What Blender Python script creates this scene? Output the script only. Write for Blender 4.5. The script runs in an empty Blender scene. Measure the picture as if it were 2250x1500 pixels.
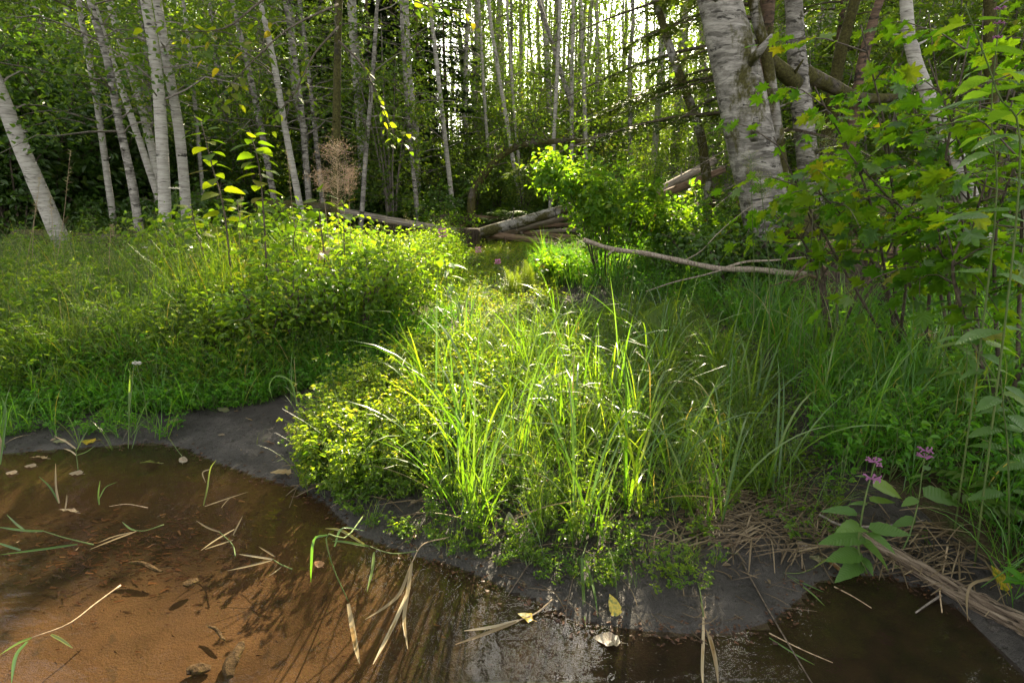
import bpy, math, random
import numpy as np
from mathutils import Vector, Matrix

rnd = random.Random(7)
rng = np.random.default_rng(7)
scene = bpy.context.scene
COL = scene.collection

# ------------------------------------------------------------------ camera, sky, sun, exposure
PITCH = math.radians(15.6)
CAM_H = 1.4
cam_data = bpy.data.cameras.new('camera')
cam_data.lens = 20.0
cam_data.sensor_width = 36.0
cam_data.clip_start = 0.05
cam_data.clip_end = 600.0
cam = bpy.data.objects.new('camera', cam_data)
cam.location = (0, 0, CAM_H)
cam.rotation_euler = (math.pi / 2 - PITCH, 0, 0)
COL.objects.link(cam)
scene.camera = cam

SUN_EL = math.radians(33.0)
SUN_AZ = math.radians(13.0)          # to the right of +Y
SUN = np.array([math.sin(SUN_AZ) * math.cos(SUN_EL), math.cos(SUN_AZ) * math.cos(SUN_EL), math.sin(SUN_EL)])
world = bpy.data.worlds.new('World')
scene.world = world
world.use_nodes = True
wn = world.node_tree
wn.nodes.clear()
sky = wn.nodes.new('ShaderNodeTexSky')
sky.sky_type = 'NISHITA'
sky.sun_disc = False
sky.sun_elevation = SUN_EL
sky.sun_rotation = SUN_AZ
sky.air_density = 1.0
sky.dust_density = 2.5
bg = wn.nodes.new('ShaderNodeBackground')
bg.inputs['Strength'].default_value = 0.13
wo = wn.nodes.new('ShaderNodeOutputWorld')
hazy = wn.nodes.new('ShaderNodeMixRGB')      # a milky late-summer sky: most of the blue washed out
hazy.inputs[0].default_value = 0.8
bw = wn.nodes.new('ShaderNodeRGBToBW')
warm = wn.nodes.new('ShaderNodeMixRGB'); warm.blend_type = 'MULTIPLY'; warm.inputs[0].default_value = 1.0
warm.inputs[2].default_value = (1.05, 1.0, 0.88, 1)
wn.links.new(sky.outputs[0], bw.inputs[0])
wn.links.new(bw.outputs[0], warm.inputs[1])
wn.links.new(sky.outputs[0], hazy.inputs[1])
wn.links.new(warm.outputs[0], hazy.inputs[2])
wn.links.new(hazy.outputs[0], bg.inputs['Color'])
wn.links.new(bg.outputs[0], wo.inputs['Surface'])

sun_data = bpy.data.lights.new('sun', 'SUN')
sun_data.energy = 5.0
sun_data.angle = math.radians(0.5)
sun_data.color = (1.0, 0.86, 0.60)
sun = bpy.data.objects.new('sun', sun_data)
sun.rotation_euler = Vector(SUN).to_track_quat('Z', 'Y').to_euler()
sun.location = (6, 30, 40)
COL.objects.link(sun)

vs = scene.view_settings
vs.view_transform = 'Standard'
vs.look = 'None'
vs.exposure = 2.75
vs.gamma = 1.0
vs.use_curve_mapping = False
cy = scene.cycles
cy.max_bounces = 7
cy.diffuse_bounces = 4
cy.glossy_bounces = 2
cy.transmission_bounces = 4
cy.transparent_max_bounces = 8
cy.caustics_reflective = False
cy.caustics_refractive = False
cy.use_denoising = True
cy.sample_clamp_indirect = 6.0

# ------------------------------------------------------------------ pixel helpers (photo pixels, 2250 x 1500)
FPX = 1250.0
CP, SP = math.cos(PITCH), math.sin(PITCH)


def ray(px, py):
    u, v = (px - 1125.0) / FPX, (750.0 - py) / FPX
    return np.array([u, CP + v * SP, -SP + v * CP])


def at(px, py, Y):
    d = ray(px, py)
    return np.array([0, 0, CAM_H]) + d * (Y / d[1])


def plane(px, py, z=0.0):
    d = ray(px, py)
    t = (z - CAM_H) / d[2]
    return np.array([0, 0, CAM_H]) + d * t


def to_px(P):
    P = np.asarray(P, float) - np.array([0, 0, CAM_H])
    f = P[..., 1] * CP - P[..., 2] * SP
    u = P[..., 0] / f
    v = (P[..., 1] * SP + P[..., 2] * CP) / f
    return 1125 + u * FPX, 750 - v * FPX


# ------------------------------------------------------------------ noise
_lat = np.random.default_rng(3).random((256, 256))


def vnoise(x, y):
    x = np.asarray(x, float); y = np.asarray(y, float)
    xi = np.floor(x).astype(int); yi = np.floor(y).astype(int)
    fx = x - xi; fy = y - yi
    fx = fx * fx * (3 - 2 * fx); fy = fy * fy * (3 - 2 * fy)
    a = _lat[xi % 256, yi % 256]; b = _lat[(xi + 1) % 256, yi % 256]
    c = _lat[xi % 256, (yi + 1) % 256]; d = _lat[(xi + 1) % 256, (yi + 1) % 256]
    return (a * (1 - fx) + b * fx) * (1 - fy) + (c * (1 - fx) + d * fx) * fy


def fbm(x, y, o=4):
    s = 0; a = 0.5; t = 0
    for k in range(o):
        s = s + a * vnoise(x * 2 ** k + 17 * k, y * 2 ** k + 31 * k); t += a; a *= 0.5
    return s / t


def sstep(x):
    x = np.clip(x, 0, 1)
    return x * x * (3 - 2 * x)


# ------------------------------------------------------------------ polygons of the place (world XY)
def poly_px(pts, z=0.0, extra=()):
    return np.array([plane(a, b, z)[:2] for a, b in pts] + [list(e) for e in extra])


def inside(poly, x, y):
    x = np.asarray(x, float); y = np.asarray(y, float)
    r = np.zeros(np.broadcast(x, y).shape, bool)
    n = len(poly)
    for i in range(n):
        x1, y1 = poly[i]; x2, y2 = poly[(i + 1) % n]
        if y1 == y2:
            continue
        c = ((y1 > y) != (y2 > y)) & (x < (x2 - x1) * (y - y1) / (y2 - y1) + x1)
        r ^= c
    return r


def sdist(poly, x, y):
    """signed distance, positive inside"""
    x = np.asarray(x, float); y = np.asarray(y, float)
    m = np.full(np.broadcast(x, y).shape, 1e9)
    n = len(poly)
    for i in range(n):
        a = poly[i]; b = poly[(i + 1) % n]
        d = b - a; L = d @ d + 1e-12
        t = np.clip(((x - a[0]) * d[0] + (y - a[1]) * d[1]) / L, 0, 1)
        m = np.minimum(m, (x - a[0] - t * d[0]) ** 2 + (y - a[1] - t * d[1]) ** 2)
    m = np.sqrt(m)
    return np.where(inside(poly, x, y), m, -m)


WATER = poly_px([(-260, 1010), (0, 1000), (200, 985), (330, 975), (410, 988), (480, 1022), (560, 1048), (640, 1072), (710, 1108), (790, 1180),
                 (900, 1222), (1000, 1248), (1100, 1292), (1200, 1334), (1270, 1370), (1390, 1388), (1500, 1397),
                 (1610, 1396), (1700, 1370), (1765, 1318), (1800, 1284), (1870, 1262), (1950, 1268), (2040, 1300),
                 (2110, 1345), (2180, 1420), (2260, 1500)], 0.0, [(2.2, 0.4), (4, -5), (-12, -5), (-12, 2.0), (-6, 2.6)])
MEADOW = poly_px([(-500, 925), (-200, 915), (0, 905), (200, 893), (400, 893), (560, 882), (650, 862), (760, 842), (860, 815), (930, 785),
                  (975, 740), (1000, 690), (1020, 640), (1030, 610), (1030, 580), (1000, 550)], 0.05,
                 [(-1.2, 14), (-60, 14), (-60, 2)])
RIGHT = poly_px([(2250, 1420), (2150, 1325), (2060, 1265), (1950, 1200), (1850, 1120), (1780, 1050), (1740, 950), (1700, 850), (1650, 780),
                 (1560, 720), (1450, 690), (1330, 665), (1230, 645), (1170, 620), (1150, 590), (1180, 565), (1210, 548)], 0.08,
                [(1.6, 14), (60, 14), (60, -6), (3, -6), (2.0, 0.6)])
PENIN = poly_px([(640, 1045), (720, 1082), (860, 1095), (960, 1160), (1080, 1185), (1280, 1210), (1450, 1190), (1560, 1160), (1700, 1140),
                 (1760, 1170), (1830, 1180), (1870, 1120), (1790, 1040), (1750, 950), (1700, 850), (1650, 780), (1560, 720), (1450, 690),
                 (1330, 690), (1260, 725), (1110, 745), (1000, 770), (960, 800), (870, 850), (770, 880), (690, 940)], 0.08)
BED = poly_px([(-300, 1000), (640, 1065), (800, 1190), (930, 1250), (960, 1330), (900, 1420), (840, 1560), (-300, 1700)], -0.06)


def height(x, y):
    x = np.asarray(x, float); y = np.asarray(y, float)
    wob = 0.05 * (fbm(x * 3, y * 3, 3) - 0.5)
    dw = sdist(WATER, x, y) + wob * 0.6
    dm = sdist(MEADOW, x, y) + wob * 2.5
    dr = sdist(RIGHT, x, y) + wob * 3
    out = 0.012 + 0.035 * sstep(-dw / 0.35) + 0.07 * sstep((-dw - 0.2) / 1.3)
    ins = -0.10 * sstep(dw / 0.55) - 0.06 * sstep((dw - 0.5) / 1.5)
    z = np.where(dw < 0, out * np.clip(-dw / 0.03, 0, 1), ins)
    z = z + 0.25 * sstep(dm / 0.28) + 0.02 * sstep((dm - 0.2) / 3.0)
    z = z + 0.12 * sstep((dr + 0.05) / 0.55) + 0.30 * sstep((dr - 0.3) / 2.6) + 0.15 * sstep((dr - 2) / 3)
    chan = sstep((2.0 - np.abs(x + 0.3)) / 0.9) * sstep((14.5 - y) / 1.5)      # the creek runs on under the log jam
    far = sstep((y - 10.5) / 4) * (1 - 0.9 * chan)
    z = z * (1 - far) + (0.42 + 0.25 * (fbm(x * 0.3, y * 0.3, 3) - 0.5) + 0.004 * np.maximum(y - 14, 0)) * far
    rough = 0.02 + 0.10 * sstep(dm / 0.5) + 0.12 * sstep(dr / 0.8)
    z = z + rough * (fbm(x * 1.7 + 9, y * 1.7, 4) - 0.5) * np.where(dw < 0.0, sstep(-dw / 0.3), 0.35)
    z = z + 0.016 * (fbm(x * 6 + 3, y * 6, 3) - 0.5) * sstep(-dw / 0.12) + 0.010 * (fbm(x * 16, y * 16, 3) - 0.5) * np.where(dw < 0.0, sstep(-dw / 0.1), 1.0)
    return z


def hz(x, y):
    return float(height(np.array([x]), np.array([y]))[0])


_T = np.concatenate([np.linspace(0.8, 6, 700), np.linspace(6.02, 40, 700)])


def on(px, py):
    """the point of the terrain seen at a photo pixel"""
    d = ray(px, py)
    P = np.array([0, 0, CAM_H]) + d[None, :] * (_T / d[1])[:, None]
    h = height(P[:, 0], P[:, 1])
    below = np.nonzero(P[:, 2] <= h)[0]
    i = below[0] if len(below) else len(_T) - 1
    p = P[i].copy(); p[2] = h[i]
    return p


# ------------------------------------------------------------------ light gap map: where the canopy lets the sun through
def zpx(pts, z=0.3):
    return poly_px(pts, z)


GAPS = [
    (zpx([(640, 1060), (700, 930), (860, 850), (960, 770), (1020, 680), (1100, 600), (1200, 640), (1290, 760), (1400, 850), (1480, 1000),
          (1280, 1080), (1050, 1110), (850, 1110)]), 1.0),
    (zpx([(470, 660), (560, 600), (760, 550), (1000, 540), (1130, 580), (1020, 660), (800, 690), (560, 720)], 0.5), 1.0),
    (zpx([(1400, 820), (1480, 720), (1700, 760), (1760, 960), (1640, 1090), (1480, 1060)]), 0.6),
    (zpx([(-60, 1000), (640, 1060), (760, 1130), (960, 1230), (960, 1380), (840, 1560), (-60, 1560)], 0.0), 0.98),
    (zpx([(-100, 545), (430, 545), (470, 640), (300, 720), (-100, 740)], 0.5), 0.5),
    (np.array([[0.0, 5.6], [2.6, 6.0], [2.9, 9.0], [0.2, 8.6]]), 0.92),
    (np.array([[-3.5, 9.6], [2.0, 9.6], [2.0, 12.4], [-3.5, 12.4]]), 0.6),
    (np.array([[1.3, 2.9], [3.6, 2.9], [5.2, 4.8], [2.2, 5.2]]), 0.72),
    (np.array([[-8, 8], [-2.5, 8], [-2.5, 13], [-8, 13]]), 0.12),
    (np.array([[-8, 14.5], [7, 14.5], [12, 33], [-12, 33]]), 0.75),
]


def gap(P):
    t = (P[:, 2] - 0.3) / SUN[2]
    gx = P[:, 0] - SUN[0] * t; gy = P[:, 1] - SUN[1] * t
    L = np.zeros(len(P))
    for poly, s in GAPS:
        d = sdist(poly, gx, gy)
        L = np.maximum(L, s * sstep((d + 0.20) / 0.35))
    return L


def sun_keep(P, g):
    """drop the leaves that would stand between the sun and the sunlit patches"""
    L = gap(P)
    L = L * np.where(P[:, 2] > 1.6, 1, 0)
    return g.random(len(P)) >= L


# ------------------------------------------------------------------ mesh + object helpers
def mesh_np(name, V, quads=None, tris=None, mats=(), tone=None, smooth=False, qmat=None, tmat=None, uv=None):
    me = bpy.data.meshes.new(name)
    V = np.asarray(V, np.float32).reshape(-1, 3)
    q = np.zeros((0, 4), np.int32) if quads is None else np.asarray(quads, np.int32).reshape(-1, 4)
    t = np.zeros((0, 3), np.int32) if tris is None else np.asarray(tris, np.int32).reshape(-1, 3)
    loops = np.concatenate([q.ravel(), t.ravel()]).astype(np.int32)
    tot = np.concatenate([np.full(len(q), 4), np.full(len(t), 3)]).astype(np.int32)
    start = np.concatenate([[0], np.cumsum(tot)[:-1]]).astype(np.int32) if len(tot) else np.zeros(0, np.int32)
    me.vertices.add(len(V)); me.vertices.foreach_set('co', V.ravel())
    me.loops.add(len(loops)); me.loops.foreach_set('vertex_index', loops)
    me.polygons.add(len(tot)); me.polygons.foreach_set('loop_start', start); me.polygons.foreach_set('loop_total', tot)
    me.update(calc_edges=True)
    for m in mats:
        me.materials.append(m)
    if qmat is not None or tmat is not None:
        a = np.zeros(len(q), np.int32) if qmat is None else np.broadcast_to(np.asarray(qmat, np.int32), (len(q),))
        b = np.zeros(len(t), np.int32) if tmat is None else np.broadcast_to(np.asarray(tmat, np.int32), (len(t),))
        me.polygons.foreach_set('material_index', np.concatenate([a, b]).astype(np.int32))
    if tone is not None:
        at_ = me.attributes.new('tone', 'FLOAT', 'POINT')
        at_.data.foreach_set('value', np.broadcast_to(np.asarray(tone, np.float32), (len(V),)).astype(np.float32).copy())
    if uv is not None:
        l = me.uv_layers.new(name='UVMap')
        l.data.foreach_set('uv', np.asarray(uv, np.float32)[loops].ravel())
    me.polygons.foreach_set('use_smooth', np.full(len(tot), bool(smooth)))
    me.validate(clean_customdata=False)
    return me


def link(name, data, parent=None, loc=None, mat4=None):
    o = bpy.data.objects.new(name, data)
    COL.objects.link(o)
    if parent is not None:
        o.parent = parent
    if mat4 is not None:
        o.matrix_basis = mat4
    elif loc is not None:
        o.location = loc
    return o


def tag(o, label=None, cat=None, group=None, kind=None):
    if label: o['label'] = label
    if cat: o['category'] = cat
    if group: o['group'] = group
    if kind: o['kind'] = kind
    return o


def thing(name, label, cat, loc, group=None, rz=0.0):
    o = link(name, None)
    o.empty_display_size = 0.1
    o.location = tuple(loc)
    o.rotation_euler = (0, 0, rz)
    return tag(o, label, cat, group)


def frame(pos, d, n, s=1.0, sx=None):
    """matrix with +Y along d, +Z near n"""
    y = Vector(d).normalized()
    z = Vector(n)
    z = (z - y * z.dot(y))
    if z.length < 1e-5:
        z = y.orthogonal()
    z.normalize()
    x = y.cross(z)
    sx = s if sx is None else sx
    return Matrix(((x[0] * sx, y[0] * s, z[0] * s, pos[0]), (x[1] * sx, y[1] * s, z[1] * s, pos[1]),
                   (x[2] * sx, y[2] * s, z[2] * s, pos[2]), (0, 0, 0, 1)))


def tube(pts, radii, sides=8, cap=True, jitter=0.0, g=None):
    """V, quads, tris, uv of a tube along pts"""
    P = np.asarray(pts, float); n = len(P)
    R = np.broadcast_to(np.asarray(radii, float), (n,))
    T = np.gradient(P, axis=0); T /= np.linalg.norm(T, axis=1)[:, None] + 1e-12
    u = np.cross(T[0], [0.3, 0.9, 0.2]); u /= np.linalg.norm(u)
    ang = np.linspace(0, 2 * math.pi, sides, endpoint=False)
    V = np.zeros((n, sides, 3))
    lens = np.concatenate([[0], np.cumsum(np.linalg.norm(np.diff(P, axis=0), axis=1))])
    for i in range(n):
        u = u - T[i] * (u @ T[i]); u /= np.linalg.norm(u)
        w = np.cross(T[i], u)
        r = R[i] * (1 + (jitter * (g.random(sides) - 0.5) if jitter else 0))
        V[i] = P[i] + (np.cos(ang) * r)[:, None] * u + (np.sin(ang) * r)[:, None] * w
    idx = np.arange(n * sides).reshape(n, sides)
    a = idx[:-1]; b = idx[1:]
    Q = np.stack([a, np.roll(a, -1, 1), np.roll(b, -1, 1), b], -1).reshape(-1, 4)
    V = V.reshape(-1, 3)
    uv = np.stack([np.tile(ang / (2 * math.pi), n), np.repeat(lens, sides)], -1)
    Tt = np.zeros((0, 3), int)
    if cap:
        k = len(V)
        V = np.vstack([V, P[0], P[-1]])
        uv = np.vstack([uv, [0.5, 0], [0.5, lens[-1]]])
        t0 = np.stack([np.full(sides, k), np.roll(idx[0], -1), idx[0]], -1)
        t1 = np.stack([np.full(sides, k + 1), idx[-1], np.roll(idx[-1], -1)], -1)
        Tt = np.vstack([t0, t1])
    return V, Q, Tt, uv


class MB:
    """collects numpy geometry into one mesh"""
    def __init__(s):
        s.V = []; s.Q = []; s.T = []; s.n = 0; s.tone = []; s.qm = []; s.tm = []

    def add(s, V, Q=None, T=None, tone=0.5, m=0):
        V = np.asarray(V, float).reshape(-1, 3)
        if Q is not None and len(Q):
            s.Q.append(np.asarray(Q).reshape(-1, 4) + s.n); s.qm.append(np.full(len(s.Q[-1]), m))
        if T is not None and len(T):
            s.T.append(np.asarray(T).reshape(-1, 3) + s.n); s.tm.append(np.full(len(s.T[-1]), m))
        s.V.append(V); s.n += len(V)
        s.tone.append(np.broadcast_to(np.asarray(tone, float), (len(V),)))

    def tube(s, pts, r, sides=6, m=0, tone=0.5, cap=True, jitter=0, g=None):
        V, Q, T, _ = tube(pts, r, sides, cap, jitter, g)
        s.add(V, Q, T, tone, m)

    def mesh(s, name, mats, smooth=False):
        V = np.vstack(s.V)
        Q = np.vstack(s.Q) if s.Q else None
        T = np.vstack(s.T) if s.T else None
        return mesh_np(name, V, Q, T, mats, np.concatenate(s.tone), smooth,
                       np.concatenate(s.qm) if s.qm else None, np.concatenate(s.tm) if s.tm else None)

    def arrays(s):
        return (np.vstack(s.V), np.vstack(s.Q) if s.Q else np.zeros((0, 4), int), np.vstack(s.T) if s.T else np.zeros((0, 3), int),
                np.concatenate(s.tone), np.concatenate(s.qm) if s.qm else np.zeros(0, int), np.concatenate(s.tm) if s.tm else np.zeros(0, int))


def curve(pts, n=12):
    """Catmull-Rom through control points"""
    P = np.asarray(pts, float)
    if len(P) == 2:
        return P[0] + np.linspace(0, 1, n)[:, None] * (P[1] - P[0])
    A = np.vstack([2 * P[0] - P[1], P, 2 * P[-1] - P[-2]])
    m = len(P) - 1
    out = []
    for u in np.linspace(0, m - 1e-6, n):
        i = int(u); t = u - i
        p0, p1, p2, p3 = A[i:i + 4]
        out.append(0.5 * (2 * p1 + (p2 - p0) * t + (2 * p0 - 5 * p1 + 4 * p2 - p3) * t * t + (3 * p1 - p0 - 3 * p2 + p3) * t ** 3))
    return np.array(out)


def unit(a):
    a = np.asarray(a, float)
    return a / (np.linalg.norm(a, axis=-1, keepdims=True) + 1e-12)


def leaf_quads(C, size, g, up=0.6, droop=0.25, aspect=0.62, six=False, D=None):
    """leaf blades at C (k,3): V, Q, per-vertex leaf index"""
    k = len(C)
    size = np.broadcast_to(np.asarray(size, float), (k,))[:, None]
    n = unit(g.normal(size=(k, 3)) + np.array([0, 0, up * 2.0]))
    d = g.normal(size=(k, 3)) if D is None else D + 0.5 * g.normal(size=(k, 3))
    d = unit(d - n * np.sum(d * n, 1)[:, None])
    d = unit(d + np.array([0, 0, -droop]))
    s = unit(np.cross(d, n))
    n = np.cross(s, d)
    w = size * aspect * 0.5
    f = 0.16 * size
    if six:
        R1 = C + d * size * .32 + s * w + n * f; R2 = C + d * size * .70 + s * w * .72 + n * f * .8
        L1 = C + d * size * .32 - s * w + n * f; L2 = C + d * size * .70 - s * w * .72 + n * f * .8
        tip = C + d * size - n * 0.12 * size
        V = np.stack([C, R1, R2, tip, L2, L1], 1).reshape(-1, 3)
        b = (np.arange(k) * 6)[:, None]
        Q = np.concatenate([b + np.array([0, 1, 2, 3]), b + np.array([0, 3, 4, 5])], 0)
        return V, Q, np.repeat(np.arange(k), 6)
    R = C + d * size * .45 + s * w + n * f; L = C + d * size * .45 - s * w + n * f
    tip = C + d * size
    V = np.stack([C, R, tip, L], 1).reshape(-1, 3)
    b = (np.arange(k) * 4)[:, None]
    Q = b + np.array([0, 1, 2, 3])
    return V, Q, np.repeat(np.arange(k), 4)


def scatter(mb, temps, pos, g, smin=0.8, smax=1.2, tilt=0.15, tone_shift=0.15, tonefun=None, up=None):
    """copies of template arrays (V,Q,T,tone,qm,tm) merged into mb"""
    pos = np.asarray(pos, float)
    which = g.integers(0, len(temps), len(pos))
    for ti, (V, Q, T, tone, qm, tm) in enumerate(temps):
        p = pos[which == ti]
        k = len(p)
        if not k: continue
        a = g.random(k) * 2 * math.pi
        s = smin + (smax - smin) * g.random(k)
        tx = g.normal(size=k) * tilt; ty = g.normal(size=k) * tilt
        ca, sa = np.cos(a), np.sin(a)
        W = np.empty((k, len(V), 3))
        W[..., 0] = ca[:, None] * V[None, :, 0] - sa[:, None] * V[None, :, 1]
        W[..., 1] = sa[:, None] * V[None, :, 0] + ca[:, None] * V[None, :, 1]
        W[..., 2] = V[None, :, 2]
        W[..., 0] += tx[:, None] * V[None, :, 2]; W[..., 1] += ty[:, None] * V[None, :, 2]
        W = W * s[:, None, None] + p[:, None, :]
        off = (np.arange(k) * len(V))[:, None, None]
        sh = (g.random(k) - 0.5) * 2 * tone_shift
        if tonefun is not None: sh = sh + tonefun(p)
        mb.V.append(W.reshape(-1, 3))
        mb.tone.append(np.clip(tone[None, :] + sh[:, None], 0, 1).ravel())
        if len(Q):
            mb.Q.append((Q[None] + off + mb.n).reshape(-1, 4)); mb.qm.append(np.tile(qm, k))
        if len(T):
            mb.T.append((T[None] + off + mb.n).reshape(-1, 3)); mb.tm.append(np.tile(tm, k))
        mb.n += k * len(V)


def rand_in(poly, n, g, dens=None):
    lo = poly.min(0); hi = poly.max(0)
    out = []
    tot = 0
    while tot < n:
        p = lo + (hi - lo) * g.random((n * 3, 2))
        p = p[inside(poly, p[:, 0], p[:, 1])]
        if dens is not None:
            p = p[g.random(len(p)) < dens(p[:, 0], p[:, 1])]
        out.append(p); tot += len(p)
        if len(out) > 60: break
    p = np.vstack(out)[:n]
    return np.column_stack([p, height(p[:, 0], p[:, 1])])

# ------------------------------------------------------------------ materials
class NT:
    def __init__(s, name):
        s.m = bpy.data.materials.new(name); s.m.use_nodes = True
        s.t = s.m.node_tree; s.t.nodes.clear()
        s.out = s.n('ShaderNodeOutputMaterial')

    def n(s, kind, **kw):
        o = s.t.nodes.new(kind)
        for k, v in kw.items(): setattr(o, k, v)
        return o

    def l(s, a, b): s.t.links.new(a, b)

    def ramp(s, fac, stops, interp='LINEAR'):
        r = s.n('ShaderNodeValToRGB'); cr = r.color_ramp; cr.interpolation = interp
        while len(cr.elements) < len(stops): cr.elements.new(0.5)
        for e, (p, c) in zip(cr.elements, stops):
            e.position = p; e.color = (*c, 1) if len(c) == 3 else c
        s.l(fac, r.inputs[0]); return r.outputs[0]

    def coord(s, which='Object', scale=(1, 1, 1)):
        tc = s.n('ShaderNodeTexCoord'); mp = s.n('ShaderNodeMapping')
        mp.inputs['Scale'].default_value = scale
        s.l(tc.outputs[which], mp.inputs[0]); return mp.outputs[0]

    def noise(s, vec, scale, detail=4, rough=0.55, dist=0.0):
        o = s.n('ShaderNodeTexNoise'); o.inputs['Scale'].default_value = scale; o.inputs['Detail'].default_value = detail
        o.inputs['Roughness'].default_value = rough; o.inputs['Distortion'].default_value = dist
        if vec is not None: s.l(vec, o.inputs['Vector'])
        return o.outputs[0]

    def mix(s, f, a, b, blend='MIX'):
        o = s.n('ShaderNodeMixRGB'); o.blend_type = blend
        for i, v in enumerate((f, a, b)):
            if isinstance(v, (int, float)): o.inputs[i].default_value = v
            elif isinstance(v, tuple): o.inputs[i].default_value = (*v, 1)
            else: s.l(v, o.inputs[i])
        return o.outputs[0]

    def math(s, op, a, b=0.0, clamp=False):
        o = s.n('ShaderNodeMath', operation=op); o.use_clamp = clamp
        for i, v in enumerate((a, b)):
            if isinstance(v, (int, float)): o.inputs[i].default_value = v
            else: s.l(v, o.inputs[i])
        return o.outputs[0]

    def attr(s, name):
        o = s.n('ShaderNodeAttribute'); o.attribute_name = name; return o.outputs['Fac']

    def bump(s, h, strength=0.3, dist=0.02):
        b = s.n('ShaderNodeBump'); b.inputs['Strength'].default_value = strength; b.inputs['Distance'].default_value = dist
        s.l(h, b.inputs['Height']); return b.outputs[0]

    def principled(s, color, rough=0.8, normal=None, spec=0.3):
        p = s.n('ShaderNodeBsdfPrincipled')
        if isinstance(color, tuple): p.inputs['Base Color'].default_value = (*color, 1)
        else: s.l(color, p.inputs['Base Color'])
        if isinstance(rough, (int, float)): p.inputs['Roughness'].default_value = rough
        else: s.l(rough, p.inputs['Roughness'])
        p.inputs['Specular IOR Level'].default_value = spec
        if normal is not None: s.l(normal, p.inputs['Normal'])
        s.l(p.outputs[0], s.out.inputs[0]); return p


def leaf_mat(name, stops, trans=0.55, tint=(2.85, 2.7, 0.55), gloss=0.36, per_object=False, veins=None, spec=0.5):
    """thin leaf: diffuse front, yellowish light through the blade, a waxy sheen"""
    N = NT(name)
    if per_object:
        tone = N.n('ShaderNodeObjectInfo').outputs['Random']
    else:
        tone = N.attr('tone')
    c = N.ramp(tone, stops)
    if per_object:
        v = N.coord('Object', (1, 1, 1))
        blot = N.noise(v, 7, 3)
        c = N.mix(N.math('MULTIPLY', blot, 0.5), c, N.mix(1.0, c, (0.7, 0.8, 0.6), 'MULTIPLY'))
    d = N.n('ShaderNodeBsdfDiffuse'); N.l(c, d.inputs[0])
    tl = N.n('ShaderNodeBsdfTranslucent')
    tc = N.mix(1.0, c, tint, 'MULTIPLY'); N.l(tc, tl.inputs[0])
    ms = N.n('ShaderNodeMixShader'); ms.inputs[0].default_value = trans
    N.l(d.outputs[0], ms.inputs[1]); N.l(tl.outputs[0], ms.inputs[2])
    gl = N.n('ShaderNodeBsdfGlossy'); gl.inputs['Roughness'].default_value = gloss; gl.inputs[0].default_value = (1, 1, 1, 1)
    fr = N.n('ShaderNodeFresnel'); fr.inputs[0].default_value = 1.38
    f = N.math('MINIMUM', N.math('MULTIPLY', fr.outputs[0], spec), 0.045 + 0.012 * (spec > 0.95))
    m2 = N.n('ShaderNodeMixShader'); N.l(f, m2.inputs[0]); N.l(ms.outputs[0], m2.inputs[1]); N.l(gl.outputs[0], m2.inputs[2])
    if veins:
        tcv = N.n('ShaderNodeTexCoord'); sp = N.n('ShaderNodeSeparateXYZ'); N.l(tcv.outputs['Object'], sp.inputs[0])
        ax = N.math('ABSOLUTE', sp.outputs[0])
        w = N.math('SUBTRACT', sp.outputs[1], N.math('MULTIPLY', ax, 0.8))
        s_ = N.math('ABSOLUTE', N.math('SINE', N.math('MULTIPLY', w, veins * math.pi)))
        h = N.math('POWER', s_, 0.5)
        b = N.bump(h, 0.5, 0.004)
        N.l(b, d.inputs['Normal']); N.l(b, gl.inputs['Normal'])
    N.l(m2.outputs[0], N.out.inputs[0])
    return N.m


G_DARK = (0.024, 0.053, 0.009); G_MID = (0.051, 0.107, 0.013); G_YEL = (0.104, 0.148, 0.014); G_LIME = (0.146, 0.173, 0.018)
M_HERB = leaf_mat('herb_leaf', [(0.0, (0.040, 0.096, 0.012)), (0.45, (0.076, 0.141, 0.015)), (0.75, (0.126, 0.179, 0.019)), (0.93, (0.202, 0.202, 0.034)), (1.0, (0.248, 0.187, 0.070))], 0.55)
M_GRASS = leaf_mat('grass_blade', [(0.0, (0.040, 0.097, 0.013)), (0.5, (0.075, 0.133, 0.018)), (0.8, (0.126, 0.158, 0.027)), (0.93, (0.188, 0.180, 0.075)), (1.0, (0.282, 0.220, 0.106))], 0.5, gloss=0.4, spec=0.8)
M_GRASS_R = leaf_mat('deep_grass_blade', [(0.0, (0.036, 0.115, 0.013)), (0.5, (0.064, 0.169, 0.018)), (0.85, (0.121, 0.189, 0.026)), (0.95, (0.238, 0.212, 0.079)), (1.0, (0.344, 0.251, 0.118))], 0.5, gloss=0.38, spec=0.9)
M_HERB_R = leaf_mat('deep_herb_leaf', [(0.0, (0.037, 0.120, 0.012)), (0.5, (0.067, 0.183, 0.018)), (0.9, (0.117, 0.204, 0.022)), (1.0, (0.235, 0.210, 0.030))], 0.5)
M_SEDGE = leaf_mat('sedge_blade', [(0.0, (0.045, 0.110, 0.018)), (0.5, (0.072, 0.142, 0.020)), (0.85, (0.105, 0.165, 0.024)), (0.975, (0.135, 0.17, 0.03)), (1.0, (0.26, 0.20, 0.09))], 0.52, gloss=0.33, per_object=True, spec=1.0)
M_CANOPY = leaf_mat('canopy_leaf', [(0.0, (0.033, 0.075, 0.015)), (0.5, (0.068, 0.120, 0.019)), (0.85, (0.108, 0.155, 0.023)), (1.0, (0.170, 0.180, 0.031))], 0.55, tint=(2.5, 2.4, 0.6))
M_SHADE = leaf_mat('understorey_leaf', [(0.0, (0.030, 0.069, 0.012)), (0.6, (0.058, 0.117, 0.018)), (1.0, (0.123, 0.165, 0.022))], 0.45, spec=0.8, tint=(1.8, 1.8, 0.45))
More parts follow.
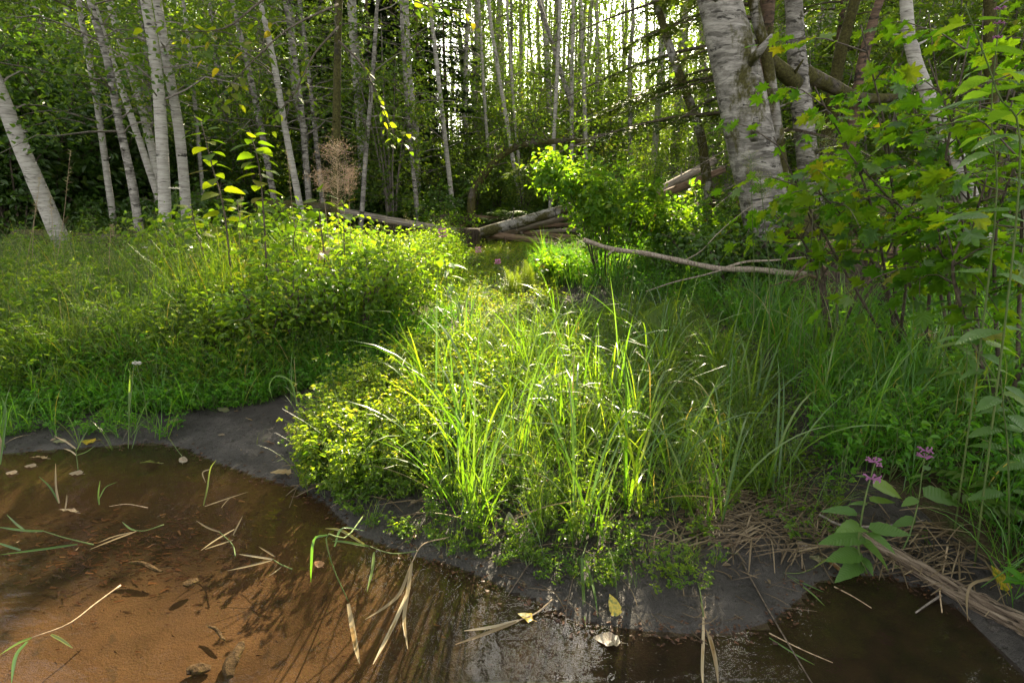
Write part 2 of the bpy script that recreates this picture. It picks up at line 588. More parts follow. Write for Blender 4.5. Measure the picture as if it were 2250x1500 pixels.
M_CEDAR = leaf_mat('cedar_spray', [(0.0, (0.027, 0.046, 0.010)), (0.6, (0.049, 0.076, 0.014)), (1.0, (0.091, 0.107, 0.022))], 0.35)
M_MAPLE = leaf_mat('vine_maple_leaf', [(0.0, (0.042, 0.110, 0.012)), (0.45, (0.068, 0.145, 0.013)), (0.9, (0.105, 0.165, 0.014)), (0.985, (0.13, 0.16, 0.015)), (1.0, (0.16, 0.15, 0.02))], 0.6, per_object=True, veins=9)
M_ALDER = leaf_mat('alder_leaf', [(0.0, (0.049, 0.097, 0.012)), (0.5, (0.079, 0.128, 0.014)), (0.9, (0.134, 0.153, 0.016)), (1.0, (0.190, 0.150, 0.030))], 0.55, per_object=True, veins=11, tint=(2.6, 2.5, 0.45))
M_NETTLE = leaf_mat('nettle_leaf', [(0.0, (0.066, 0.138, 0.031)), (0.6, (0.099, 0.186, 0.041)), (1.0, (0.140, 0.207, 0.041))], 0.42, per_object=True, veins=13, spec=0.6)
M_BROAD = leaf_mat('broad_leaf', [(0.0, (0.037, 0.087, 0.016)), (1.0, (0.085, 0.133, 0.016))], 0.55, per_object=True, veins=9)
M_BERRY = leaf_mat('salmonberry_leaf', [(0.0, (0.056, 0.130, 0.013)), (0.6, (0.094, 0.170, 0.015)), (0.96, (0.132, 0.190, 0.019)), (1.0, (0.188, 0.150, 0.021))], 0.6, per_object=True, veins=9)
M_BERRY_S = leaf_mat('salmonberry_inner_leaf', [(0.0, (0.049, 0.121, 0.015)), (0.6, (0.092, 0.167, 0.017)), (0.92, (0.140, 0.184, 0.024)), (1.0, (0.216, 0.149, 0.036))], 0.58)
M_FERN = leaf_mat('fern_frond', [(0.0, (0.037, 0.082, 0.012)), (1.0, (0.085, 0.143, 0.016))], 0.5)
M_HORSE = leaf_mat('horsetail', [(0.0, (0.098, 0.163, 0.022)), (1.0, (0.171, 0.214, 0.029))], 0.5)
M_STRAW = leaf_mat('dead_blade', [(0.0, (0.16, 0.115, 0.065)), (0.5, (0.28, 0.21, 0.12)), (1.0, (0.40, 0.32, 0.21))], 0.3, tint=(1.1, 1.0, 0.8), per_object=True)
M_STRAW_S = leaf_mat('dead_stems', [(0.0, (0.07, 0.05, 0.03)), (0.5, (0.15, 0.11, 0.065)), (1.0, (0.27, 0.21, 0.13))], 0.3, tint=(1.1, 1.0, 0.8))
M_SEED = leaf_mat('dry_seed_head', [(0.0, (0.22, 0.15, 0.10)), (0.6, (0.34, 0.25, 0.18)), (1.0, (0.48, 0.38, 0.30))], 0.5, tint=(1.2, 1.1, 0.95))
M_SEED_G = leaf_mat('pale_seed_head', [(0.0, (0.16, 0.18, 0.07)), (1.0, (0.32, 0.29, 0.15))], 0.5, tint=(1.2, 1.1, 0.8))
M_PINK = leaf_mat('pink_petal', [(0.0, (0.24, 0.08, 0.19)), (1.0, (0.42, 0.19, 0.34))], 0.4, tint=(1.1, 1.0, 1.1))
M_WHITE = leaf_mat('white_floret', [(0.0, (0.5, 0.48, 0.42)), (1.0, (0.7, 0.68, 0.62))], 0.4, tint=(1, 1, .95))


def flat_leaf(name, c1, c2, c3, trans=0.3):
    N = NT(name)
    v = N.coord('Object', (1, 1, 1))
    c = N.ramp(N.noise(v, 3.2, 4), [(0.35, c1), (0.52, c2), (0.68, c3)])
    sp = N.n('ShaderNodeSeparateXYZ'); tcv = N.n('ShaderNodeTexCoord'); N.l(tcv.outputs['Object'], sp.inputs[0])
    w = N.math('SUBTRACT', sp.outputs[1], N.math('MULTIPLY', N.math('ABSOLUTE', sp.outputs[0]), 0.8))
    h = N.math('POWER', N.math('ABSOLUTE', N.math('SINE', N.math('MULTIPLY', w, 10 * math.pi))), 0.5)
    b = N.bump(h, 0.6, 0.004)
    d = N.n('ShaderNodeBsdfDiffuse'); N.l(c, d.inputs[0]); N.l(b, d.inputs['Normal'])
    t = N.n('ShaderNodeBsdfTranslucent'); N.l(c, t.inputs[0])
    g = N.n('ShaderNodeBsdfGlossy'); g.inputs['Roughness'].default_value = 0.35
    m = N.n('ShaderNodeMixShader'); m.inputs[0].default_value = trans; N.l(d.outputs[0], m.inputs[1]); N.l(t.outputs[0], m.inputs[2])
    m2 = N.n('ShaderNodeMixShader'); m2.inputs[0].default_value = 0.05; N.l(m.outputs[0], m2.inputs[1]); N.l(g.outputs[0], m2.inputs[2])
    N.l(m2.outputs[0], N.out.inputs[0])
    return N.m


M_F_YELLOW = flat_leaf('fallen_yellow_leaf', (0.20, 0.22, 0.03), (0.50, 0.36, 0.03), (0.62, 0.42, 0.05))
M_F_PALE = flat_leaf('fallen_pale_leaf', (0.20, 0.16, 0.10), (0.28, 0.23, 0.16), (0.20, 0.11, 0.06))
M_F_GREY = flat_leaf('fallen_greygreen_leaf', (0.17, 0.19, 0.10), (0.24, 0.24, 0.13), (0.22, 0.18, 0.08))
M_F_BROWN = flat_leaf('fallen_brown_leaf', (0.26, 0.13, 0.06), (0.36, 0.19, 0.09), (0.20, 0.10, 0.05))
M_F_MIX = flat_leaf('fallen_blotched_leaf', (0.10, 0.15, 0.02), (0.55, 0.40, 0.03), (0.22, 0.24, 0.03))
M_F_TAN = flat_leaf('fallen_tan_leaf', (0.36, 0.26, 0.13), (0.44, 0.33, 0.18), (0.30, 0.19, 0.08))
M_F_GREEN = flat_leaf('fallen_green_leaf', (0.16, 0.20, 0.05), (0.24, 0.27, 0.07), (0.30, 0.29, 0.10))


def stem_mat(name, c1, c2, rough=0.7):
    N = NT(name)
    c = N.ramp(N.noise(N.coord('Object', (20, 20, 6)), 3, 3), [(0.35, c1), (0.65, c2)])
    N.principled(c, rough, None, 0.3); return N.m


M_STEM = stem_mat('green_stem', (0.05, 0.085, 0.02), (0.10, 0.13, 0.035))
M_TWIG = stem_mat('brown_twig', (0.035, 0.025, 0.018), (0.11, 0.085, 0.06))
M_TWIG_P = stem_mat('grey_twig', (0.09, 0.075, 0.06), (0.22, 0.19, 0.16))
M_STEM_DRY = stem_mat('dry_stem', (0.20, 0.14, 0.08), (0.36, 0.27, 0.17))
M_STEM_RED = stem_mat('reddish_stem', (0.10, 0.035, 0.02), (0.18, 0.08, 0.04))


def birch_mat(name, white=(0.44, 0.41, 0.365), grey=(0.23, 0.21, 0.185), dark=0.0, moss=0.0, vs_=1.0, lent=1.0, mottled=False):
    N = NT(name)
    uvx = N.n('ShaderNodeTexCoord')
    ob = uvx.outputs['Object']
    m1 = N.n('ShaderNodeMapping'); m1.inputs['Scale'].default_value = (5 * vs_, 5 * vs_, 30 * vs_); N.l(ob, m1.inputs[0])
    m2 = N.n('ShaderNodeMapping'); m2.inputs['Scale'].default_value = (9 * vs_, 9 * vs_, 95 * vs_); N.l(ob, m2.inputs[0])
    m3 = N.n('ShaderNodeMapping'); m3.inputs['Scale'].default_value = ((3.2 * vs_, 3.2 * vs_, 6.5 * vs_) if not mottled else (5.0 * vs_, 5.0 * vs_, 17.0 * vs_)); N.l(ob, m3.inputs[0])
    tone = N.noise(m1.outputs[0], 1.0, 5, 0.6)
    base = N.ramp(tone, [(0.30, grey), (0.46, tuple(0.5 * (a + b) for a, b in zip(white, grey))), (0.62, white)])
    le = N.noise(m2.outputs[0], 1.0, 2, 0.5)
    lm = N.ramp(le, [(0.60, (0, 0, 0)), (0.68, (1, 1, 1))])
    base = N.mix(N.math('MULTIPLY', lm, 0.75 * lent), base, (0.055, 0.045, 0.038))
    pt = N.noise(m3.outputs[0], 1.0, 6, 0.62, 0.6)
    lo = 0.63 - 0.12 * dark
    pm = N.ramp(pt, [(lo, (0, 0, 0)), (lo + 0.05, (1, 1, 1))])
    base = N.mix(N.math('MULTIPLY', pm, 0.92), base, (0.030, 0.026, 0.022))
    if mottled:                                   # lichen-grey smears running round the trunk
        m4 = N.n('ShaderNodeMapping'); m4.inputs['Scale'].default_value = (4.0, 4.0, 11.0); N.l(ob, m4.inputs[0])
        sm = N.ramp(N.noise(m4.outputs[0], 1.0, 7, 0.7, 0.8), [(0.44, (0, 0, 0)), (0.60, (1, 1, 1))])
        base = N.mix(N.math('MULTIPLY', sm, 0.78), base, (0.065, 0.058, 0.048))
    if moss > 0:
        mo = N.noise(N.coord('Object', (2.2, 2.2, 1.1)), 1.2, 6, 0.7)
        lo = 0.62 - 0.25 * moss
        mm = N.ramp(mo, [(lo, (0, 0, 0)), (lo + 0.08, (1, 1, 1))])
        mc = N.ramp(N.noise(N.coord('Object', (1, 1, 1)), 40, 3), [(0.3, (0.035, 0.030, 0.010)), (0.6, (0.075, 0.070, 0.020)), (0.8, (0.12, 0.11, 0.03))])
        base = N.mix(mm, base, mc)
    hgt = N.math('SUBTRACT', N.noise(m2.outputs[0], 1.4, 5, 0.65), N.math('MULTIPLY', pm, -0.6))
    b = N.bump(hgt, 0.7, 0.02)
    N.principled(base, 0.85, b, 0.2)
    return N.m


M_BIRCH = birch_mat('birch_bark', dark=0.15)
M_BIRCH_D = birch_mat('weathered_birch_bark', (0.40, 0.37, 0.33), (0.19, 0.17, 0.15), 0.55, 0.12, 1.0, 0.8, True)
M_BIRCH_BIG = birch_mat('old_birch_bark', (0.40, 0.37, 0.33), (0.15, 0.135, 0.115), 0.45, 0.30, 1.0, 0.35, True)
M_BIRCH_M = birch_mat('mossy_birch_bark', (0.33, 0.31, 0.28), (0.17, 0.155, 0.13), 0.75, 0.75)
M_MOSSY = birch_mat('mossy_dark_bark', (0.12, 0.10, 0.08), (0.06, 0.05, 0.04), 0.9, 0.95)
M_DARKBARK = birch_mat('brown_bark', (0.17, 0.11, 0.075), (0.07, 0.05, 0.036), 0.7, 0.25)


def wood_mat(name, c1, c2, c3, moss=0.0, st=1.0):
    """grey weathered wood: grain along local Z"""
    N = NT(name)
    gr = N.noise(N.coord('Object', (38 * st, 38 * st, 2.2 * st)), 1.0, 6, 0.65)
    c = N.ramp(gr, [(0.32, c1), (0.5, c2), (0.68, c3)])
    cr = N.noise(N.coord('Object', (60 * st, 60 * st, 1.6 * st)), 1.0, 3, 0.5)
    cm = N.ramp(cr, [(0.33, (1, 1, 1)), (0.38, (0, 0, 0))])
    c = N.mix(N.math('MULTIPLY', cm, 0.8), c, tuple(0.25 * a for a in c1))
    if moss:
        mo = N.noise(N.coord('Object', (3, 3, 2)), 1.4, 6, 0.7)
        mm = N.ramp(mo, [(0.62 - 0.2 * moss, (0, 0, 0)), (0.70 - 0.2 * moss, (1, 1, 1))])
        c = N.mix(mm, c, (0.07, 0.065, 0.018))
    b = N.bump(N.math('SUBTRACT', gr, N.math('MULTIPLY', cm, 0.8)), 0.9, 0.02)
    N.principled(c, 0.85, b, 0.2); return N.m


M_LOG = wood_mat('weathered_log', (0.14, 0.11, 0.085), (0.28, 0.235, 0.19), (0.42, 0.37, 0.31), 0.1)
M_LOG_B = wood_mat('brown_log', (0.09, 0.055, 0.035), (0.17, 0.11, 0.07), (0.25, 0.18, 0.12), 0.2)
M_BRANCH = wood_mat('bare_branch', (0.16, 0.12, 0.09), (0.30, 0.24, 0.19), (0.42, 0.36, 0.30), 0.0, 2.0)
M_ROT = wood_mat('rotten_log', (0.058, 0.040, 0.027), (0.144, 0.108, 0.076), (0.245, 0.194, 0.144), 0.15, 1.6)
M_STUMP = wood_mat('dark_stump', (0.025, 0.018, 0.012), (0.055, 0.04, 0.028), (0.10, 0.075, 0.05), 0.4)
M_ROOT = stem_mat('root', (0.045, 0.028, 0.018), (0.12, 0.08, 0.05), 0.9)


def ground_mats():
    # wet mud
    N = NT('wet_mud')
    v = N.coord('Object')
    big = N.noise(v, 5.0, 8, 0.7); fine = N.noise(v, 60, 4, 0.7); gr = N.noise(v, 260, 2, 0.7)
    c = N.ramp(big, [(0.3, (0.020, 0.018, 0.016)), (0.52, (0.060, 0.054, 0.049)), (0.72, (0.110, 0.097, 0.086))])
    c = N.mix(N.math('MULTIPLY', N.ramp(fine, [(0.55, (0, 0, 0)), (0.7, (1, 1, 1))]), 0.35), c, (0.10, 0.085, 0.075))
    wet = N.attr('wet')
    c = N.mix(wet, N.mix(0.25, c, (0.08, 0.062, 0.05)), c)
    ro = N.ramp(N.math('ADD', N.math('MULTIPLY', wet, -0.38), N.math('MULTIPLY', fine, 0.25)), [(0.0, (0.5, 0.5, 0.5)), (0.15, (0.9, 0.8, 0.8))])
    pit = N.ramp(N.noise(v, 26, 3, 0.5), [(0.30, (0, 0, 0)), (0.42, (1, 1, 1))])
    h = N.math('ADD', N.math('ADD', N.math('MULTIPLY', fine, 0.5), N.math('MULTIPLY', gr, 0.35)), N.math('MULTIPLY', pit, 0.5))
    N.principled(c, ro, N.bump(h, 1.0, 0.035), 0.22)
    mud = N.m
    # stream bed
    N = NT('stream_bed_sand')
    v = N.coord('Object')
    big = N.noise(v, 2.2, 5, 0.6); fine = N.noise(v, 120, 3, 0.75)
    sand = N.ramp(big, [(0.3, (0.034, 0.0185, 0.0080)), (0.5, (0.055, 0.030, 0.0128)), (0.7, (0.074, 0.042, 0.019))])
    sand = N.mix(N.math('MULTIPLY', N.ramp(fine, [(0.35, (1, 1, 1)), (0.6, (0, 0, 0))]), 0.5), sand, (0.028, 0.015, 0.007))
    spots = N.noise(v, 9, 5, 0.6, 0.4)
    sand = N.mix(N.ramp(spots, [(0.60, (0, 0, 0)), (0.70, (0.85, 0.85, 0.85))]), sand, (0.016, 0.010, 0.006))
    muck = N.ramp(N.noise(v, 14, 5), [(0.3, (0.009, 0.007, 0.005)), (0.7, (0.022, 0.015, 0.010))])
    c = N.mix(N.attr('sand'), muck, sand)
    c = N.mix(N.math('MULTIPLY', N.attr('algae'), 0.5), c, (0.024, 0.024, 0.007))
    N.principled(c, 0.9, N.bump(N.math('ADD', fine, N.math('MULTIPLY', spots, 1.5)), 0.5, 0.01), 0.2)
    bed = N.m
    # soil under the plants
    N = NT('meadow_soil')
    v = N.coord('Object')
    c = N.ramp(N.noise(v, 22, 6, 0.7), [(0.3, (0.030, 0.022, 0.014)), (0.5, (0.060, 0.046, 0.026)), (0.62, (0.050, 0.062, 0.020)), (0.8, (0.12, 0.09, 0.05))])
    N.principled(c, 0.95, N.bump(N.noise(v, 70, 4), 0.8, 0.03), 0.1)
    soil = N.m
    N = NT('forest_litter')
    v = N.coord('Object')
    c = N.ramp(N.noise(v, 9, 7, 0.75), [(0.3, (0.022, 0.017, 0.011)), (0.48, (0.055, 0.040, 0.022)), (0.60, (0.035, 0.050, 0.016)), (0.75, (0.10, 0.07, 0.04))])
    N.principled(c, 0.95, N.bump(N.noise(v, 40, 4), 0.8, 0.05), 0.1)
    return mud, bed, soil, N.m


M_MUD, M_BED, M_SOIL, M_LITTER = ground_mats()


def water_mat():
    N = NT('stream_water')
    v = N.coord('Object', (1, 1, 1))
    n1 = N.noise(N.coord('Object', (5, 9, 1)), 1.0, 2, 0.5, 0.6)
    n2 = N.noise(N.coord('Object', (30, 55, 1)), 1.0, 2, 0.5, 0.5)
    calm = N.noise(v, 0.8, 2)
    h = N.math('ADD', n1, N.math('MULTIPLY', n2, N.math('MULTIPLY', calm, 0.22)))
    b = N.bump(h, 0.075, 0.05)
    tr = N.n('ShaderNodeBsdfTransparent'); tr.inputs[0].default_value = (0.86, 0.78, 0.66, 1)
    gl = N.n('ShaderNodeBsdfGlossy'); gl.inputs['Roughness'].default_value = 0.02; N.l(b, gl.inputs['Normal'])
    ge = N.n('ShaderNodeNewGeometry'); dt = N.n('ShaderNodeVectorMath', operation='DOT_PRODUCT')
    N.l(ge.outputs['Incoming'], dt.inputs[0]); N.l(b, dt.inputs[1])
    co = N.math('SUBTRACT', 1.0, N.math('ABSOLUTE', dt.outputs['Value']), True)       # Schlick, the same from both sides
    fr = N.math('ADD', 0.021, N.math('MULTIPLY', N.math('POWER', co, 5.0), 0.979))
    m = N.n('ShaderNodeMixShader'); N.l(fr, m.inputs[0]); N.l(tr.outputs[0], m.inputs[1]); N.l(gl.outputs[0], m.inputs[2])
    N.l(m.outputs[0], N.out.inputs[0]); return N.m


M_WATER = water_mat()

# ------------------------------------------------------------------ the ground, stream bed, mud and water
def axis(parts):
    out = [parts[0][0]]
    for a, b, st in parts:
        n = max(1, int(round((b - a) / st)))
        out += list(np.linspace(a, b, n + 1)[1:])
    return np.array(out)


gx = axis([(-90, -30, 5), (-30, -8, 0.8), (-8, -3, 0.12), (-3, 3, 0.028), (3, 8, 0.10), (8, 30, 0.8), (30, 90, 5)])
gy = axis([(-12, -3, 1.5), (-3, 0.8, 0.2), (0.8, 4.2, 0.028), (4.2, 8, 0.06), (8, 15, 0.14), (15, 40, 0.8), (40, 150, 5)])
GX, GY = np.meshgrid(gx, gy)
GZ = height(GX, GY)
Vg = np.stack([GX, GY, GZ], -1).reshape(-1, 3)
ny, nx = GX.shape
ii = np.arange(ny * nx).reshape(ny, nx)
Qg = np.stack([ii[:-1, :-1], ii[:-1, 1:], ii[1:, 1:], ii[1:, :-1]], -1).reshape(-1, 4)
cx = Vg[Qg].mean(1)
dwc = sdist(WATER, cx[:, 0], cx[:, 1]); dmc = sdist(MEADOW, cx[:, 0], cx[:, 1]); drc = sdist(RIGHT, cx[:, 0], cx[:, 1])
zone = np.ones(len(Qg), int)                       # 1 mud
zone[(dmc > 0.12) | (drc > 0.25)] = 2              # soil
zone[cx[:, 1] > 10.5] = 3                          # forest floor
zone[(cx[:, 1] > 7.5) & (cx[:, 0] < -1.5)] = 3
zone[(cx[:, 1] > 7.0) & (cx[:, 0] > 2.5)] = 3
zone[dwc > 0.0] = 0
for z, (nm, lab, mt) in enumerate([('stream_bed', 'brown sandy bed of the shallow stream', M_BED), ('mud_bank', 'dark wet mud along the water', M_MUD),
                                   ('meadow_ground', 'dark soil under the grass and herbs', M_SOIL), ('forest_floor', 'leaf-littered forest floor', M_LITTER)]):
    q = Qg[zone == z]
    used, inv = np.unique(q, return_inverse=True)
    v = Vg[used]
    me = mesh_np(nm, v, inv.reshape(-1, 4), None, [mt], smooth=True)
    dw = sdist(WATER, v[:, 0], v[:, 1])
    if z == 0:
        sd = sstep(sdist(BED, v[:, 0], v[:, 1]) / 0.3 + 0.5)
        nb = fbm(v[:, 0] * 2.1 + 5, v[:, 1] * 2.1, 4)
        # an old raft of dark bark and leaf crumbs on the left of the bed
        q0 = plane(270, 1190, -0.1)
        raft = sstep(1.25 - np.hypot((v[:, 0] - q0[0]) / 0.62, (v[:, 1] - q0[1]) / 0.30) + (nb - 0.5) * 1.2)
        sd = sd * (1 - 0.7 * raft)
        a = me.attributes.new('sand', 'FLOAT', 'POINT'); a.data.foreach_set('value', np.clip(sd, 0, 1).astype(np.float32))
        al = sstep(1 - np.abs(dw - 0.10) / 0.16) * sstep((nb - 0.45) / 0.2)
        a = me.attributes.new('algae', 'FLOAT', 'POINT'); a.data.foreach_set('value', np.clip(al * 0.7, 0, 1).astype(np.float32))
    if z == 1:
        a = me.attributes.new('wet', 'FLOAT', 'POINT'); a.data.foreach_set('value', np.clip(1 - sstep((-dw - 0.08) / 0.5), 0, 1).astype(np.float32))
    o = link(nm, me); tag(o, lab, None, None, 'structure')

wx = np.arange(-9, 4.01, 0.1); wy = np.arange(-5, 4.01, 0.1)
WX, WY = np.meshgrid(wx, wy)
wi = np.arange(WX.size).reshape(WX.shape)
Qw = np.stack([wi[:-1, :-1], wi[:-1, 1:], wi[1:, 1:], wi[1:, :-1]], -1).reshape(-1, 4)
Vw = np.stack([WX, WY, np.full(WX.shape, 0.004)], -1).reshape(-1, 3)
cw = Vw[Qw].mean(1)
Qw = Qw[sdist(WATER, cw[:, 0], cw[:, 1]) > -0.25]
used, inv = np.unique(Qw, return_inverse=True)
o = link('stream_water', mesh_np('stream_water', Vw[used], inv.reshape(-1, 4), None, [M_WATER], smooth=True))
tag(o, 'shallow clear brown stream water', None, None, 'structure')

# ------------------------------------------------------------------ trees
def crown_arrays(path, g, nb=60, z0=0.2, blen=2.2, clusters=5, per=9, leaf=0.075, low=0.55, keepfun=None, spread=0.16, up=(0.1, 0.8), origin=(0, 0, 0), twig_r=0.012, tone_c=0.5, ex=0.9):
    """twigs + leaves round a trunk path (world points). Returns MB with material 0 = leaf, 1 = twig; vertices relative to origin."""
    path = np.asarray(path, float)
    L = np.concatenate([[0], np.cumsum(np.linalg.norm(np.diff(path, axis=0), axis=1))]); L /= L[-1]
    mb = MB(); o = np.asarray(origin, float)
    leaves = []; dirs = []; tones = []
    for k in range(nb):
        t = z0 + (0.985 - z0) * ((k + g.random()) / nb) ** ex
        b = np.array([np.interp(t, L, path[:, j]) for j in range(3)])
        az = g.random() * 2 * math.pi; el = g.uniform(*up)
        ln = blen * g.uniform(0.55, 1.15) * (1 - 0.55 * t) * (low if t < 0.4 else 1.0)
        d = np.array([math.cos(az) * math.cos(el), math.sin(az) * math.cos(el), math.sin(el)])
        s = np.linspace(0, 1, 5)[:, None]
        pts = b + d * ln * s + np.array([0, 0, -0.35 * ln]) * s ** 2 + g.normal(size=(5, 3)) * 0.05 * ln * s
        keep = True
        if keepfun is not None:
            keep = keepfun(pts[[2, 4]]).mean() > 0.4
        if keep:
            mb.tube(pts - o, twig_r * (1.15 - s[:, 0]) * (0.5 + ln / blen), 3, 1, 0.5, False)
        tone0 = np.clip(tone_c + g.normal() * 0.13, 0.05, 0.9)
        nc = max(1, int(round(clusters * ln / blen + 0.6)))
        for c in range(nc):
            u = g.uniform(0.25, 1.0)
            cp = np.array([np.interp(u, s[:, 0], pts[:, j]) for j in range(3)]) + g.normal(size=3) * spread * ln * 0.7
            lp = cp + g.normal(size=(per, 3)) * np.array([1, 1, 0.6]) * spread * (0.6 + 0.5 * ln / 2)
            leaves.append(lp); tones.append(np.clip(tone0 + g.normal(size=per) * 0.12, 0, 1))
            dirs.append(np.tile(d, (per, 1)))
    C = np.vstack(leaves); D = np.vstack(dirs); tn = np.concatenate(tones)
    if keepfun is not None:
        k = keepfun(C); C = C[k]; D = D[k]; tn = tn[k]
    if len(C):
        V, Q, idx = leaf_quads(C - o, leaf * g.uniform(0.7, 1.2, len(C)), g, up=0.5, droop=0.35, D=D)
        mb.add(V, Q, None, tn[idx], 0)
    return mb


def join(a, b):
    a.V += b.V; a.tone += b.tone; a.qm += b.qm; a.tm += b.tm
    a.Q += [q + a.n for q in b.Q]; a.T += [q + a.n for q in b.T]; a.n += b.n


def trunk_mesh(name, path, r, mat, sides=12, origin=(0, 0, 0), g=None, jitter=0.08, knots=4):
    """tapered, slightly lumpy trunk with branch collars"""
    P = np.asarray(path, float) - np.asarray(origin)
    g = g or rng
    n = len(P)
    R = np.broadcast_to(np.asarray(r, float), (n,)) * (1 + 0.05 * (g.random(n) - 0.5))
    V, Q, T, uv = tube(P, R, sides, True, jitter, g)
    mb = MB(); mb.add(V, Q, T)
    for k in range(knots):
        i = int(g.integers(1, max(2, n // 2)))
        a = g.random() * 6.28; d = np.array([math.cos(a), math.sin(a), g.uniform(0.2, 0.7)])
        p = P[i] + d * R[i] * 0.7
        mb.tube([p, p + d * R[i] * 0.7, p + d * R[i] * g.uniform(1.0, 2.4)], [R[i] * 0.28, R[i] * 0.18, R[i] * 0.09], 6)
    return mb.mesh(name, [mat], True)


def px_path(pts, total=15.0, sway=0.15, g=None, up_turn=0.5):
    """trunk path: given (px, py, Y) points bottom -> top, go on above the frame to the full height"""
    g = g or rng
    W = [at(*p) for p in pts]
    b = W[0]
    W[0] = np.array([b[0], b[1], b[2]])
    d = unit(W[-1] - W[-2])
    last = W[-1]
    z = last[2]
    ztop = hz(b[0], b[1]) + total
    k = 0
    while z < ztop:
        d = unit(d + np.array([g.normal() * 0.05, g.normal() * 0.05, 0.12 * up_turn]))
        st = min(2.2, max(0.7, ztop - z))
        last = last + d * st
        W.append(last); z = last[2]; k += 1
        if k > 20: break
    return np.array(W)


def near_tree(name, label, cat, pts, wpx, mat, total=15.0, crown=None, group=None, sides=12, sink=True, flare=1.25, cmat=None, r_top=0.25):
    W = px_path(pts, total)
    base = W[0].copy()
    Y = pts[0][2]
    hb = hz(base[0], base[1])
    if sink and base[2] > hb - 0.05:                     # run the trunk down into the soil
        d = unit(W[0] - W[1]); d = d / max(0.2, -d[2])
        W = np.vstack([W[0] + d * (base[2] - hb + 0.08), W])
    base = np.array([W[0][0], W[0][1], hz(W[0][0], W[0][1])])
    n = max(14, int(total * 3))
    C = curve(W, n)
    depth = base[1] * CP - (base[2] - CAM_H) * SP
    r0 = wpx / FPX * depth * (0.41 if wpx < 60 else 0.48)
    s = np.linspace(0, 1, n)
    R = r0 * (1 - (1 - r_top) * s) * (1 + (flare - 1) * np.exp(-s * total / 0.35))
    root = thing(name, label, cat, base, group)
    link('trunk', trunk_mesh(name + '_trunk', C, R, mat, sides, base), root)
    if crown is not None:
        kw = dict(nb=46, z0=0.16, blen=2.0, clusters=5, per=9, leaf=0.07)
        kw.update(crown)
        g = np.random.default_rng(int(abs(pts[0][0] * 13 + pts[0][1])) + 5)
        mb = crown_arrays(C, g, keepfun=lambda P: sun_keep(P, g), origin=base, **kw)
        link('crown', mb.mesh(name + '_crown', [cmat or M_CANOPY, M_TWIG_P]), root)
    return root, C


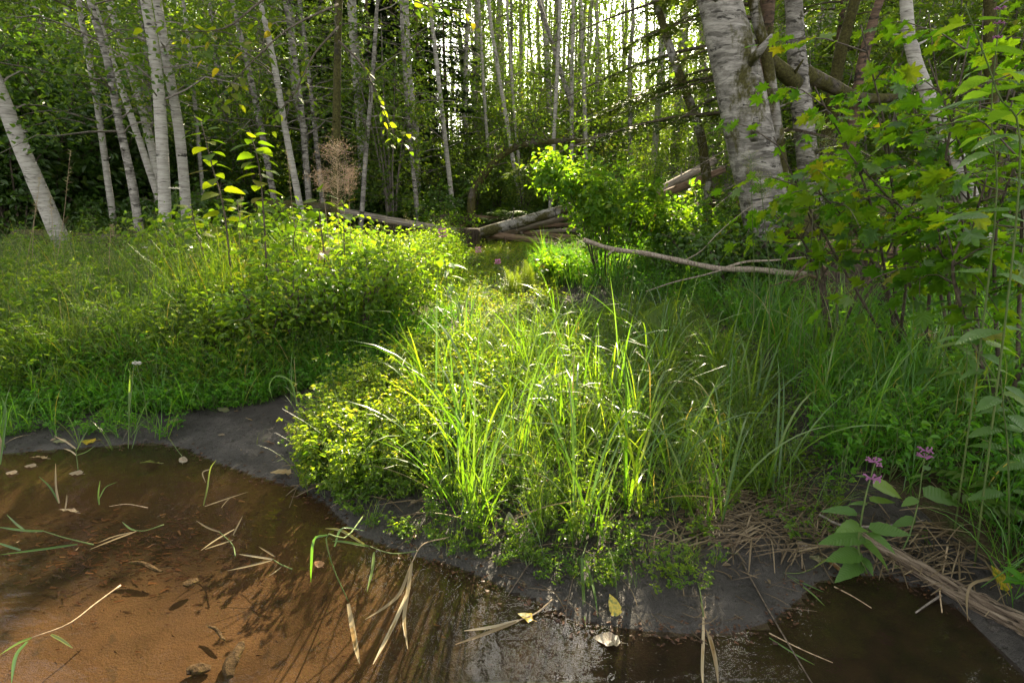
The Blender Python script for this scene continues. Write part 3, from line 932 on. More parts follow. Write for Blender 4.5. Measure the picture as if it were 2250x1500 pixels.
BT = 'birch_tree'
BIRCHES = [
    # label, pts(px,py,Y), width px, mat, crown?
    ('thick white birch leaning in at the left edge of the photo', [(92, 430, 7.6), (45, 320, 7.5), (0, 205, 7.4), (-80, 20, 7.2)], 40, M_BIRCH, 15),
    ('straight pale birch on the mossy root mound behind the left meadow', [(364, 545, 7.7), (362, 440, 7.7), (350, 220, 7.7), (335, 90, 7.7), (320, 0, 7.7)], 34, M_BIRCH, 16),
    ('pale birch just right of the birch on the root mound, bending left', [(410, 470, 8.2), (395, 300, 8.2), (368, 140, 8.2), (345, 0, 8.2)], 28, M_BIRCH, 16),
    ('thin grey birch whose brown broken top leans over the left thicket', [(306, 505, 7.9), (290, 400, 7.9), (262, 270, 7.9), (238, 140, 7.9), (208, 40, 7.9), (192, -20, 7.9)], 23, M_BIRCH_D, 13),
    ('slanting white birch crossing behind the brown-topped one', [(345, 425, 9.0), (300, 290, 9.0), (255, 160, 9.0), (222, 60, 9.0), (200, -10, 9)], 18, M_BIRCH, 15),
    ('spotted birch standing behind the thicket, left of the brown-topped birch', [(234, 375, 9.6), (215, 240, 9.6), (192, 110, 9.6), (172, 0, 9.6)], 17, M_BIRCH, 15),
    ('grey-white birch slanting behind the twin pale trunks', [(338, 345, 10.0), (312, 240, 10.0), (275, 120, 10.0), (240, 0, 10.0)], 22, M_BIRCH, 15),
    ('dim birch seen between the twin pale trunks', [(340, 390, 11.0), (330, 260, 11.0), (318, 110, 11.0), (306, 0, 11.0)], 14, M_BIRCH_D, 15),
    ('thin birch beside the right twin trunk, partly behind leaves', [(443, 390, 12.0), (430, 250, 12.0), (418, 120, 12.0), (402, 0, 12.0)], 11, M_BIRCH, 15),
    ('birch with a pale curved trunk above the alder sapling', [(590, 370, 10.8), (570, 265, 10.8), (548, 160, 10.8), (524, 60, 10.8), (510, 0, 10.8)], 17, M_BIRCH_D, 15),
    ('clean white birch leaning left behind the alder sapling', [(650, 405, 9.8), (628, 290, 9.8), (606, 160, 9.8), (586, 60, 9.8), (572, 0, 9.8)], 18, M_BIRCH, 15),
    ('birch with an orange scar just left of the dark mossy trunk', [(674, 380, 10.6), (664, 260, 10.6), (648, 130, 10.6), (626, 0, 10.6)], 16, M_BIRCH_D, 15),
    ('speckled birch close behind the dark mossy trunk', [(700, 360, 12.5), (686, 230, 12.5), (672, 110, 12.5), (658, 0, 12.5)], 13, M_BIRCH_D, 15),
    ('birch that leans right, beside the dry pink seed head', [(798, 425, 11.2), (806, 310, 11.2), (816, 200, 11.2), (826, 60, 11.2), (830, 0, 11.2)], 13, M_BIRCH_D, 14),
    ('slim birch in front of the dark firs left of centre', [(908, 375, 12.6), (896, 250, 12.6), (888, 130, 12.6), (882, 0, 12.6)], 12, M_BIRCH_D, 15),
    ('birch curving left above the arching stem', [(980, 325, 13.6), (966, 200, 13.6), (955, 100, 13.6), (946, 0, 13.6)], 13, M_BIRCH, 16),
    ('thin straight birch at the centre top of the photo', [(1072, 330, 17.0), (1062, 180, 17.0), (1051, 0, 17.0)], 9, M_BIRCH, 17),
    ('birch whose foot stands behind the arching stem', [(1140, 430, 15.5), (1112, 260, 15.5), (1092, 140, 15.5), (1073, 0, 15.5)], 12, M_BIRCH, 17),
    ('slim birch right of the arching stem, thin as a pole', [(1146, 415, 17.5), (1130, 250, 17.5), (1121, 120, 17.5), (1114, 0, 17.5)], 9, M_BIRCH, 17),
    ('tall straight birch left of the forked birch', [(1210, 440, 14.6), (1219, 260, 14.6), (1226, 120, 14.6), (1231, 0, 14.6)], 12, M_BIRCH, 17),
    ('forked birch right of centre, its long arm leaning left', [(1256, 420, 15.4), (1256, 250, 15.4), (1257, 120, 15.4), (1260, 0, 15.4)], 12, M_BIRCH, 17),
    ('hazy birch right of the forked birch', [(1289, 400, 17.2), (1284, 220, 17.2), (1279, 100, 17.2), (1276, 0, 17.2)], 12, M_BIRCH, 17),
]
for lab, pts, w, mt, tot in BIRCHES:
    Y = pts[0][2]
    root, C = near_tree(BT, lab, 'birch', pts, w, mt, tot,
                        dict(nb=64, leaf=0.08, z0=0.12, per=10, clusters=5, ex=1.3, low=0.7), 'birches nearest the stream', 12 if w > 15 else 9)
    if 'forked' in lab:
        a = at(1257, 232, 15.4)
        P = curve([a, at(1236, 170, 15.2), at(1210, 85, 15.0), at(1183, 0, 14.8), at(1165, -90, 14.6), at(1150, -220, 14.4)], 18)
        link('trunk', trunk_mesh('fork_trunk', P, np.linspace(0.062, 0.03, 18), M_BIRCH_D, 9, root.location, knots=3), root)

near_tree('alder_tree', 'dark mossy alder trunk behind the dry pink seed head', 'alder tree', [(737, 440, 8.8), (739, 300, 8.8), (741, 150, 8.8), (745, 0, 8.8)], 24, M_MOSSY, 14,
          dict(nb=40, leaf=0.075), None, 14)
near_tree(BT, 'leaning birch with a mossy dark foot behind the cedar boughs', 'birch', [(1553, 395, 8.2), (1540, 300, 8.2), (1512, 215, 8.2), (1470, 100, 8.2), (1440, 0, 8.2)], 26, M_BIRCH_M, 14,
          dict(nb=40), 'birches on the right bank', 14)
bigr, bigC = near_tree(BT, 'biggest old birch, thick scarred trunk on the right bank', 'birch', [(1695, 500, 6.6), (1668, 400, 6.6), (1625, 190, 6.6), (1603, 90, 6.6), (1580, 0, 6.6)], 112, M_BIRCH_BIG, 17,
                       dict(nb=80, blen=3.4, clusters=7, per=11, z0=0.22, leaf=0.08), 'birches on the right bank', 28, flare=1.15, r_top=0.3)
near_tree(BT, 'narrow mossy stem squeezed between the two thick right birches', 'birch', [(1712, 330, 6.9), (1700, 240, 6.9), (1682, 110, 6.9), (1655, 0, 6.9)], 34, M_BIRCH_M, 15,
          dict(nb=40, z0=0.3), 'birches on the right bank', 16)
thr, thC = near_tree(BT, 'thick upright birch with a mossy side limb, right of the biggest birch', 'birch', [(1772, 330, 7.2), (1760, 220, 7.2), (1749, 100, 7.2), (1743, 0, 7.2)], 54, M_BIRCH_D, 16,
                     dict(nb=60, blen=3.0, z0=0.24), 'birches on the right bank', 20)
limb = curve([at(1752, 185, 7.15), at(1712, 150, 7.0), at(1690, 118, 6.95), at(1694, 60, 6.95)], 10)
link('limb', trunk_mesh('mossy_limb', limb, np.array([.08, .085, .085, .08, .07, .065, .06, .055, .045, .03]), M_MOSSY, 10, thr.location, knots=2), thr)
limb = curve([at(1765, 160, 7.2), at(1830, 190, 7.4), at(1890, 215, 7.6), at(1975, 215, 7.9)], 10)
link('limb', trunk_mesh('mossy_limb', limb, np.linspace(0.095, 0.05, 10), M_MOSSY, 10, thr.location, knots=2), thr)
near_tree('alder_tree', 'dark mossy trunk leaning right, first behind the thick upright birch', 'alder tree', [(1818, 300, 8.4), (1840, 150, 8.4), (1862, 60, 8.4), (1885, -20, 8.4)], 34, M_MOSSY, 13,
          dict(nb=40, z0=0.25), None, 14)
near_tree('alder_tree', 'bare brown trunk leaning right among the vine maple tops', 'alder tree', [(1870, 300, 8.0), (1893, 150, 8.0), (1915, 60, 8.0), (1945, -30, 8.0)], 30, M_DARKBARK, 12,
          dict(nb=30, z0=0.3), None, 14)
near_tree(BT, 'white birch slanting down behind the vine maple to the lower right', 'birch', [(2150, 490, 5.2), (2100, 340, 5.3), (2035, 200, 5.4), (2005, 110, 5.4), (1990, 0, 5.4)], 42, M_BIRCH, 13,
          dict(nb=40, z0=0.3), 'birches on the right bank', 16)
near_tree('alder_tree', 'dim trunk at the far right behind the vine maple leaves', 'alder tree', [(2190, 420, 7.5), (2180, 200, 7.5), (2175, 0, 7.5)], 34, M_MOSSY, 14, dict(nb=50, blen=2.6, z0=0.15), None, 12)
# the arching stem in the middle
r0 = at(1036, 440, 12.4)
P = curve([np.array([r0[0], r0[1], hz(r0[0], r0[1]) - 0.05]), r0, at(1056, 395, 12.4), at(1095, 348, 12.3), at(1150, 318, 12.2), at(1240, 310, 12.1), at(1300, 312, 12.1)], 26)
base = np.array([P[0][0], P[0][1], hz(P[0][0], P[0][1])])
ar = thing('alder_tree', 'thin arching stem bent over to the right at the middle', 'alder tree', base)
link('trunk', trunk_mesh('arching_trunk', P, np.linspace(0.10, 0.045, 26), M_MOSSY, 10, base), ar)
g = np.random.default_rng(5)
link('crown', crown_arrays(P, g, nb=34, z0=0.25, blen=1.6, clusters=5, per=9, leaf=0.07, origin=base, up=(0.3, 1.3)).mesh('arching_crown', [M_CANOPY, M_TWIG]), ar)

# ------------------------------------------------------------------ the forest behind
VAR = []
for k in range(7):
    g = np.random.default_rng(100 + k)
    H = g.uniform(15, 19)
    n = 16
    zz = np.linspace(-0.15, H, n)
    path = np.stack([np.cumsum(g.normal(size=n) * 0.07) - 0.01 * zz, np.cumsum(g.normal(size=n) * 0.07), zz], -1)
    path[:, :2] -= path[0, :2]
    r = g.uniform(0.075, 0.125)
    tm = trunk_mesh('forest_trunk', path, r * (1 - 0.75 * np.linspace(0, 1, n)), [M_BIRCH, M_BIRCH_D, M_BIRCH][k % 3], 8, (0, 0, 0), g)
    cm = crown_arrays(path, g, nb=130, z0=0.07, blen=2.6, clusters=7, per=13, leaf=0.105, spread=0.17, low=0.75, ex=1.35)
    up_ = crown_arrays(path, g, nb=34, z0=0.55, blen=3.4, clusters=6, per=12, leaf=0.16, spread=0.2, ex=0.8)  # extra leaves above the frame, added to deepen the shade on the understorey
    join(cm, up_); cm = cm.mesh('forest_crown', [M_CANOPY, M_TWIG_P])
    VAR.append((path, tm, cm, H))

FLAB = {'near': 'slender pale trunk in the row just behind the nearest birches',
        'mid': 'thin pale trunk in the middle of the wood',
        'far': 'hair-thin pale trunk at the far side of the wood'}
FG = {'near': 'first row of forest trunks', 'mid': 'middle rows of forest trunks', 'far': 'far rows of forest trunks'}
placed = [np.array(to_px(at(*p[1][0]))) for p in BIRCHES]
pts2 = []
g = np.random.default_rng(21)
tries = 0
while len(pts2) < 250 and tries < 9000:
    tries += 1
    Y = 14 + 34 * g.random() ** 1.15
    X = (g.random() * 2 - 1) * (0.98 * Y + 2)
    # a thinner lane up the stream
    if abs(X - 0.5) < 1.4 and Y < 20: continue
    if any((X - a) ** 2 + (Y - b) ** 2 < 1.25 ** 2 for a, b in pts2): continue
    pts2.append((X, Y))
for k in range(22):
    pts2.append((g.uniform(2, 14), g.uniform(31, 47)))
for k in range(16):
    pts2.append((g.uniform(-.5, 4.5), g.uniform(34, 49)))
n_unique = 0
for i, (X, Y) in enumerate(sorted(pts2, key=lambda p: p[1])):
    path, tm, cm, H = VAR[int(g.integers(len(VAR)))]
    s = g.uniform(0.85, 1.15); rz = g.random() * 6.28
    kind = 'near' if Y < 19 else 'mid' if Y < 30 else 'far'
    b = np.array([X, Y, hz(X, Y) - 0.02])
    root = thing('forest_tree', FLAB[kind], 'tree', b, FG[kind])
    lean = (g.normal() * 0.03, g.normal() * 0.035 - 0.02)
    Rm = Matrix.Rotation(lean[1], 4, 'Y') @ Matrix.Rotation(lean[0], 4, 'X') @ Matrix.Rotation(rz, 4, 'Z') @ Matrix.Diagonal((s, s, s, 1))
    link('trunk', tm, root, mat4=Rm)
    R3 = np.array(Rm.to_3x3())
    wp = path @ R3.T + b
    probe = max(gap(wp[3:] + np.array([dx, 0, 0])).mean() for dx in (-1.3, 0, 1.3))
    if probe > 0.03 and n_unique < 160:
        n_unique += 1
        gg = np.random.default_rng(900 + i)
        mb = crown_arrays(wp, gg, nb=100, z0=0.07, blen=2.5, clusters=6, per=13, leaf=0.105, spread=0.17, low=0.75, ex=1.35, keepfun=lambda P: sun_keep(P, gg), origin=b)
        join(mb, crown_arrays(wp, gg, nb=26, z0=0.55, blen=3.2, clusters=6, per=12, leaf=0.16, spread=0.2, ex=0.8, keepfun=lambda P: sun_keep(P, gg), origin=b))  # the same added upper leaves for shade, thinned along the sun gaps
        link('crown', mb.mesh('forest_crown_open', [M_CANOPY, M_TWIG_P]), root)
    else:
        link('crown', cm, root, mat4=Rm)

# far wood: one mass
g = np.random.default_rng(77)
mb = MB()
for k in range(400):
    Y = g.uniform(50, 85); X = g.uniform(-1.1, 1.1) * Y
    r = g.uniform(0.1, 0.2); H = g.uniform(15, 22); z = hz(X, Y)
    mb.tube([(X, Y, z - 0.1), (X + g.normal() * .5, Y, z + H * .5), (X + g.normal() * .8, Y, z + H)], [r, r * .7, r * .2], 4, 1, 0.5, False)
    m = 270
    C = np.column_stack([X + g.normal(size=m) * 1.6, Y + g.normal(size=m) * 1.6, z + H * g.uniform(0.05, 1.0, m) ** 0.8])
    V, Q, idx = leaf_quads(C, g.uniform(0.20, 0.40, m), g)
    mb.add(V, Q, None, np.clip(0.5 + g.normal(size=m) * 0.2, 0, 1)[idx], 0)
o = link('far_woodland', mb.mesh('far_woodland', [M_CANOPY, M_BIRCH]))
tag(o, 'far edge of the birch wood seen between the trunks', None, None, 'stuff')

# ------------------------------------------------------------------ shrubs and young trees of the understorey
def stem_shrub(g, h, spread, stems=7, per=14, leaf=0.08, side=5, base_leaf=0.15, tone_c=0.45, cl=0.12):
    """many-stemmed leafy shrub; leaves mat 0, stems mat 1"""
    mb = MB(); C = []; D = []; tn = []
    for k in range(stems):
        a = g.random() * 6.283; r = spread * g.uniform(0.3, 1.0); hh = h * g.uniform(0.6, 1.05)
        s = np.linspace(0, 1, 7)[:, None]
        tip = np.array([math.cos(a) * r, math.sin(a) * r, hh])
        pts = np.array([math.cos(a) * 0.08, math.sin(a) * 0.08, -0.05]) * (1 - s) + np.concatenate([tip[:2] * s ** 1.6, tip[2] * (s - 0.12 * s ** 3)], 1)
        pts += g.normal(size=(7, 3)) * 0.03 * s
        mb.tube(pts, 0.010 * h ** 0.5 * (1.1 - s[:, 0]) + 0.003, 4, 1, 0.5, False)
        t0 = tone_c + g.normal() * 0.12
        for j in range(side):
            u = g.uniform(base_leaf, 1.0)
            p = np.array([np.interp(u, s[:, 0], pts[:, i]) for i in range(3)])
            az = a + g.normal() * 1.2; ln = (0.15 + 0.25 * g.random()) * h * 0.45
            d = np.array([math.cos(az), math.sin(az), g.uniform(-0.1, 0.5)])
            q = p + d * ln
            mb.tube([p, p + d * ln * .5 + [0, 0, .02], q], [0.004, 0.003, 0.001], 3, 1, 0.5, False)
            uu = g.random(per)[:, None] ** 0.7
            C.append(p + (q - p) * uu + g.normal(size=(per, 3)) * cl * np.array([1, 1, 0.5])); D.append(np.tile(d, (per, 1)))
            tn.append(np.clip(t0 + g.normal(size=per) * 0.13, 0, 1))
    C = np.vstack(C); D = np.vstack(D); tn = np.concatenate(tn)
    C[:, 2] = np.maximum(C[:, 2], 0.03)
    V, Q, idx = leaf_quads(C, leaf * g.uniform(0.7, 1.25, len(C)), g, up=0.8, droop=0.3, six=True, D=D)
    mb.add(V, Q, None, tn[idx], 0)
    return mb


def split_mesh(mb, name, m_leaf, m_stem):
    V, Q, T, tone, qm, tm = mb.arrays()
    out = []
    for mi, mt, nm in ((0, m_leaf, name + '_foliage'), (1, m_stem, name + '_stems')):
        q = Q[qm == mi]
        used, inv = np.unique(q, return_inverse=True)
        out.append(mesh_np(nm, V[used], inv.reshape(-1, 4), None, [mt], tone[used]))
    return out


SH_LOW = []; SH_TALL = []; SH_SAP = []
for k in range(5):
    g = np.random.default_rng(300 + k)
    SH_LOW.append(split_mesh(stem_shrub(g, 0.95, 0.7, 10, 13, 0.085, 7), 'low_shrub', M_SHADE, M_TWIG))
for k in range(5):
    g = np.random.default_rng(320 + k)
    SH_TALL.append(split_mesh(stem_shrub(g, 3.4, 1.5, 13, 17, 0.115, 13, 0.08, cl=0.2), 'tall_shrub', M_SHADE, M_TWIG))
for k in range(5):
    g = np.random.default_rng(340 + k)
    SH_SAP.append(split_mesh(stem_shrub(g, 4.8, 1.0, 6, 15, 0.09, 22, 0.12, 0.55, cl=0.16), 'sapling', M_CANOPY, M_TWIG_P))


def shrub(name, var, label, cat, group, X, Y, s=1.0, sz=None, g=rng):
    fo, st = var
    b = (X, Y, hz(X, Y))
    root = thing(name, label, cat, b, group)
    Rm = Matrix.Rotation(g.random() * 6.28, 4, 'Z') @ Matrix.Diagonal((s, s, s * (sz or 1), 1))
    link('foliage', fo, root, mat4=Rm); link('stem', st, root, mat4=Rm)
    return root


g = np.random.default_rng(51)
# dark maple thicket at the left
for px, Y, s in [(-150, 9.5, 1.0), (20, 9.2, 0.95), (110, 10.2, 1.15), (215, 11.0, 1.1), (-60, 11.2, 1.4), (60, 12.0, 1.5), (180, 12.5, 1.35), (300, 12.2, 1.0), (-160, 13, 1.5), (430, 13.0, 0.85), (-300, 10, 1.2)]:
    X = at(px, 430, Y)[0]
    shrub('thicket_shrub', SH_TALL[int(g.integers(5))], 'tall dark leafy shrub in the shaded thicket at the left', 'shrub', 'thicket shrubs at the left', X, Y, s, g=g)
# low shrubs at the forest edge, left to right
for k in range(46):
    Y = g.uniform(8.8, 13.5); X = g.uniform(-1.05, 0.05) * Y - 0.8
    if -4.8 < X < 1.2 and Y < 12.6: continue
    shrub('low_shrub', SH_LOW[int(g.integers(5))], 'low leafy shrub along the forest edge behind the left meadow', 'shrub', 'low shrubs behind the left meadow', X, Y, g.uniform(0.6, 1.15), g=g)
for k in range(60):
    Y = g.uniform(13.3, 20); X = g.uniform(-0.95, 0.95) * Y
    shrub('low_shrub', SH_LOW[int(g.integers(5))], 'low green shrub between the trunks behind the log jam', 'shrub', 'low shrubs behind the log jam', X, Y, g.uniform(0.8, 1.6), g=g)
for k in range(70):
    Y = g.uniform(19, 36); X = g.uniform(-0.95, 0.95) * Y
    shrub('low_shrub', SH_LOW[int(g.integers(5))], 'distant low shrub on the forest floor', 'shrub', 'distant shrubs on the forest floor', X, Y, g.uniform(1.2, 2.4), g=g)
# leafy young trees between the trunks
for k in range(64):
    Y = 12.5 + 17 * g.random() ** 1.2; X = g.uniform(-0.9, 0.9) * Y
    if abs(X - 0.2 * (Y - 10) - 0.9) < 1.6 + 0.06 * Y and Y < 21: continue
    shrub('young_tree', SH_SAP[int(g.integers(5))], 'leafy young tree between the pale trunks', 'young tree', 'young trees between the trunks', X, Y, g.uniform(0.7, 1.35), g=g)
for k in range(40):
    Y = g.uniform(20.5, 34); X = 0.2 * (Y - 10) + 0.3 + g.normal() * .09 * Y
    shrub('young_tree', SH_SAP[int(g.integers(5))], 'leafy young tree between the pale trunks', 'young tree', 'young trees between the trunks', X, Y, g.uniform(0.9, 1.3), g=g)
# young growth behind the right bank
for px, Y, s in [(1400, 12.5, 0.42), (1500, 11.5, 0.5), (1600, 10.8, 0.7), (1640, 9.6, 0.55), (1800, 9.4, 0.8), (1920, 9.2, 0.9), (2050, 9.0, 1.0), (2180, 8.4, 0.95), (2330, 8.6, 1.1), (2000, 11, 1.3), (1720, 11.5, 1.0)]:
    X = at(px, 430, Y)[0]
    shrub('bank_sapling', SH_SAP[int(g.integers(5))], 'leafy sapling on the right bank behind the thick birches', 'young tree', 'saplings on the right bank', X, Y, s, g=g)
for k in range(26):
    Y = g.uniform(5.6, 9.5); X = g.uniform(0.26, 0.95) * Y
    shrub('low_shrub', SH_LOW[int(g.integers(5))], 'low shaded shrub on the right bank under the birches', 'shrub', 'low shrubs on the right bank', X, Y, g.uniform(0.5, 0.95), g=g)

# bushy growth round the saplings of the left meadow
SH_BUSH = []
for k in range(4):
    g = np.random.default_rng(380 + k)
    SH_BUSH.append(split_mesh(stem_shrub(g, 0.8, 0.5, 9, 9, 0.075, 6, 0.3), 'bush', M_HERB, M_TWIG))
g = np.random.default_rng(52)
for px, Y, s in [(400, 5.6, .9), (470, 5.3, 1.0), (530, 5.8, 1.05), (600, 5.2, .85), (650, 5.9, 1.0), (700, 5.5, .9), (560, 6.4, 1.1), (440, 6.4, 1.0), (640, 6.6, 1.0), (350, 6.8, .8), (740, 6.2, .75)]:
    shrub('leafy_bush', SH_BUSH[int(g.integers(4))], 'leafy bush crowding the feet of the alder saplings', 'bush', 'bushes among the alder saplings', at(px, 500, Y)[0], Y, s, g=g)

for px, py, s in [(580, 770, .6), (650, 750, .65), (720, 735, .7), (790, 715, .7), (850, 700, .65), (905, 690, .6), (690, 700, .75), (800, 680, .75), (880, 660, .65), (520, 760, .5)]:
    P = on(px, py); shrub('leafy_bush', SH_BUSH[int(g.integers(4))], 'leafy clump on the brow of the left bank', 'bush', 'leafy clumps on the brow of the left bank', P[0], P[1], s, g=g)
SH_ALD = []
for k in range(4):
    g = np.random.default_rng(390 + k)
    SH_ALD.append(split_mesh(stem_shrub(g, 2.4, 1.2, 11, 15, 0.085, 12, 0.1, 0.55, cl=0.17), 'alder_bush', M_CANOPY, M_TWIG))
g = np.random.default_rng(53)
for px, Y, s in [(800, 14.2, .8), (860, 15.2, 1.0), (930, 14.6, .85), (985, 16.0, 1.1), (1040, 14.9, .75), (1095, 16.4, .95), (1150, 15.0, .7), (1205, 16.2, .85), (1260, 14.8, .7), (1320, 15.8, .9), (1390, 14.6, .85), (740, 15.4, 1.0), (1180, 18.5, 1.2), (1060, 19.0, 1.3), (920, 18.6, 1.2)]:
    shrub('alder_bush', SH_ALD[int(g.integers(4))], 'leafy alder bush behind the log jam', 'bush', 'alder bushes behind the log jam', at(px, 430, Y)[0], Y, s, g=g)

# dark young firs left of centre
def conifer(g, H, r0, nb, blen, droop, dens, leaf, first=0.1, az=None, org=None):
    mb = MB(); trunk = MB()
    zz = np.linspace(-0.1, H, 14)
    path = np.stack([0.02 * np.sin(zz), 0.02 * np.cos(zz * 1.3), zz], -1)
    trunk.tube(path, r0 * (1.02 - zz / (H * 1.0 + .1)), 9)
    C = []; D = []; Nn = []
    for k in range(nb):
        t = first + (0.97 - first) * (k + g.random()) / nb
        b = np.array([0, 0, t * H]); a = g.random() * 6.283 if az is None else g.normal(az[0], az[1])
        ln = blen * (1 - 0.85 * t) * g.uniform(0.7, 1.1)
        s = np.linspace(0, 1, 7)
        d = np.array([math.cos(a), math.sin(a), 0])
        pts = b + d * (ln * s)[:, None] + np.array([0, 0, 1])[None] * (0.12 * ln * s - droop * ln * s ** 2 + 0.08 * ln * s ** 4)[:, None]
        mb.tube(pts, 0.016 * (1.1 - s) * (ln / 2 + .3), 4, 1, 0.5, False)
        side = np.array([-d[1], d[0], 0])
        m = int(dens * ln)
        for j in range(m):
            u = g.uniform(0.12, 1.0)
            p = np.array([np.interp(u, s, pts[:, i]) for i in range(3)])
            sg = 1 if g.random() < .5 else -1
            tl = 0.42 * (1 - 0.6 * u) * min(1.0, ln) * g.uniform(.6, 1.1)
            td = unit(side * sg * 0.85 + d * 0.6 + np.array([0, 0, -0.25 - 0.2 * g.random()]))
            q = 7
            w = np.linspace(0.05, 1, q)[:, None]
            lp = p + td * tl * w + np.array([0, 0, -0.12 * tl]) * w ** 2
            for ss in (1, -1):
                C.append(lp); D.append(np.tile(unit(td + ss * 0.75 * np.cross(td, [0, 0, 1])), (q, 1)))
    C = np.vstack(C); D = np.vstack(D)
    if org is not None:
        k = sun_keep(C + org, g); C = C[k]; D = D[k]
    n = unit(np.array([0, 0, 1.0]) + g.normal(size=C.shape) * 0.18)
    d = unit(D + g.normal(size=C.shape) * 0.15); d = unit(d - n * np.sum(d * n, 1)[:, None] + np.array([0, 0, -0.18]))
    sd = unit(np.cross(d, n)); L = leaf * g.uniform(0.7, 1.2, len(C))[:, None]
    V = np.stack([C, C + d * L * .5 + sd * L * .16, C + d * L, C + d * L * .5 - sd * L * .16], 1).reshape(-1, 3)
    Q = (np.arange(len(C)) * 4)[:, None] + np.arange(4)
    mb.add(V, Q, None, np.repeat(np.clip(0.4 + g.normal(size=len(C)) * .18, 0, 1), 4), 0)
    return mb, trunk


M_FIR = leaf_mat('fir_needles', [(0.0, (0.010, 0.026, 0.010)), (1.0, (0.030, 0.060, 0.018))], 0.25)
for vi in range(2):
    g = np.random.default_rng(400 + vi)
    fb, ft = conifer(g, 7.5, 0.10, 90, 1.9, 0.25, 34, 0.10)
    fm = fb.mesh('fir_boughs', [M_FIR, M_TWIG]); fmt = ft.mesh('fir_trunk', [M_DARKBARK], True)
    for px, Y, s in ([(830, 15.5, 1.0), (930, 17, 1.15), (770, 18.5, 1.1)] if vi == 0 else [(880, 16.4, 0.9), (985, 20, 1.1), (700, 17.5, 1.0)]):
        X = at(px, 430, Y)[0]
        root = thing('young_fir', 'dark young fir in the shade left of centre', 'fir tree', (X, Y, hz(X, Y)), 'dark firs left of centre')
        Rm = Matrix.Rotation(g.random() * 6, 4, 'Z') @ Matrix.Diagonal((s, s, s, 1))
        link('trunk', fmt, root, mat4=Rm); link('boughs', fm, root, mat4=Rm)

# the cedar whose boughs hang behind the big birch, and one at the top right
g = np.random.default_rng(431)
for px, Y, H, lab, az, nb, bl in [(1640, 7.9, 9.0, 'cedar with long drooping feathery boughs reaching left behind the biggest birch', (math.pi, 0.75), 46, 3.6),
                              (2330, 8.2, 8.0, 'dark cedar with hanging boughs above the vine maple at the right', None, 70, 2.6),
                              (1800, 10.8, 9.0, 'cedar in the shade behind the two thick right birches', None, 70, 2.6)]:
    X = at(px, 430, Y)[0]
    cb, ct = conifer(g, H, 0.13, nb, bl, 0.42, 40 if az else 26, 0.085, 0.16, az, np.array([X, Y, hz(X, Y)]))
    root = thing('cedar_tree', lab, 'cedar tree', (X, Y, hz(X, Y)), 'cedars on the right bank')
    link('trunk', ct.mesh('cedar_trunk', [M_DARKBARK], True), root)
    link('boughs', cb.mesh('cedar_boughs', [M_CEDAR, M_TWIG]), root)
    if az:
        db = MB()
        for k in range(9):
            z = g.uniform(0.9, 2.3); a = math.pi + g.normal() * 0.5; ln = g.uniform(0.8, 1.9)
            s = np.linspace(0, 1, 6)[:, None]
            p = np.array([0, 0, z]) + np.array([math.cos(a), math.sin(a), -0.5]) * ln * s + g.normal(size=(6, 3)) * .04 * s + np.array([0, 0, .25]) * s ** 2
            db.tube(p, 0.010 * (1.1 - s[:, 0]), 5)
            for j in range(5):
                u = g.uniform(.3, .95); q = np.array([np.interp(u, s[:, 0], p[:, i]) for i in range(3)])
                db.tube([q, q + g.normal(size=3) * .1, q + g.normal(size=3) * .22 + [-.1, 0, -.1]], [.004, .003, .001], 3)
        link('dead_branch', db.mesh('cedar_dead_branches', [M_TWIG_P], True), root)

# ------------------------------------------------------------------ ground cover: herbs and grass nobody could count
def herb_template(g, h, nodes, leaf, lf=3, branch=2, lean=0.3, six=True):
    mb = MB(); C = []; D = []; tn = []
    for b in range(branch):
        a = g.random() * 6.28; hh = h * g.uniform(0.65, 1.05)
        s = np.linspace(0, 1, 5)[:, None]
        tip = np.array([math.cos(a) * hh * lean, math.sin(a) * hh * lean, hh])
        pts = np.concatenate([tip[:2] * s ** 1.5, tip[2] * s], 1) + g.normal(size=(5, 3)) * 0.02 * s
        mb.tube(pts, 0.0022 * (1.2 - s[:, 0]), 3, 1, 0.5, False)
        for k in range(nodes):
            u = 0.18 + 0.82 * (k + g.random()) / nodes
            p = np.array([np.interp(u, s[:, 0], pts[:, i]) for i in range(3)])
            az = g.random() * 6.28
            off = np.array([math.cos(az), math.sin(az), 0.25]) * leaf * (0.5 + 0.9 * g.random())
            for j in range(lf):
                aj = az + (j - (lf - 1) / 2) * 1.15
                C.append(p + off); D.append([math.cos(aj), math.sin(aj), 0.05]); tn.append(0.45 + g.normal() * 0.1 + 0.12 * (u - .5))
    C = np.array(C); D = np.array(D) * 2
    V, Q, idx = leaf_quads(C, leaf * g.uniform(0.75, 1.2, len(C)), g, up=1.0, droop=0.12, aspect=0.62, six=six, D=D)
    mb.add(V, Q, None, np.clip(np.array(tn), 0, 1)[idx], 0)
    return mb.arrays()


def blade(g, L, w, th0, droop, seg=6, p=1.6, twist=0.6):
    """one arching grass blade, base at origin, bending towards +X"""
    t = np.linspace(0, 1, seg + 1)
    th = th0 + droop * t ** p
    ds = L / seg
    x = np.concatenate([[0], np.cumsum(np.sin(th[:-1]) * ds)]); z = np.concatenate([[0], np.cumsum(np.cos(th[:-1]) * ds)])
    ww = w * 0.5 * np.minimum(1, 0.55 + 1.6 * t) * (1 - t ** 2.2) + 0.0003
    tw = twist * t * g.normal()
    sx = -np.cos(th) * np.sin(tw); sy = np.cos(tw); sz = np.sin(th) * np.sin(tw)
    S = np.stack([sx, sy, sz], -1) * ww[:, None]
    P = np.stack([x, 0 * x, z], -1)
    V = np.stack([P - S, P + S], 1).reshape(-1, 3)
    i = np.arange(seg) * 2
    Q = np.stack([i, i + 1, i + 3, i + 2], -1)
    return V, Q


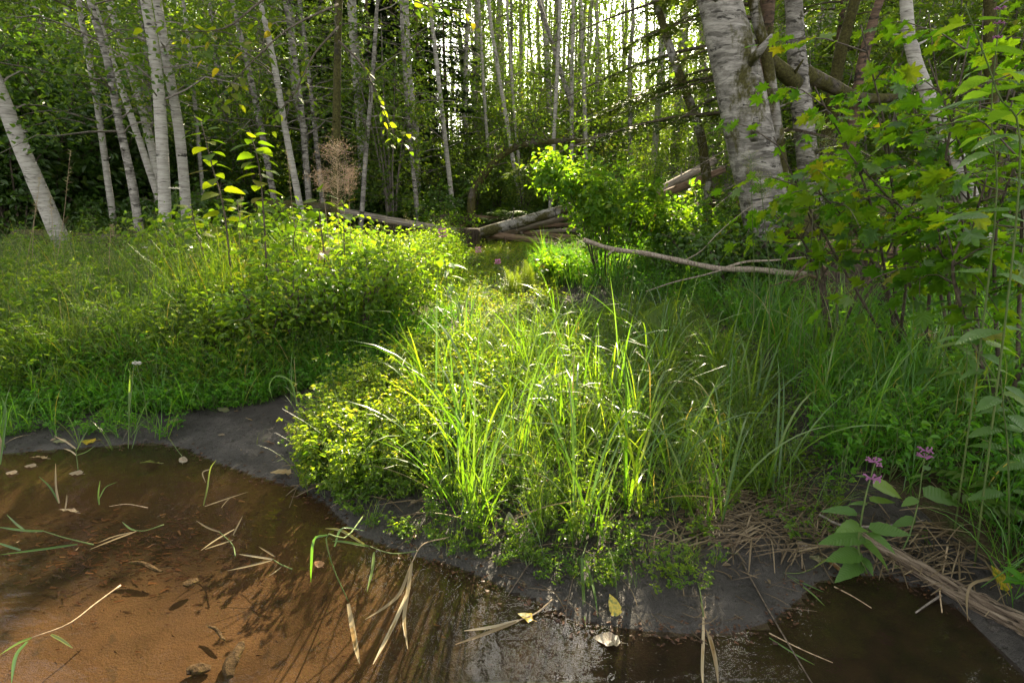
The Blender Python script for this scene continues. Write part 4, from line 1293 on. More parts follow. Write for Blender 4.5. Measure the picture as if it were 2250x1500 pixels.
def tuft_template(g, n, hmin, hmax, w, th=(0.05, 0.5), droop=(0.2, 1.6), rad=0.03, seg=5, tone=0.45):
    mb = MB()
    for k in range(n):
        V, Q = blade(g, g.uniform(hmin, hmax), w * g.uniform(.7, 1.2), g.uniform(*th), g.uniform(*droop), seg)
        a = g.random() * 6.28; c, s = math.cos(a), math.sin(a)
        V = V @ np.array([[c, s, 0], [-s, c, 0], [0, 0, 1]]) + np.array([g.normal() * rad, g.normal() * rad, -0.01])
        tn = tone + g.normal() * 0.13 + (0.5 if g.random() < 0.05 else 0)
        mb.add(V, Q, None, np.clip(tn, 0, 1), 0)
    return mb.arrays()


g = np.random.default_rng(61)
T_HERB = [herb_template(g, h, 8, 0.021, 3, 3) for h in (0.16, 0.22, 0.28, 0.34)] + [herb_template(g, 0.3, 9, 0.026, 2, 2) for _ in range(3)]
T_LOTUS = [herb_template(g, h, 10, 0.017, 3, 4, 0.35) for h in (0.14, 0.2, 0.24, 0.28)]
T_LOWH = [herb_template(g, 0.10, 5, 0.019, 3, 3, 0.6) for _ in range(4)]
T_BROADH = [herb_template(g, 0.36, 7, 0.048, 2, 2, 0.25) for _ in range(4)]
T_FAR = [herb_template(g, 0.42, 8, 0.07, 2, 4, 0.4, False) for _ in range(4)]
T_GRS = [tuft_template(g, 9, 0.16, 0.36, 0.0042) for _ in range(6)]
T_FINE = [tuft_template(g, 12, 0.18, 0.42, 0.0028, (0.05, 0.6), (0.4, 1.8)) for _ in range(6)]
T_LONG = [tuft_template(g, 9, 0.35, 0.7, 0.0055, (0.03, 0.45), (0.5, 2.0)) for _ in range(6)]


def clump(x, y, sc, lo=0.35, seed=0.0):
    return sstep((fbm(x * sc + seed, y * sc + seed * 1.7, 3) - lo) / 0.22)


def cover(name, label, batches, mats, g):
    """batches: (templates, points, smin, smax, tilt, tone shift, tone function)"""
    mb = MB()
    for temps, P, a, b, tl, ts, tf in batches:
        if len(P): scatter(mb, temps, P, g, a, b, tl, ts, tf)
    o = link(name, mb.mesh(name, mats))
    return tag(o, label, None, None, 'stuff')


KEEP = [on(1905, 1262), on(1985, 1235), on(1950, 1180), on(2010, 1240)]


def keepout(x, y):
    m = np.ones(np.shape(x))
    for c in KEEP:
        m = m * (np.hypot(x - c[0], y - c[1]) > .26)
    return m * np.where((y < 2.3) & (sdist(RIGHT, x, y) < .16), .12, 1.0)


def seed_template(g):
    mb = MB(); h = g.uniform(.38, .62); a = g.random() * 6.28
    s = np.linspace(0, 1, 5)[:, None]; ln = .25 * h
    P = np.concatenate([np.array([[math.cos(a) * ln, math.sin(a) * ln]]) * s ** 2, h * s], 1)
    mb.tube(P, .0009, 3, 1, .5, False)
    u = g.uniform(.68, 1.0, 16); C = np.stack([np.interp(u, s[:, 0], P[:, i]) for i in range(3)], -1) + g.normal(size=(16, 3)) * np.array([.022, .022, .008])
    V, Q, idx = leaf_quads(C, .008, g, 0, .2, .5); mb.add(V, Q, None, .5 + .3 * (g.random() - .5), 0)
    return mb.arrays()


T_SEED = [seed_template(g) for _ in range(6)]
# ---- left meadow
MEAD = np.array([[x, y] for x, y in MEADOW if y < 12] )
M_NEAR = np.vstack([MEAD[:16] if len(MEAD) >= 16 else MEAD, [[-1.6, 7.6], [-9, 7.4], [-11, 3.0]]])
dn = lambda x, y: np.where(sdist(MEADOW, x, y) > 0.03, 1.0, 0.0) * (0.12 + 0.88 * clump(x, y, 1.3, 0.44)) * np.clip(1.25 - (y - 3) * 0.12, 0.3, 1)
g = np.random.default_rng(62)
cover('meadow_herbs', 'mixed low herbs covering the left meadow and its bank', [
    (T_HERB, rand_in(M_NEAR, 4300, g, dn), 0.6, 1.45, 0.2, 0.16, lambda p: 0.5 * (fbm(p[:, 0] * 1.1 + 3, p[:, 1] * 1.1, 2) - 0.55)),
    (T_BROADH, rand_in(M_NEAR, 420, g, dn), 0.7, 1.15, 0.18, 0.2, None),
], [M_HERB, M_STEM], g)
dn2 = lambda x, y: np.where(sdist(MEADOW, x, y) > 0.0, 1.0, 0.0) * (0.3 + 0.7 * clump(x, y, 1.1, 0.42, 9.0)) * np.clip(1.25 - (y - 3) * 0.12, 0.3, 1)
cover('meadow_grass', 'fine grass mixed through the left meadow', [
    (T_FINE, rand_in(M_NEAR, 3600, g, dn2), 0.8, 1.3, 0.2, 0.2, lambda p: 0.35 * (fbm(p[:, 0] * .8, p[:, 1] * .8, 2) - 0.4)),
    (T_GRS, rand_in(M_NEAR, 1500, g, dn2), 0.7, 1.3, 0.2, 0.2, None),
], [M_GRASS, M_STEM], g)
cover('meadow_seed_stalks', 'haze of fine pale grass seed heads over the left meadow', [
    (T_SEED, rand_in(M_NEAR, 1500, g, lambda x, y: (sdist(MEADOW, x, y) > .25) * (.2 + .8 * clump(x, y, .7, .42, 12.0))), 0.7, 1.2, 0.15, 0.2, None)], [M_SEED_G, M_STEM], g)
# the fringe hanging over the bank foot
edge = lambda x, y: np.where(np.abs(sdist(MEADOW, x, y) - 0.06) < 0.16, 1.0, 0.0)
E = M_NEAR[:12]
band = np.vstack([E + [0, -0.38], (E + [0, 0.45])[::-1]])
cover('bank_fringe', 'herbs and grass hanging over the edge of the left bank', [
    (T_LOWH, rand_in(band, 900, g, edge), 0.8, 1.6, 0.3, 0.2, None),
    (T_GRS, rand_in(band, 420, g, edge), 0.6, 1.2, 0.35, 0.2, None),
    (T_GRS, rand_in(band, 120, g, lambda x, y: clump(x, y, 2.6, .48, 6.0) * (sdist(MEADOW, x, y) < .02)), 0.4, 1.0, 0.35, 0.25, None),
    (T_LOWH, rand_in(band, 200, g, lambda x, y: clump(x, y, 2.6, .46, 6.0) * (sdist(MEADOW, x, y) < .02)), 0.5, 1.1, 0.35, 0.25, None),
], [M_HERB_R, M_STEM], g)

# ---- the mud spit in the middle
P_CORE = PENIN
lotus = poly_px([(650, 1045), (740, 1080), (900, 1080), (1000, 1010), (1080, 900), (1040, 800), (970, 800), (880, 850), (780, 890), (700, 940)], 0.08)
inn = lambda x, y: np.where(sdist(PENIN, x, y) > 0.04, 1.0, 0.0) * np.clip(0.15 + sdist(PENIN, x, y) * 3, 0, 1) * (0.4 + 0.6 * clump(x, y, 2.0, 0.38, 4))
cover('spit_clover', 'bright leafy clover-like cover on the sunlit left side of the spit', [
    (T_BROADH, rand_in(lotus, 46, g), 0.4, 0.8, 0.2, 0.2, None),
    (T_HERB, rand_in(lotus, 120, g), 0.5, 1.1, 0.25, 0.2, lambda p: 0.12 + 0 * p[:, 0]),
    (T_LOTUS, rand_in(lotus, 480, g, lambda x, y: np.where(sdist(lotus, x, y) > 0.0, .35 + .65 * clump(x, y, 4, .4, 2), 0)), 0.6, 1.5, 0.2, 0.14, lambda p: 0.18 + 0 * p[:, 0]),
    (T_LOTUS, rand_in(PENIN, 520, g, inn), 0.7, 1.2, 0.25, 0.15, None),
    (T_LOWH, rand_in(PENIN, 700, g, lambda x, y: np.where(sdist(PENIN, x, y) > -0.02, 1.0, 0.0)), 0.6, 1.2, 0.3, 0.15, None),
], [M_HERB, M_STEM], g)
cover('spit_grass', 'fine grass between the sedges on the spit', [
    (T_FINE, rand_in(PENIN, 640, g, inn), 0.6, 1.1, 0.2, 0.2, None),
    (T_GRS, rand_in(PENIN, 380, g, inn), 0.8, 1.4, 0.2, 0.2, None),
], [M_GRASS, M_STEM], g)

mudfront = poly_px([(740, 1100), (900, 1150), (1100, 1200), (1300, 1230), (1480, 1220), (1600, 1240), (1560, 1290), (1300, 1290), (1100, 1240), (860, 1170)], .04)
cover('mud_sprigs', 'scattered clover sprigs and seedlings on the mud in front of the sedges', [
    (T_LOWH, rand_in(mudfront, 70, g), 0.4, 0.8, 0.35, 0.2, None), (T_GRS, rand_in(mudfront, 26, g), 0.25, 0.5, 0.3, 0.2, None)], [M_HERB, M_STEM], g)
# taller weeds standing out of the meadow
T_WEED = [herb_template(g, h, 9, 0.055, 2, 3, 0.28) for h in (.5, .6, .7, .8)]
T_TALLG = [tuft_template(g, 7, 0.5, 0.95, 0.0045, (0.02, 0.3), (0.2, 1.2)) for _ in range(4)]
weeds = poly_px([(380, 760), (620, 720), (930, 700), (1010, 640), (1020, 590), (780, 580), (420, 600)], .3)
cover('meadow_weeds', 'tall mixed weeds crowding the sunlit right half of the left meadow', [
    (T_WEED, rand_in(weeds, 330, g, lambda x, y: clump(x, y, 1.2, .4, 3.0) * ~((x > -1.5) & (y > 5.2))), 0.5, 0.8, 0.15, 0.2, lambda p: .1 + 0 * p[:, 0]),
    (T_TALLG, rand_in(weeds, 170, g, lambda x, y: (y < 5.2) * (x < -.28 * y)), 0.6, 1.0, 0.15, 0.25, None),
    (T_WEED, rand_in(M_NEAR, 160, g, lambda x, y: clump(x, y, .9, .5, 5.0) * (y > 4)), 0.5, 0.9, 0.15, 0.2, None),
    (T_TALLG, rand_in(M_NEAR, 260, g, lambda x, y: (y > 4) * (x < -.28 * y)), 0.5, 0.9, 0.2, 0.25, None)], [M_HERB, M_STEM], g)

# ---- right bank
R_NEAR = np.vstack([RIGHT[:17], [[0.9, 9.0], [6.5, 8.5], [7, 3], [3.2, 0.9]]])
R_NEAR = R_NEAR[~((R_NEAR[:, 1] > 9.5))]
dr_ = lambda x, y: keepout(x, y) * np.where(sdist(RIGHT, x, y) > 0.02, 1.0, 0.0) * (0.45 + 0.55 * clump(x, y, 1.4, 0.36, 2.0)) * np.clip(1.3 - (y - 1.5) * 0.13, 0.25, 1)
cover('bank_grass', 'deep green grass on the shaded right bank', [
    (T_LONG, rand_in(R_NEAR, 1150, g, dr_), 0.7, 1.2, 0.15, 0.16, None),
    (T_FINE, rand_in(R_NEAR, 1700, g, dr_), 0.8, 1.3, 0.2, 0.16, None),
    (T_GRS, rand_in(R_NEAR, 1200, g, dr_), 0.8, 1.4, 0.2, 0.18, None),
], [M_GRASS_R, M_STEM], g)
dh = lambda x, y: keepout(x, y) * np.where(sdist(RIGHT, x, y) > 0.05, 1.0, 0.0) * (0.25 + 0.75 * clump(x, y, 1.0, 0.42, 7.0)) * np.clip(1.3 - (y - 1.5) * 0.12, 0.3, 1)
cover('bank_herbs', 'small-leaved green herbs on the shaded right bank', [
    (T_HERB, rand_in(R_NEAR, 2300, g, dh), 0.7, 1.3, 0.18, 0.15, None),
    (T_BROADH, rand_in(R_NEAR, 260, g, dh), 0.7, 1.1, 0.18, 0.15, None),
    (T_LOWH, rand_in(R_NEAR, 700, g, dr_), 0.7, 1.3, 0.25, 0.15, None),
], [M_HERB_R, M_STEM], g)

# ---- creek floor between the banks, up to the log jam
creek = poly_px([(1000, 770), (1110, 745), (1260, 725), (1230, 650), (1170, 610), (1160, 580), (1190, 545), (1040, 545), (1030, 600), (1010, 660)], 0.08)
cover('creek_herbs', 'sunlit short herbs on the dry creek floor', [
    (T_HERB, rand_in(creek, 110, g), 0.4, 0.8, 0.25, 0.2, None),
    (T_LOWH, rand_in(creek, 620, g), 0.7, 1.4, 0.3, 0.2, lambda p: 0.2 + 0 * p[:, 0]),
    (T_GRS, rand_in(creek, 260, g), 0.5, 0.9, 0.3, 0.2, None),
], [M_HERB, M_STEM], g)

# ---- forest floor herbs
cover('forest_herbs', 'knee-high leafy growth on the shaded forest floor', [
    (T_FAR, np.array([[x, y, hz(x, y)] for x, y in zip(g.uniform(-1, 1, 2600) * 20, 8.5 + 14 * g.random(2600)) if not (-4.6 < x < 1.4 and y < 12.6) and abs(x) < y]), 0.6, 1.3, 0.2, 0.2, None),
], [M_SHADE, M_TWIG], g)

# ------------------------------------------------------------------ leaf shapes
def leaf_grid(prof, n=8, wid=0.6, serr=0.0, fold=0.25, bend=0.25, ripple=0.0, g=rng):
    """one leaf blade along +Y (unit length), folded on its midrib"""
    t = np.linspace(0, 1, n + 1)
    w = np.array([prof(x) for x in t]) * wid * 0.5
    if serr: w = w * (1 + serr * (np.arange(n + 1) % 2 - 0.5)) 
    z = -bend * t ** 2
    V = []
    for i in range(n + 1):
        rp = ripple * g.normal()
        V += [(-w[i], t[i] - 0.04 * serr * (i % 2), z[i] + fold * w[i] + rp * w[i]), (0, t[i], z[i]), (w[i], t[i] - 0.04 * serr * (i % 2), z[i] + fold * w[i] - rp * w[i])]
    Q = []
    for i in range(n):
        a = i * 3
        Q += [(a, a + 1, a + 4, a + 3), (a + 1, a + 2, a + 5, a + 4)]
    return np.array(V), np.array(Q)


ovate = lambda t: (math.sin(math.pi * min(1, t ** 0.62)) ** 0.8 if 0 < t < 1 else 0.02)
lance = lambda t: (math.sin(math.pi * min(1, t ** 0.75)) ** 0.9 if 0 < t < 1 else 0.02)
obov = lambda t: (math.sin(math.pi * min(1, t ** 1.05)) ** 0.7 if 0 < t < 1 else 0.02)
heart = lambda t: (0.45 + 0.55 * math.sin(math.pi * min(1, 0.22 + t * 0.78)) if t < 0.999 else 0.02) if t > 0 else 0.5


def leaf_meshes(nm, prof, mat, k=4, **kw):
    out = []
    g = np.random.default_rng(len(nm) * 31)
    for i in range(k):
        kk = dict(kw); kk['bend'] = kw.get('bend', 0.25) * g.uniform(0.3, 1.7); kk['fold'] = kw.get('fold', 0.25) * g.uniform(0.5, 1.5)
        V, Q = leaf_grid(prof, g=g, **kk)
        out.append(mesh_np(nm, V, Q, None, [mat], 0.5, True))
    return out


def maple_mesh(g, mat):
    A = []
    lobes = [(-150, .34), (-112, .56), (-74, .80), (-37, .96), (0, 1.06), (37, .96), (74, .80), (112, .56), (150, .34)]
    pts = [(0.0, 0.0)]
    seq = []
    for i, (a, r) in enumerate(lobes):
        r *= g.uniform(0.93, 1.05)
        seq.append((a - 9, r * 0.80)); seq.append((a, r)); seq.append((a + 9, r * 0.80))
        if i < len(lobes) - 1:
            b, r2 = lobes[i + 1]
            seq.append(((a + b) / 2, min(r, r2) * 0.66))
    V = [(0, 0.40, 0.0)]
    for a, r in seq:
        x = math.sin(math.radians(a)) * r * 0.58; y = 0.40 + math.cos(math.radians(a)) * r * 0.58
        d = math.hypot(x, y - .4)
        V.append((x, y, -0.22 * d * d + 0.03 * g.normal() + 0.10 * abs(x) * (1 if g.random() < .6 else -0.3)))
    V.append((0, 0.02, 0))
    n = len(V)
    T = [(0, i + 1, i) for i in range(1, n - 1)] + [(0, 1, n - 1)]
    V = np.array(V); T = np.array(T)[:, [0, 2, 1]]
    return mesh_np('maple_leaf', V, None, T, [mat], 0.5, True)


def trifol(g, mat, n=5, wid=0.62):
    mb = MB()
    for a, s, off in ((0, 0.62, 0.36), (1.15, 0.5, 0.30), (-1.15, 0.5, 0.30)):
        V, Q = leaf_grid(ovate, n, wid, 0.18, 0.25, 0.3 * g.uniform(.3, 1.5), 0, g)
        V = V * s
        c, sn = math.cos(a), math.sin(a)
        x = V[:, 0] * c + V[:, 1] * sn; y = -V[:, 0] * sn + V[:, 1] * c
        mb.add(np.column_stack([x, y + off, V[:, 2]]), Q, None, 0.5)
    mb.tube([(0, 0, 0), (0, .36, 0)], .008, 3)
    return mb.mesh('trifoliate_leaf', [mat], True)


g = np.random.default_rng(70)
L_ALDER = leaf_meshes('alder_leaf', ovate, M_ALDER, 5, n=9, wid=0.66, serr=0.10, fold=0.12, bend=0.2)
L_NETTLE = leaf_meshes('nettle_leaf', ovate, M_NETTLE, 5, n=10, wid=0.46, serr=0.12, fold=0.18, bend=0.22)
L_LANCE = leaf_meshes('lance_leaf', lance, M_NETTLE, 4, n=9, wid=0.28, serr=0.08, fold=0.2, bend=0.3)
L_BROAD = leaf_meshes('broad_leaf', heart, M_BROAD, 3, n=9, wid=0.72, serr=0.05, fold=0.15, bend=0.22)
L_MAPLE = [maple_mesh(g, M_MAPLE) for _ in range(6)]
L_BERRY = [trifol(g, M_BERRY) for _ in range(5)]


class Plant:
    """a thing whose stems are one part and whose leaves are parts of their own"""
    def __init__(s, name, label, cat, base, group=None, stem=M_STEM):
        s.root = thing(name, label, cat, base, group); s.b = np.array(base, float); s.st = MB(); s.mat = stem; s.n = 0

    def stem(s, pts, r0, r1=None, sides=5, n=12):
        P = curve(np.asarray(pts, float), n)
        s.st.tube(P - s.b, np.linspace(r0, r0 * .4 if r1 is None else r1, n), sides, 0)
        return P

    def leaf(s, meshes, pos, d, nrm, size, sx=None, name='leaf', g=rnd):
        if s.n >= 300: return None
        s.n += 1
        me = meshes[g.randrange(len(meshes))] if isinstance(meshes, list) else meshes
        return link(name, me, s.root, mat4=frame(np.asarray(pos) - s.b, d, nrm, size, sx))

    def done(s):
        if s.st.V: link('stem', s.st.mesh(s.root.name.split('.')[0] + '_stem', [s.mat], True), s.root)
        return s.root


def along(P, u):
    L = np.linspace(0, 1, len(P))
    p = np.array([np.interp(u, L, P[:, j]) for j in range(3)])
    q = np.array([np.interp(min(1, u + .03), L, P[:, j]) for j in range(3)]); r = np.array([np.interp(max(0, u - .03), L, P[:, j]) for j in range(3)])
    return p, unit(q - r)


# ------------------------------------------------------------------ vine maple on the right
def vine_maple(label, base, tips, g, sub=6, size=0.105):
    base = np.array([base[0], base[1], hz(base[0], base[1])])
    pl = Plant('vine_maple', label, 'vine maple', base, 'vine maples at the right', M_TWIG)
    for tp in tips:
        tip = at(*tp)
        mid = base + (tip - base) * 0.5 + np.array([g.normal() * .08, g.normal() * .08, 0.22])
        P = pl.stem([base + g.normal(size=3) * np.array([.05, .05, 0]), mid, tip], 0.011, 0.003, 5, 14)
        nn = sub
        for k in range(nn):
            u = 0.34 + 0.66 * (k + 0.6 * g.random()) / nn
            p, d = along(P, u)
            sd = unit(np.cross(d, [0, 0, 1])) * (1 if k % 2 else -1)
            td = unit(sd * g.uniform(.5, 1.0) + d * g.uniform(.2, .8) + np.array([0, 0, g.uniform(-.25, .15)]) + g.normal(size=3) * .25)
            ln = g.uniform(0.22, 0.5)
            q = p + td * ln + np.array([0, 0, -.06])
            S = pl.stem([p, p + td * ln * .5 + [0, 0, .02], q], 0.004, 0.0015, 4, 6)
            m = int(g.integers(4, 6))
            for j in range(m):
                v = 0.3 + 0.7 * j / max(1, m - 1)
                lp, ld = along(S, v)
                sd2 = unit(np.cross(ld, [0, 0, 1]))
                for sg in ((1, -1) if j < m - 1 else (0,)):
                    dd = unit(sd2 * sg * 1.0 + ld * 0.6 + np.array([0, 0, -0.25]) + g.normal(size=3) * .22)
                    pet = lp + dd * 0.03
                    nr = unit(np.array([0.1, 0.55, 0.8]) + g.normal(size=3) * .34)
                    pl.leaf(L_MAPLE, pet, dd, nr, size * g.uniform(.8, 1.25))
    return pl.done()


g = np.random.default_rng(81)
vb = at(2015, 640, 3.5); vine_maple('vine maple reaching left across the thick birches, dark stem at its top', vb, [(1892, 55, 3.1), (1700, 300, 3.2), (1790, 190, 3.1), (1790, 410, 3.1), (1930, 250, 3.2), (1860, 330, 3.0)], g, 6)
vb = at(2110, 650, 3.1); vine_maple('vine maple in front of the slanting white birch', vb, [(2130, 80, 2.9), (2040, 130, 2.9), (2230, 200, 2.9), (1960, 430, 2.8), (2090, 400, 2.7), (2060, 260, 3.2)], g, 6)
vb = at(2230, 720, 2.6); vine_maple('dense vine maple at the right edge of the photo', vb, [(2245, 320, 2.5), (2120, 500, 2.4), (2260, 480, 2.3), (2170, 380, 2.5), (2060, 540, 2.5), (2280, 120, 2.6)], g, 6)
vb = at(2160, 560, 4.4); vine_maple('deeper vine maple behind the others at the upper right', vb, [(2040, 30, 4.2), (2160, 20, 4.2), (2260, 40, 4.1), (1960, 160, 4.3), (2230, 260, 4.1), (1900, 470, 4.2), (1830, 520, 4.0)], g, 6, 0.11)
vb = at(1850, 640, 3.9); vine_maple('low vine maple spreading under the others in front of the dark roots', vb, [(1740, 400, 3.6), (1800, 330, 3.7), (1880, 400, 3.6), (1950, 480, 3.5), (2020, 420, 3.6), (1700, 470, 3.8)], g, 5)

# ------------------------------------------------------------------ salmonberry in the sun
def berry_bush(label, px, py, Y, w, h, outer, inner, g, group='salmonberry bushes'):
    b0 = at(px, py, Y); base = np.array([b0[0], Y, hz(b0[0], Y)])
    pl = Plant('salmonberry_bush', label, 'salmonberry bush', base, group, M_TWIG)
    tips = []
    for k in range(26):
        a = g.random() * 6.283; r = w * 0.5 * g.uniform(.35, 1.0) ** .7
        tip = base + np.array([math.cos(a) * r, math.sin(a) * r * .8, h * g.uniform(.45, 1.05) * (1 - .25 * (r / (w * .5)) ** 2)])
        P = pl.stem([base + np.array([math.cos(a) * .12, math.sin(a) * .12, -.03]), base + (tip - base) * .55 + [0, 0, h * .18], tip], .007, .002, 4, 9)
        tips.append(P)
    for k in range(outer):
        P = tips[int(g.integers(len(tips)))]
        p, d = along(P, g.uniform(.55, 1.0) ** .6)
        o = unit(np.array([p[0] - base[0], p[1] - base[1], 0.15]))
        p = p + g.normal(size=3) * .06
        pl.leaf(L_BERRY, p, unit(o + g.normal(size=3) * .5 + [0, 0, -.15]), unit(np.array([0, 0, 1]) + .5 * o + g.normal(size=3) * .35), g.uniform(.09, .16))
    C = []
    for k in range(inner // 8):
        P = tips[int(g.integers(len(tips)))]; p, d = along(P, g.uniform(.25, 1.0))
        C.append(p + g.normal(size=(8, 3)) * np.array([.11, .11, .09]))
    C = np.vstack(C); C = C[C[:, 2] > base[2] + .05]
    V, Q, idx = leaf_quads(C - base, g.uniform(.045, .085, len(C)), g, .8, .3, six=True)
    f = link('inner_foliage', mesh_np('salmonberry_foliage', V, Q, None, [M_BERRY_S], np.clip(.45 + g.normal(size=len(C)) * .2, 0, 1)[idx]), pl.root)
    f['kind'] = 'stuff'
    return pl.done()


g = np.random.default_rng(83)
berry_bush('sunlit yellow-green salmonberry bush in front of the log jam, at its right end', 1335, 600, 7.0, 1.9, 1.8, 300, 4600, g)
berry_bush('low salmonberry sprig spilling over the creek edge under the sunlit bush', 1235, 610, 7.3, 0.6, 0.32, 60, 450, g)
berry_bush('greener salmonberry bush behind the bare fallen branch', 1470, 560, 7.6, 1.2, 1.0, 160, 1500, g)
berry_bush('salmonberry bush at the foot of the biggest birch', 1590, 560, 6.9, 1.1, 0.75, 120, 1000, g)
berry_bush('leafy salmonberry clump growing on the root mass over the log jam', 985, 470, 12.3, 1.5, 0.55, 120, 1100, g)

# ------------------------------------------------------------------ alder saplings in the left meadow
def alder_sapling(label, pts, n, size, g, stem=M_TWIG, u0=0.22, group='alder saplings in the left meadow'):
    P0 = [at(*p) for p in pts]
    b = P0[0]; base = np.array([b[0], b[1], hz(b[0], b[1])])
    pl = Plant('alder_sapling', label, 'alder sapling', base, group, stem)
    P = pl.stem([base] + P0[1:], .008, .0025, 6, 18)
    for k in range(n):
        u = u0 + (1 - u0) * (k + .5 * g.random()) / n
        p, d = along(P, min(1, u))
        a = k * 2.4 + g.normal() * .3
        o = np.array([math.cos(a), math.sin(a), .18])
        q = p + o * .03
        pl.stem([p, q], .002, .0015, 3, 3)
        pl.leaf(L_ALDER, q, unit(o + [0, 0, -.25 + .5 * (u > .9)]), unit(np.array([0, 0, 1]) + .25 * o + g.normal(size=3) * .25), size * g.uniform(.65, 1.1) * (1 - .25 * (u > .9)))
    return pl.done()


g = np.random.default_rng(84)
alder_sapling('alder sapling with a round bright leaf at its very top', [(515, 700, 4.3), (495, 480, 4.3), (465, 360, 4.3), (440, 262, 4.3)], 24, .145, g)
alder_sapling('alder sapling with two large leaves spread at its top like wings', [(590, 700, 4.3), (580, 480, 4.3), (568, 360, 4.3), (548, 286, 4.3)], 26, .155, g)
alder_sapling('sun-yellowed alder sapling below the dry pink seed head', [(715, 690, 4.6), (712, 560, 4.6), (702, 470, 4.6), (708, 408, 4.6)], 16, .13, g)
alder_sapling('short alder sapling with drooping yellow leaf beside the pink seed head', [(765, 690, 4.8), (757, 560, 4.8), (755, 470, 4.8), (750, 440, 4.8)], 9, .15, g)
alder_sapling('low bushy alder sapling left of the two tall saplings', [(455, 700, 4.7), (450, 580, 4.7), (430, 500, 4.7), (420, 455, 4.7)], 18, .13, g)
alder_sapling('leafy alder sapling between the tall saplings and the sun-yellowed one', [(650, 690, 4.7), (650, 600, 4.7), (645, 530, 4.7), (655, 478, 4.7)], 18, .12, g)
alder_sapling('alder sapling in the meadow behind the two tall saplings', [(540, 640, 5.3), (535, 560, 5.3), (530, 500, 5.3), (520, 440, 5.3)], 20, .12, g)

# hanging alder boughs of the dark mossy alder, each leaf a sub-part
alder = [o for o in COL.objects if o.name.startswith('alder_tree') and 'seed head' in str(o.get('label', ''))][0]
ab = np.array(alder.location)
for bi, (pts, nt) in enumerate([([(742, 10, 8.6), (640, 60, 7.4), (560, 130, 6.6), (480, 215, 6.2)], 12), ([(744, -40, 8.6), (600, -10, 6.8), (500, 60, 6.0), (400, 70, 5.6)], 13),
                                ([(744, -90, 8.6), (860, -30, 7.4), (930, 10, 6.9), (1030, 25, 6.6)], 9),
                                ([(743, 60, 8.6), (690, 120, 8.0), (650, 200, 7.6), (600, 260, 7.4)], 9), ([(744, 90, 8.6), (800, 150, 8.2), (850, 260, 8.0), (870, 300, 8.0)], 8)]):
    g = np.random.default_rng(90 + bi)
    mb = MB(); W = curve([at(*p) for p in pts], 14)
    mb.tube(W - ab, np.linspace(.016, .003, 14), 5)
    spots = []
    for k in range(nt):
        u = .3 + .7 * (k + g.random() * .5) / nt
        p, d = along(W, min(1, u)); td = unit(d * .7 + g.normal(size=3) * .6 + [0, 0, -.2]); ln = g.uniform(.15, .45)
        S = curve([p, p + td * ln * .5, p + td * ln + [0, 0, -.05]], 5); mb.tube(S - ab, np.linspace(.004, .0015, 5), 3)
        for j in range(4):
            spots.append((along(S, .25 + .25 * j), j))
    bo = link('bough', mb.mesh('alder_bough', [M_TWIG], True), alder)
    for (p, d), j in spots:
        o = unit(np.cross(d, [0, 0, 1])) * (1 if j % 2 else -1) + .6 * d + [0, 0, -.2] + g.normal(size=3) * .3
        link('leaf', L_ALDER[int(g.integers(5))], bo, mat4=frame(p - ab, o, unit(np.array([0, 0, 1]) + g.normal(size=3) * .4), g.uniform(.07, .115)))

# ------------------------------------------------------------------ hedge nettles with flowers
def whorl(mb, c, r, g, m=0, n=7):
    for k in range(n):
        a = 6.283 * k / n + g.normal() * .2
        d = np.array([math.cos(a), math.sin(a), .25])
        mb.tube([c, c + d * r * .55, c + d * r + [0, 0, .002]], [r * .08, r * .11, r * .15], 4, m)
        V, Q, _ = leaf_quads(np.array([c + d * r, c + d * r * .95]), r * .5, g, .3, .5)
        mb.add(V, Q, None, .6, m)


def flower_part(root, base, spots, r, g, mat=M_PINK, name='flower'):
    for c in spots:
        mb = MB(); whorl(mb, np.zeros(3), r, g)
        link(name, mb.mesh('flower_whorl', [mat]), root, loc=tuple(np.asarray(c) - base))


g = np.random.default_rng(95)
B = on(1905, 1262)
D0 = B[1]
pl = Plant('hedge_nettle', 'broad-leaved hedge nettle with two pink flower whorls standing at the water edge', 'hedge nettle', B, 'hedge nettles', M_STEM)
P = pl.stem([B, at(1886, 1200, D0), at(1900, 1100, D0), at(1916, 1040, D0 + .02), at(1926, 1005, D0 + .03)], .0042, .002, 6, 20)
for (ax_, ay_, tx_, ty_, dz) in [(1900, 1180, 1805, 1185, -.03), (1895, 1190, 1838, 1175, .05), (1893, 1215, 1823, 1225, -.06), (1890, 1235, 1855, 1258, -.09), (1888, 1185, 1972, 1238, -.05), (1891, 1222, 1922, 1248, -.08),
                                 (1884, 1128, 1815, 1108, .02), (1897, 1160, 1862, 1142, -.08), (1908, 1160, 2005, 1168, -.02), (1905, 1170, 1965, 1195, -.10), (1906, 1108, 1862, 1098, .04), (1912, 1100, 1970, 1092, .02),
                                 (1918, 1068, 2005, 1078, .06), (1915, 1050, 1880, 1040, .02), (1880, 1240, 1850, 1225, .04)]:
    p = at(ax_, ay_, D0 + .01); q = at(tx_, ty_, D0 + .01 + dz)
    c = P[np.argmin(np.sum((P - p) ** 2, 1))]
    pl.stem([c, p], .0015, .0012, 3, 3)
    pl.leaf(L_NETTLE, p, q - p, np.array([.1, -.3, 1]) + g.normal(size=3) * .12, float(np.linalg.norm(q - p)) * 1.02, float(np.linalg.norm(q - p)) * g.uniform(.8, .95))
flower_part(pl.root, B, [at(1916, 1052, D0), at(1922, 1015, D0 + .02)], .026, g)
pl.done()
B = on(2005, 1190); D0 = B[1]
B2 = on(1975, 1225)
pl = Plant('hedge_nettle', 'slimmer hedge nettle leaning right beside the rotten log', 'hedge nettle', B2, 'hedge nettles', M_STEM)
D0 = B2[1]
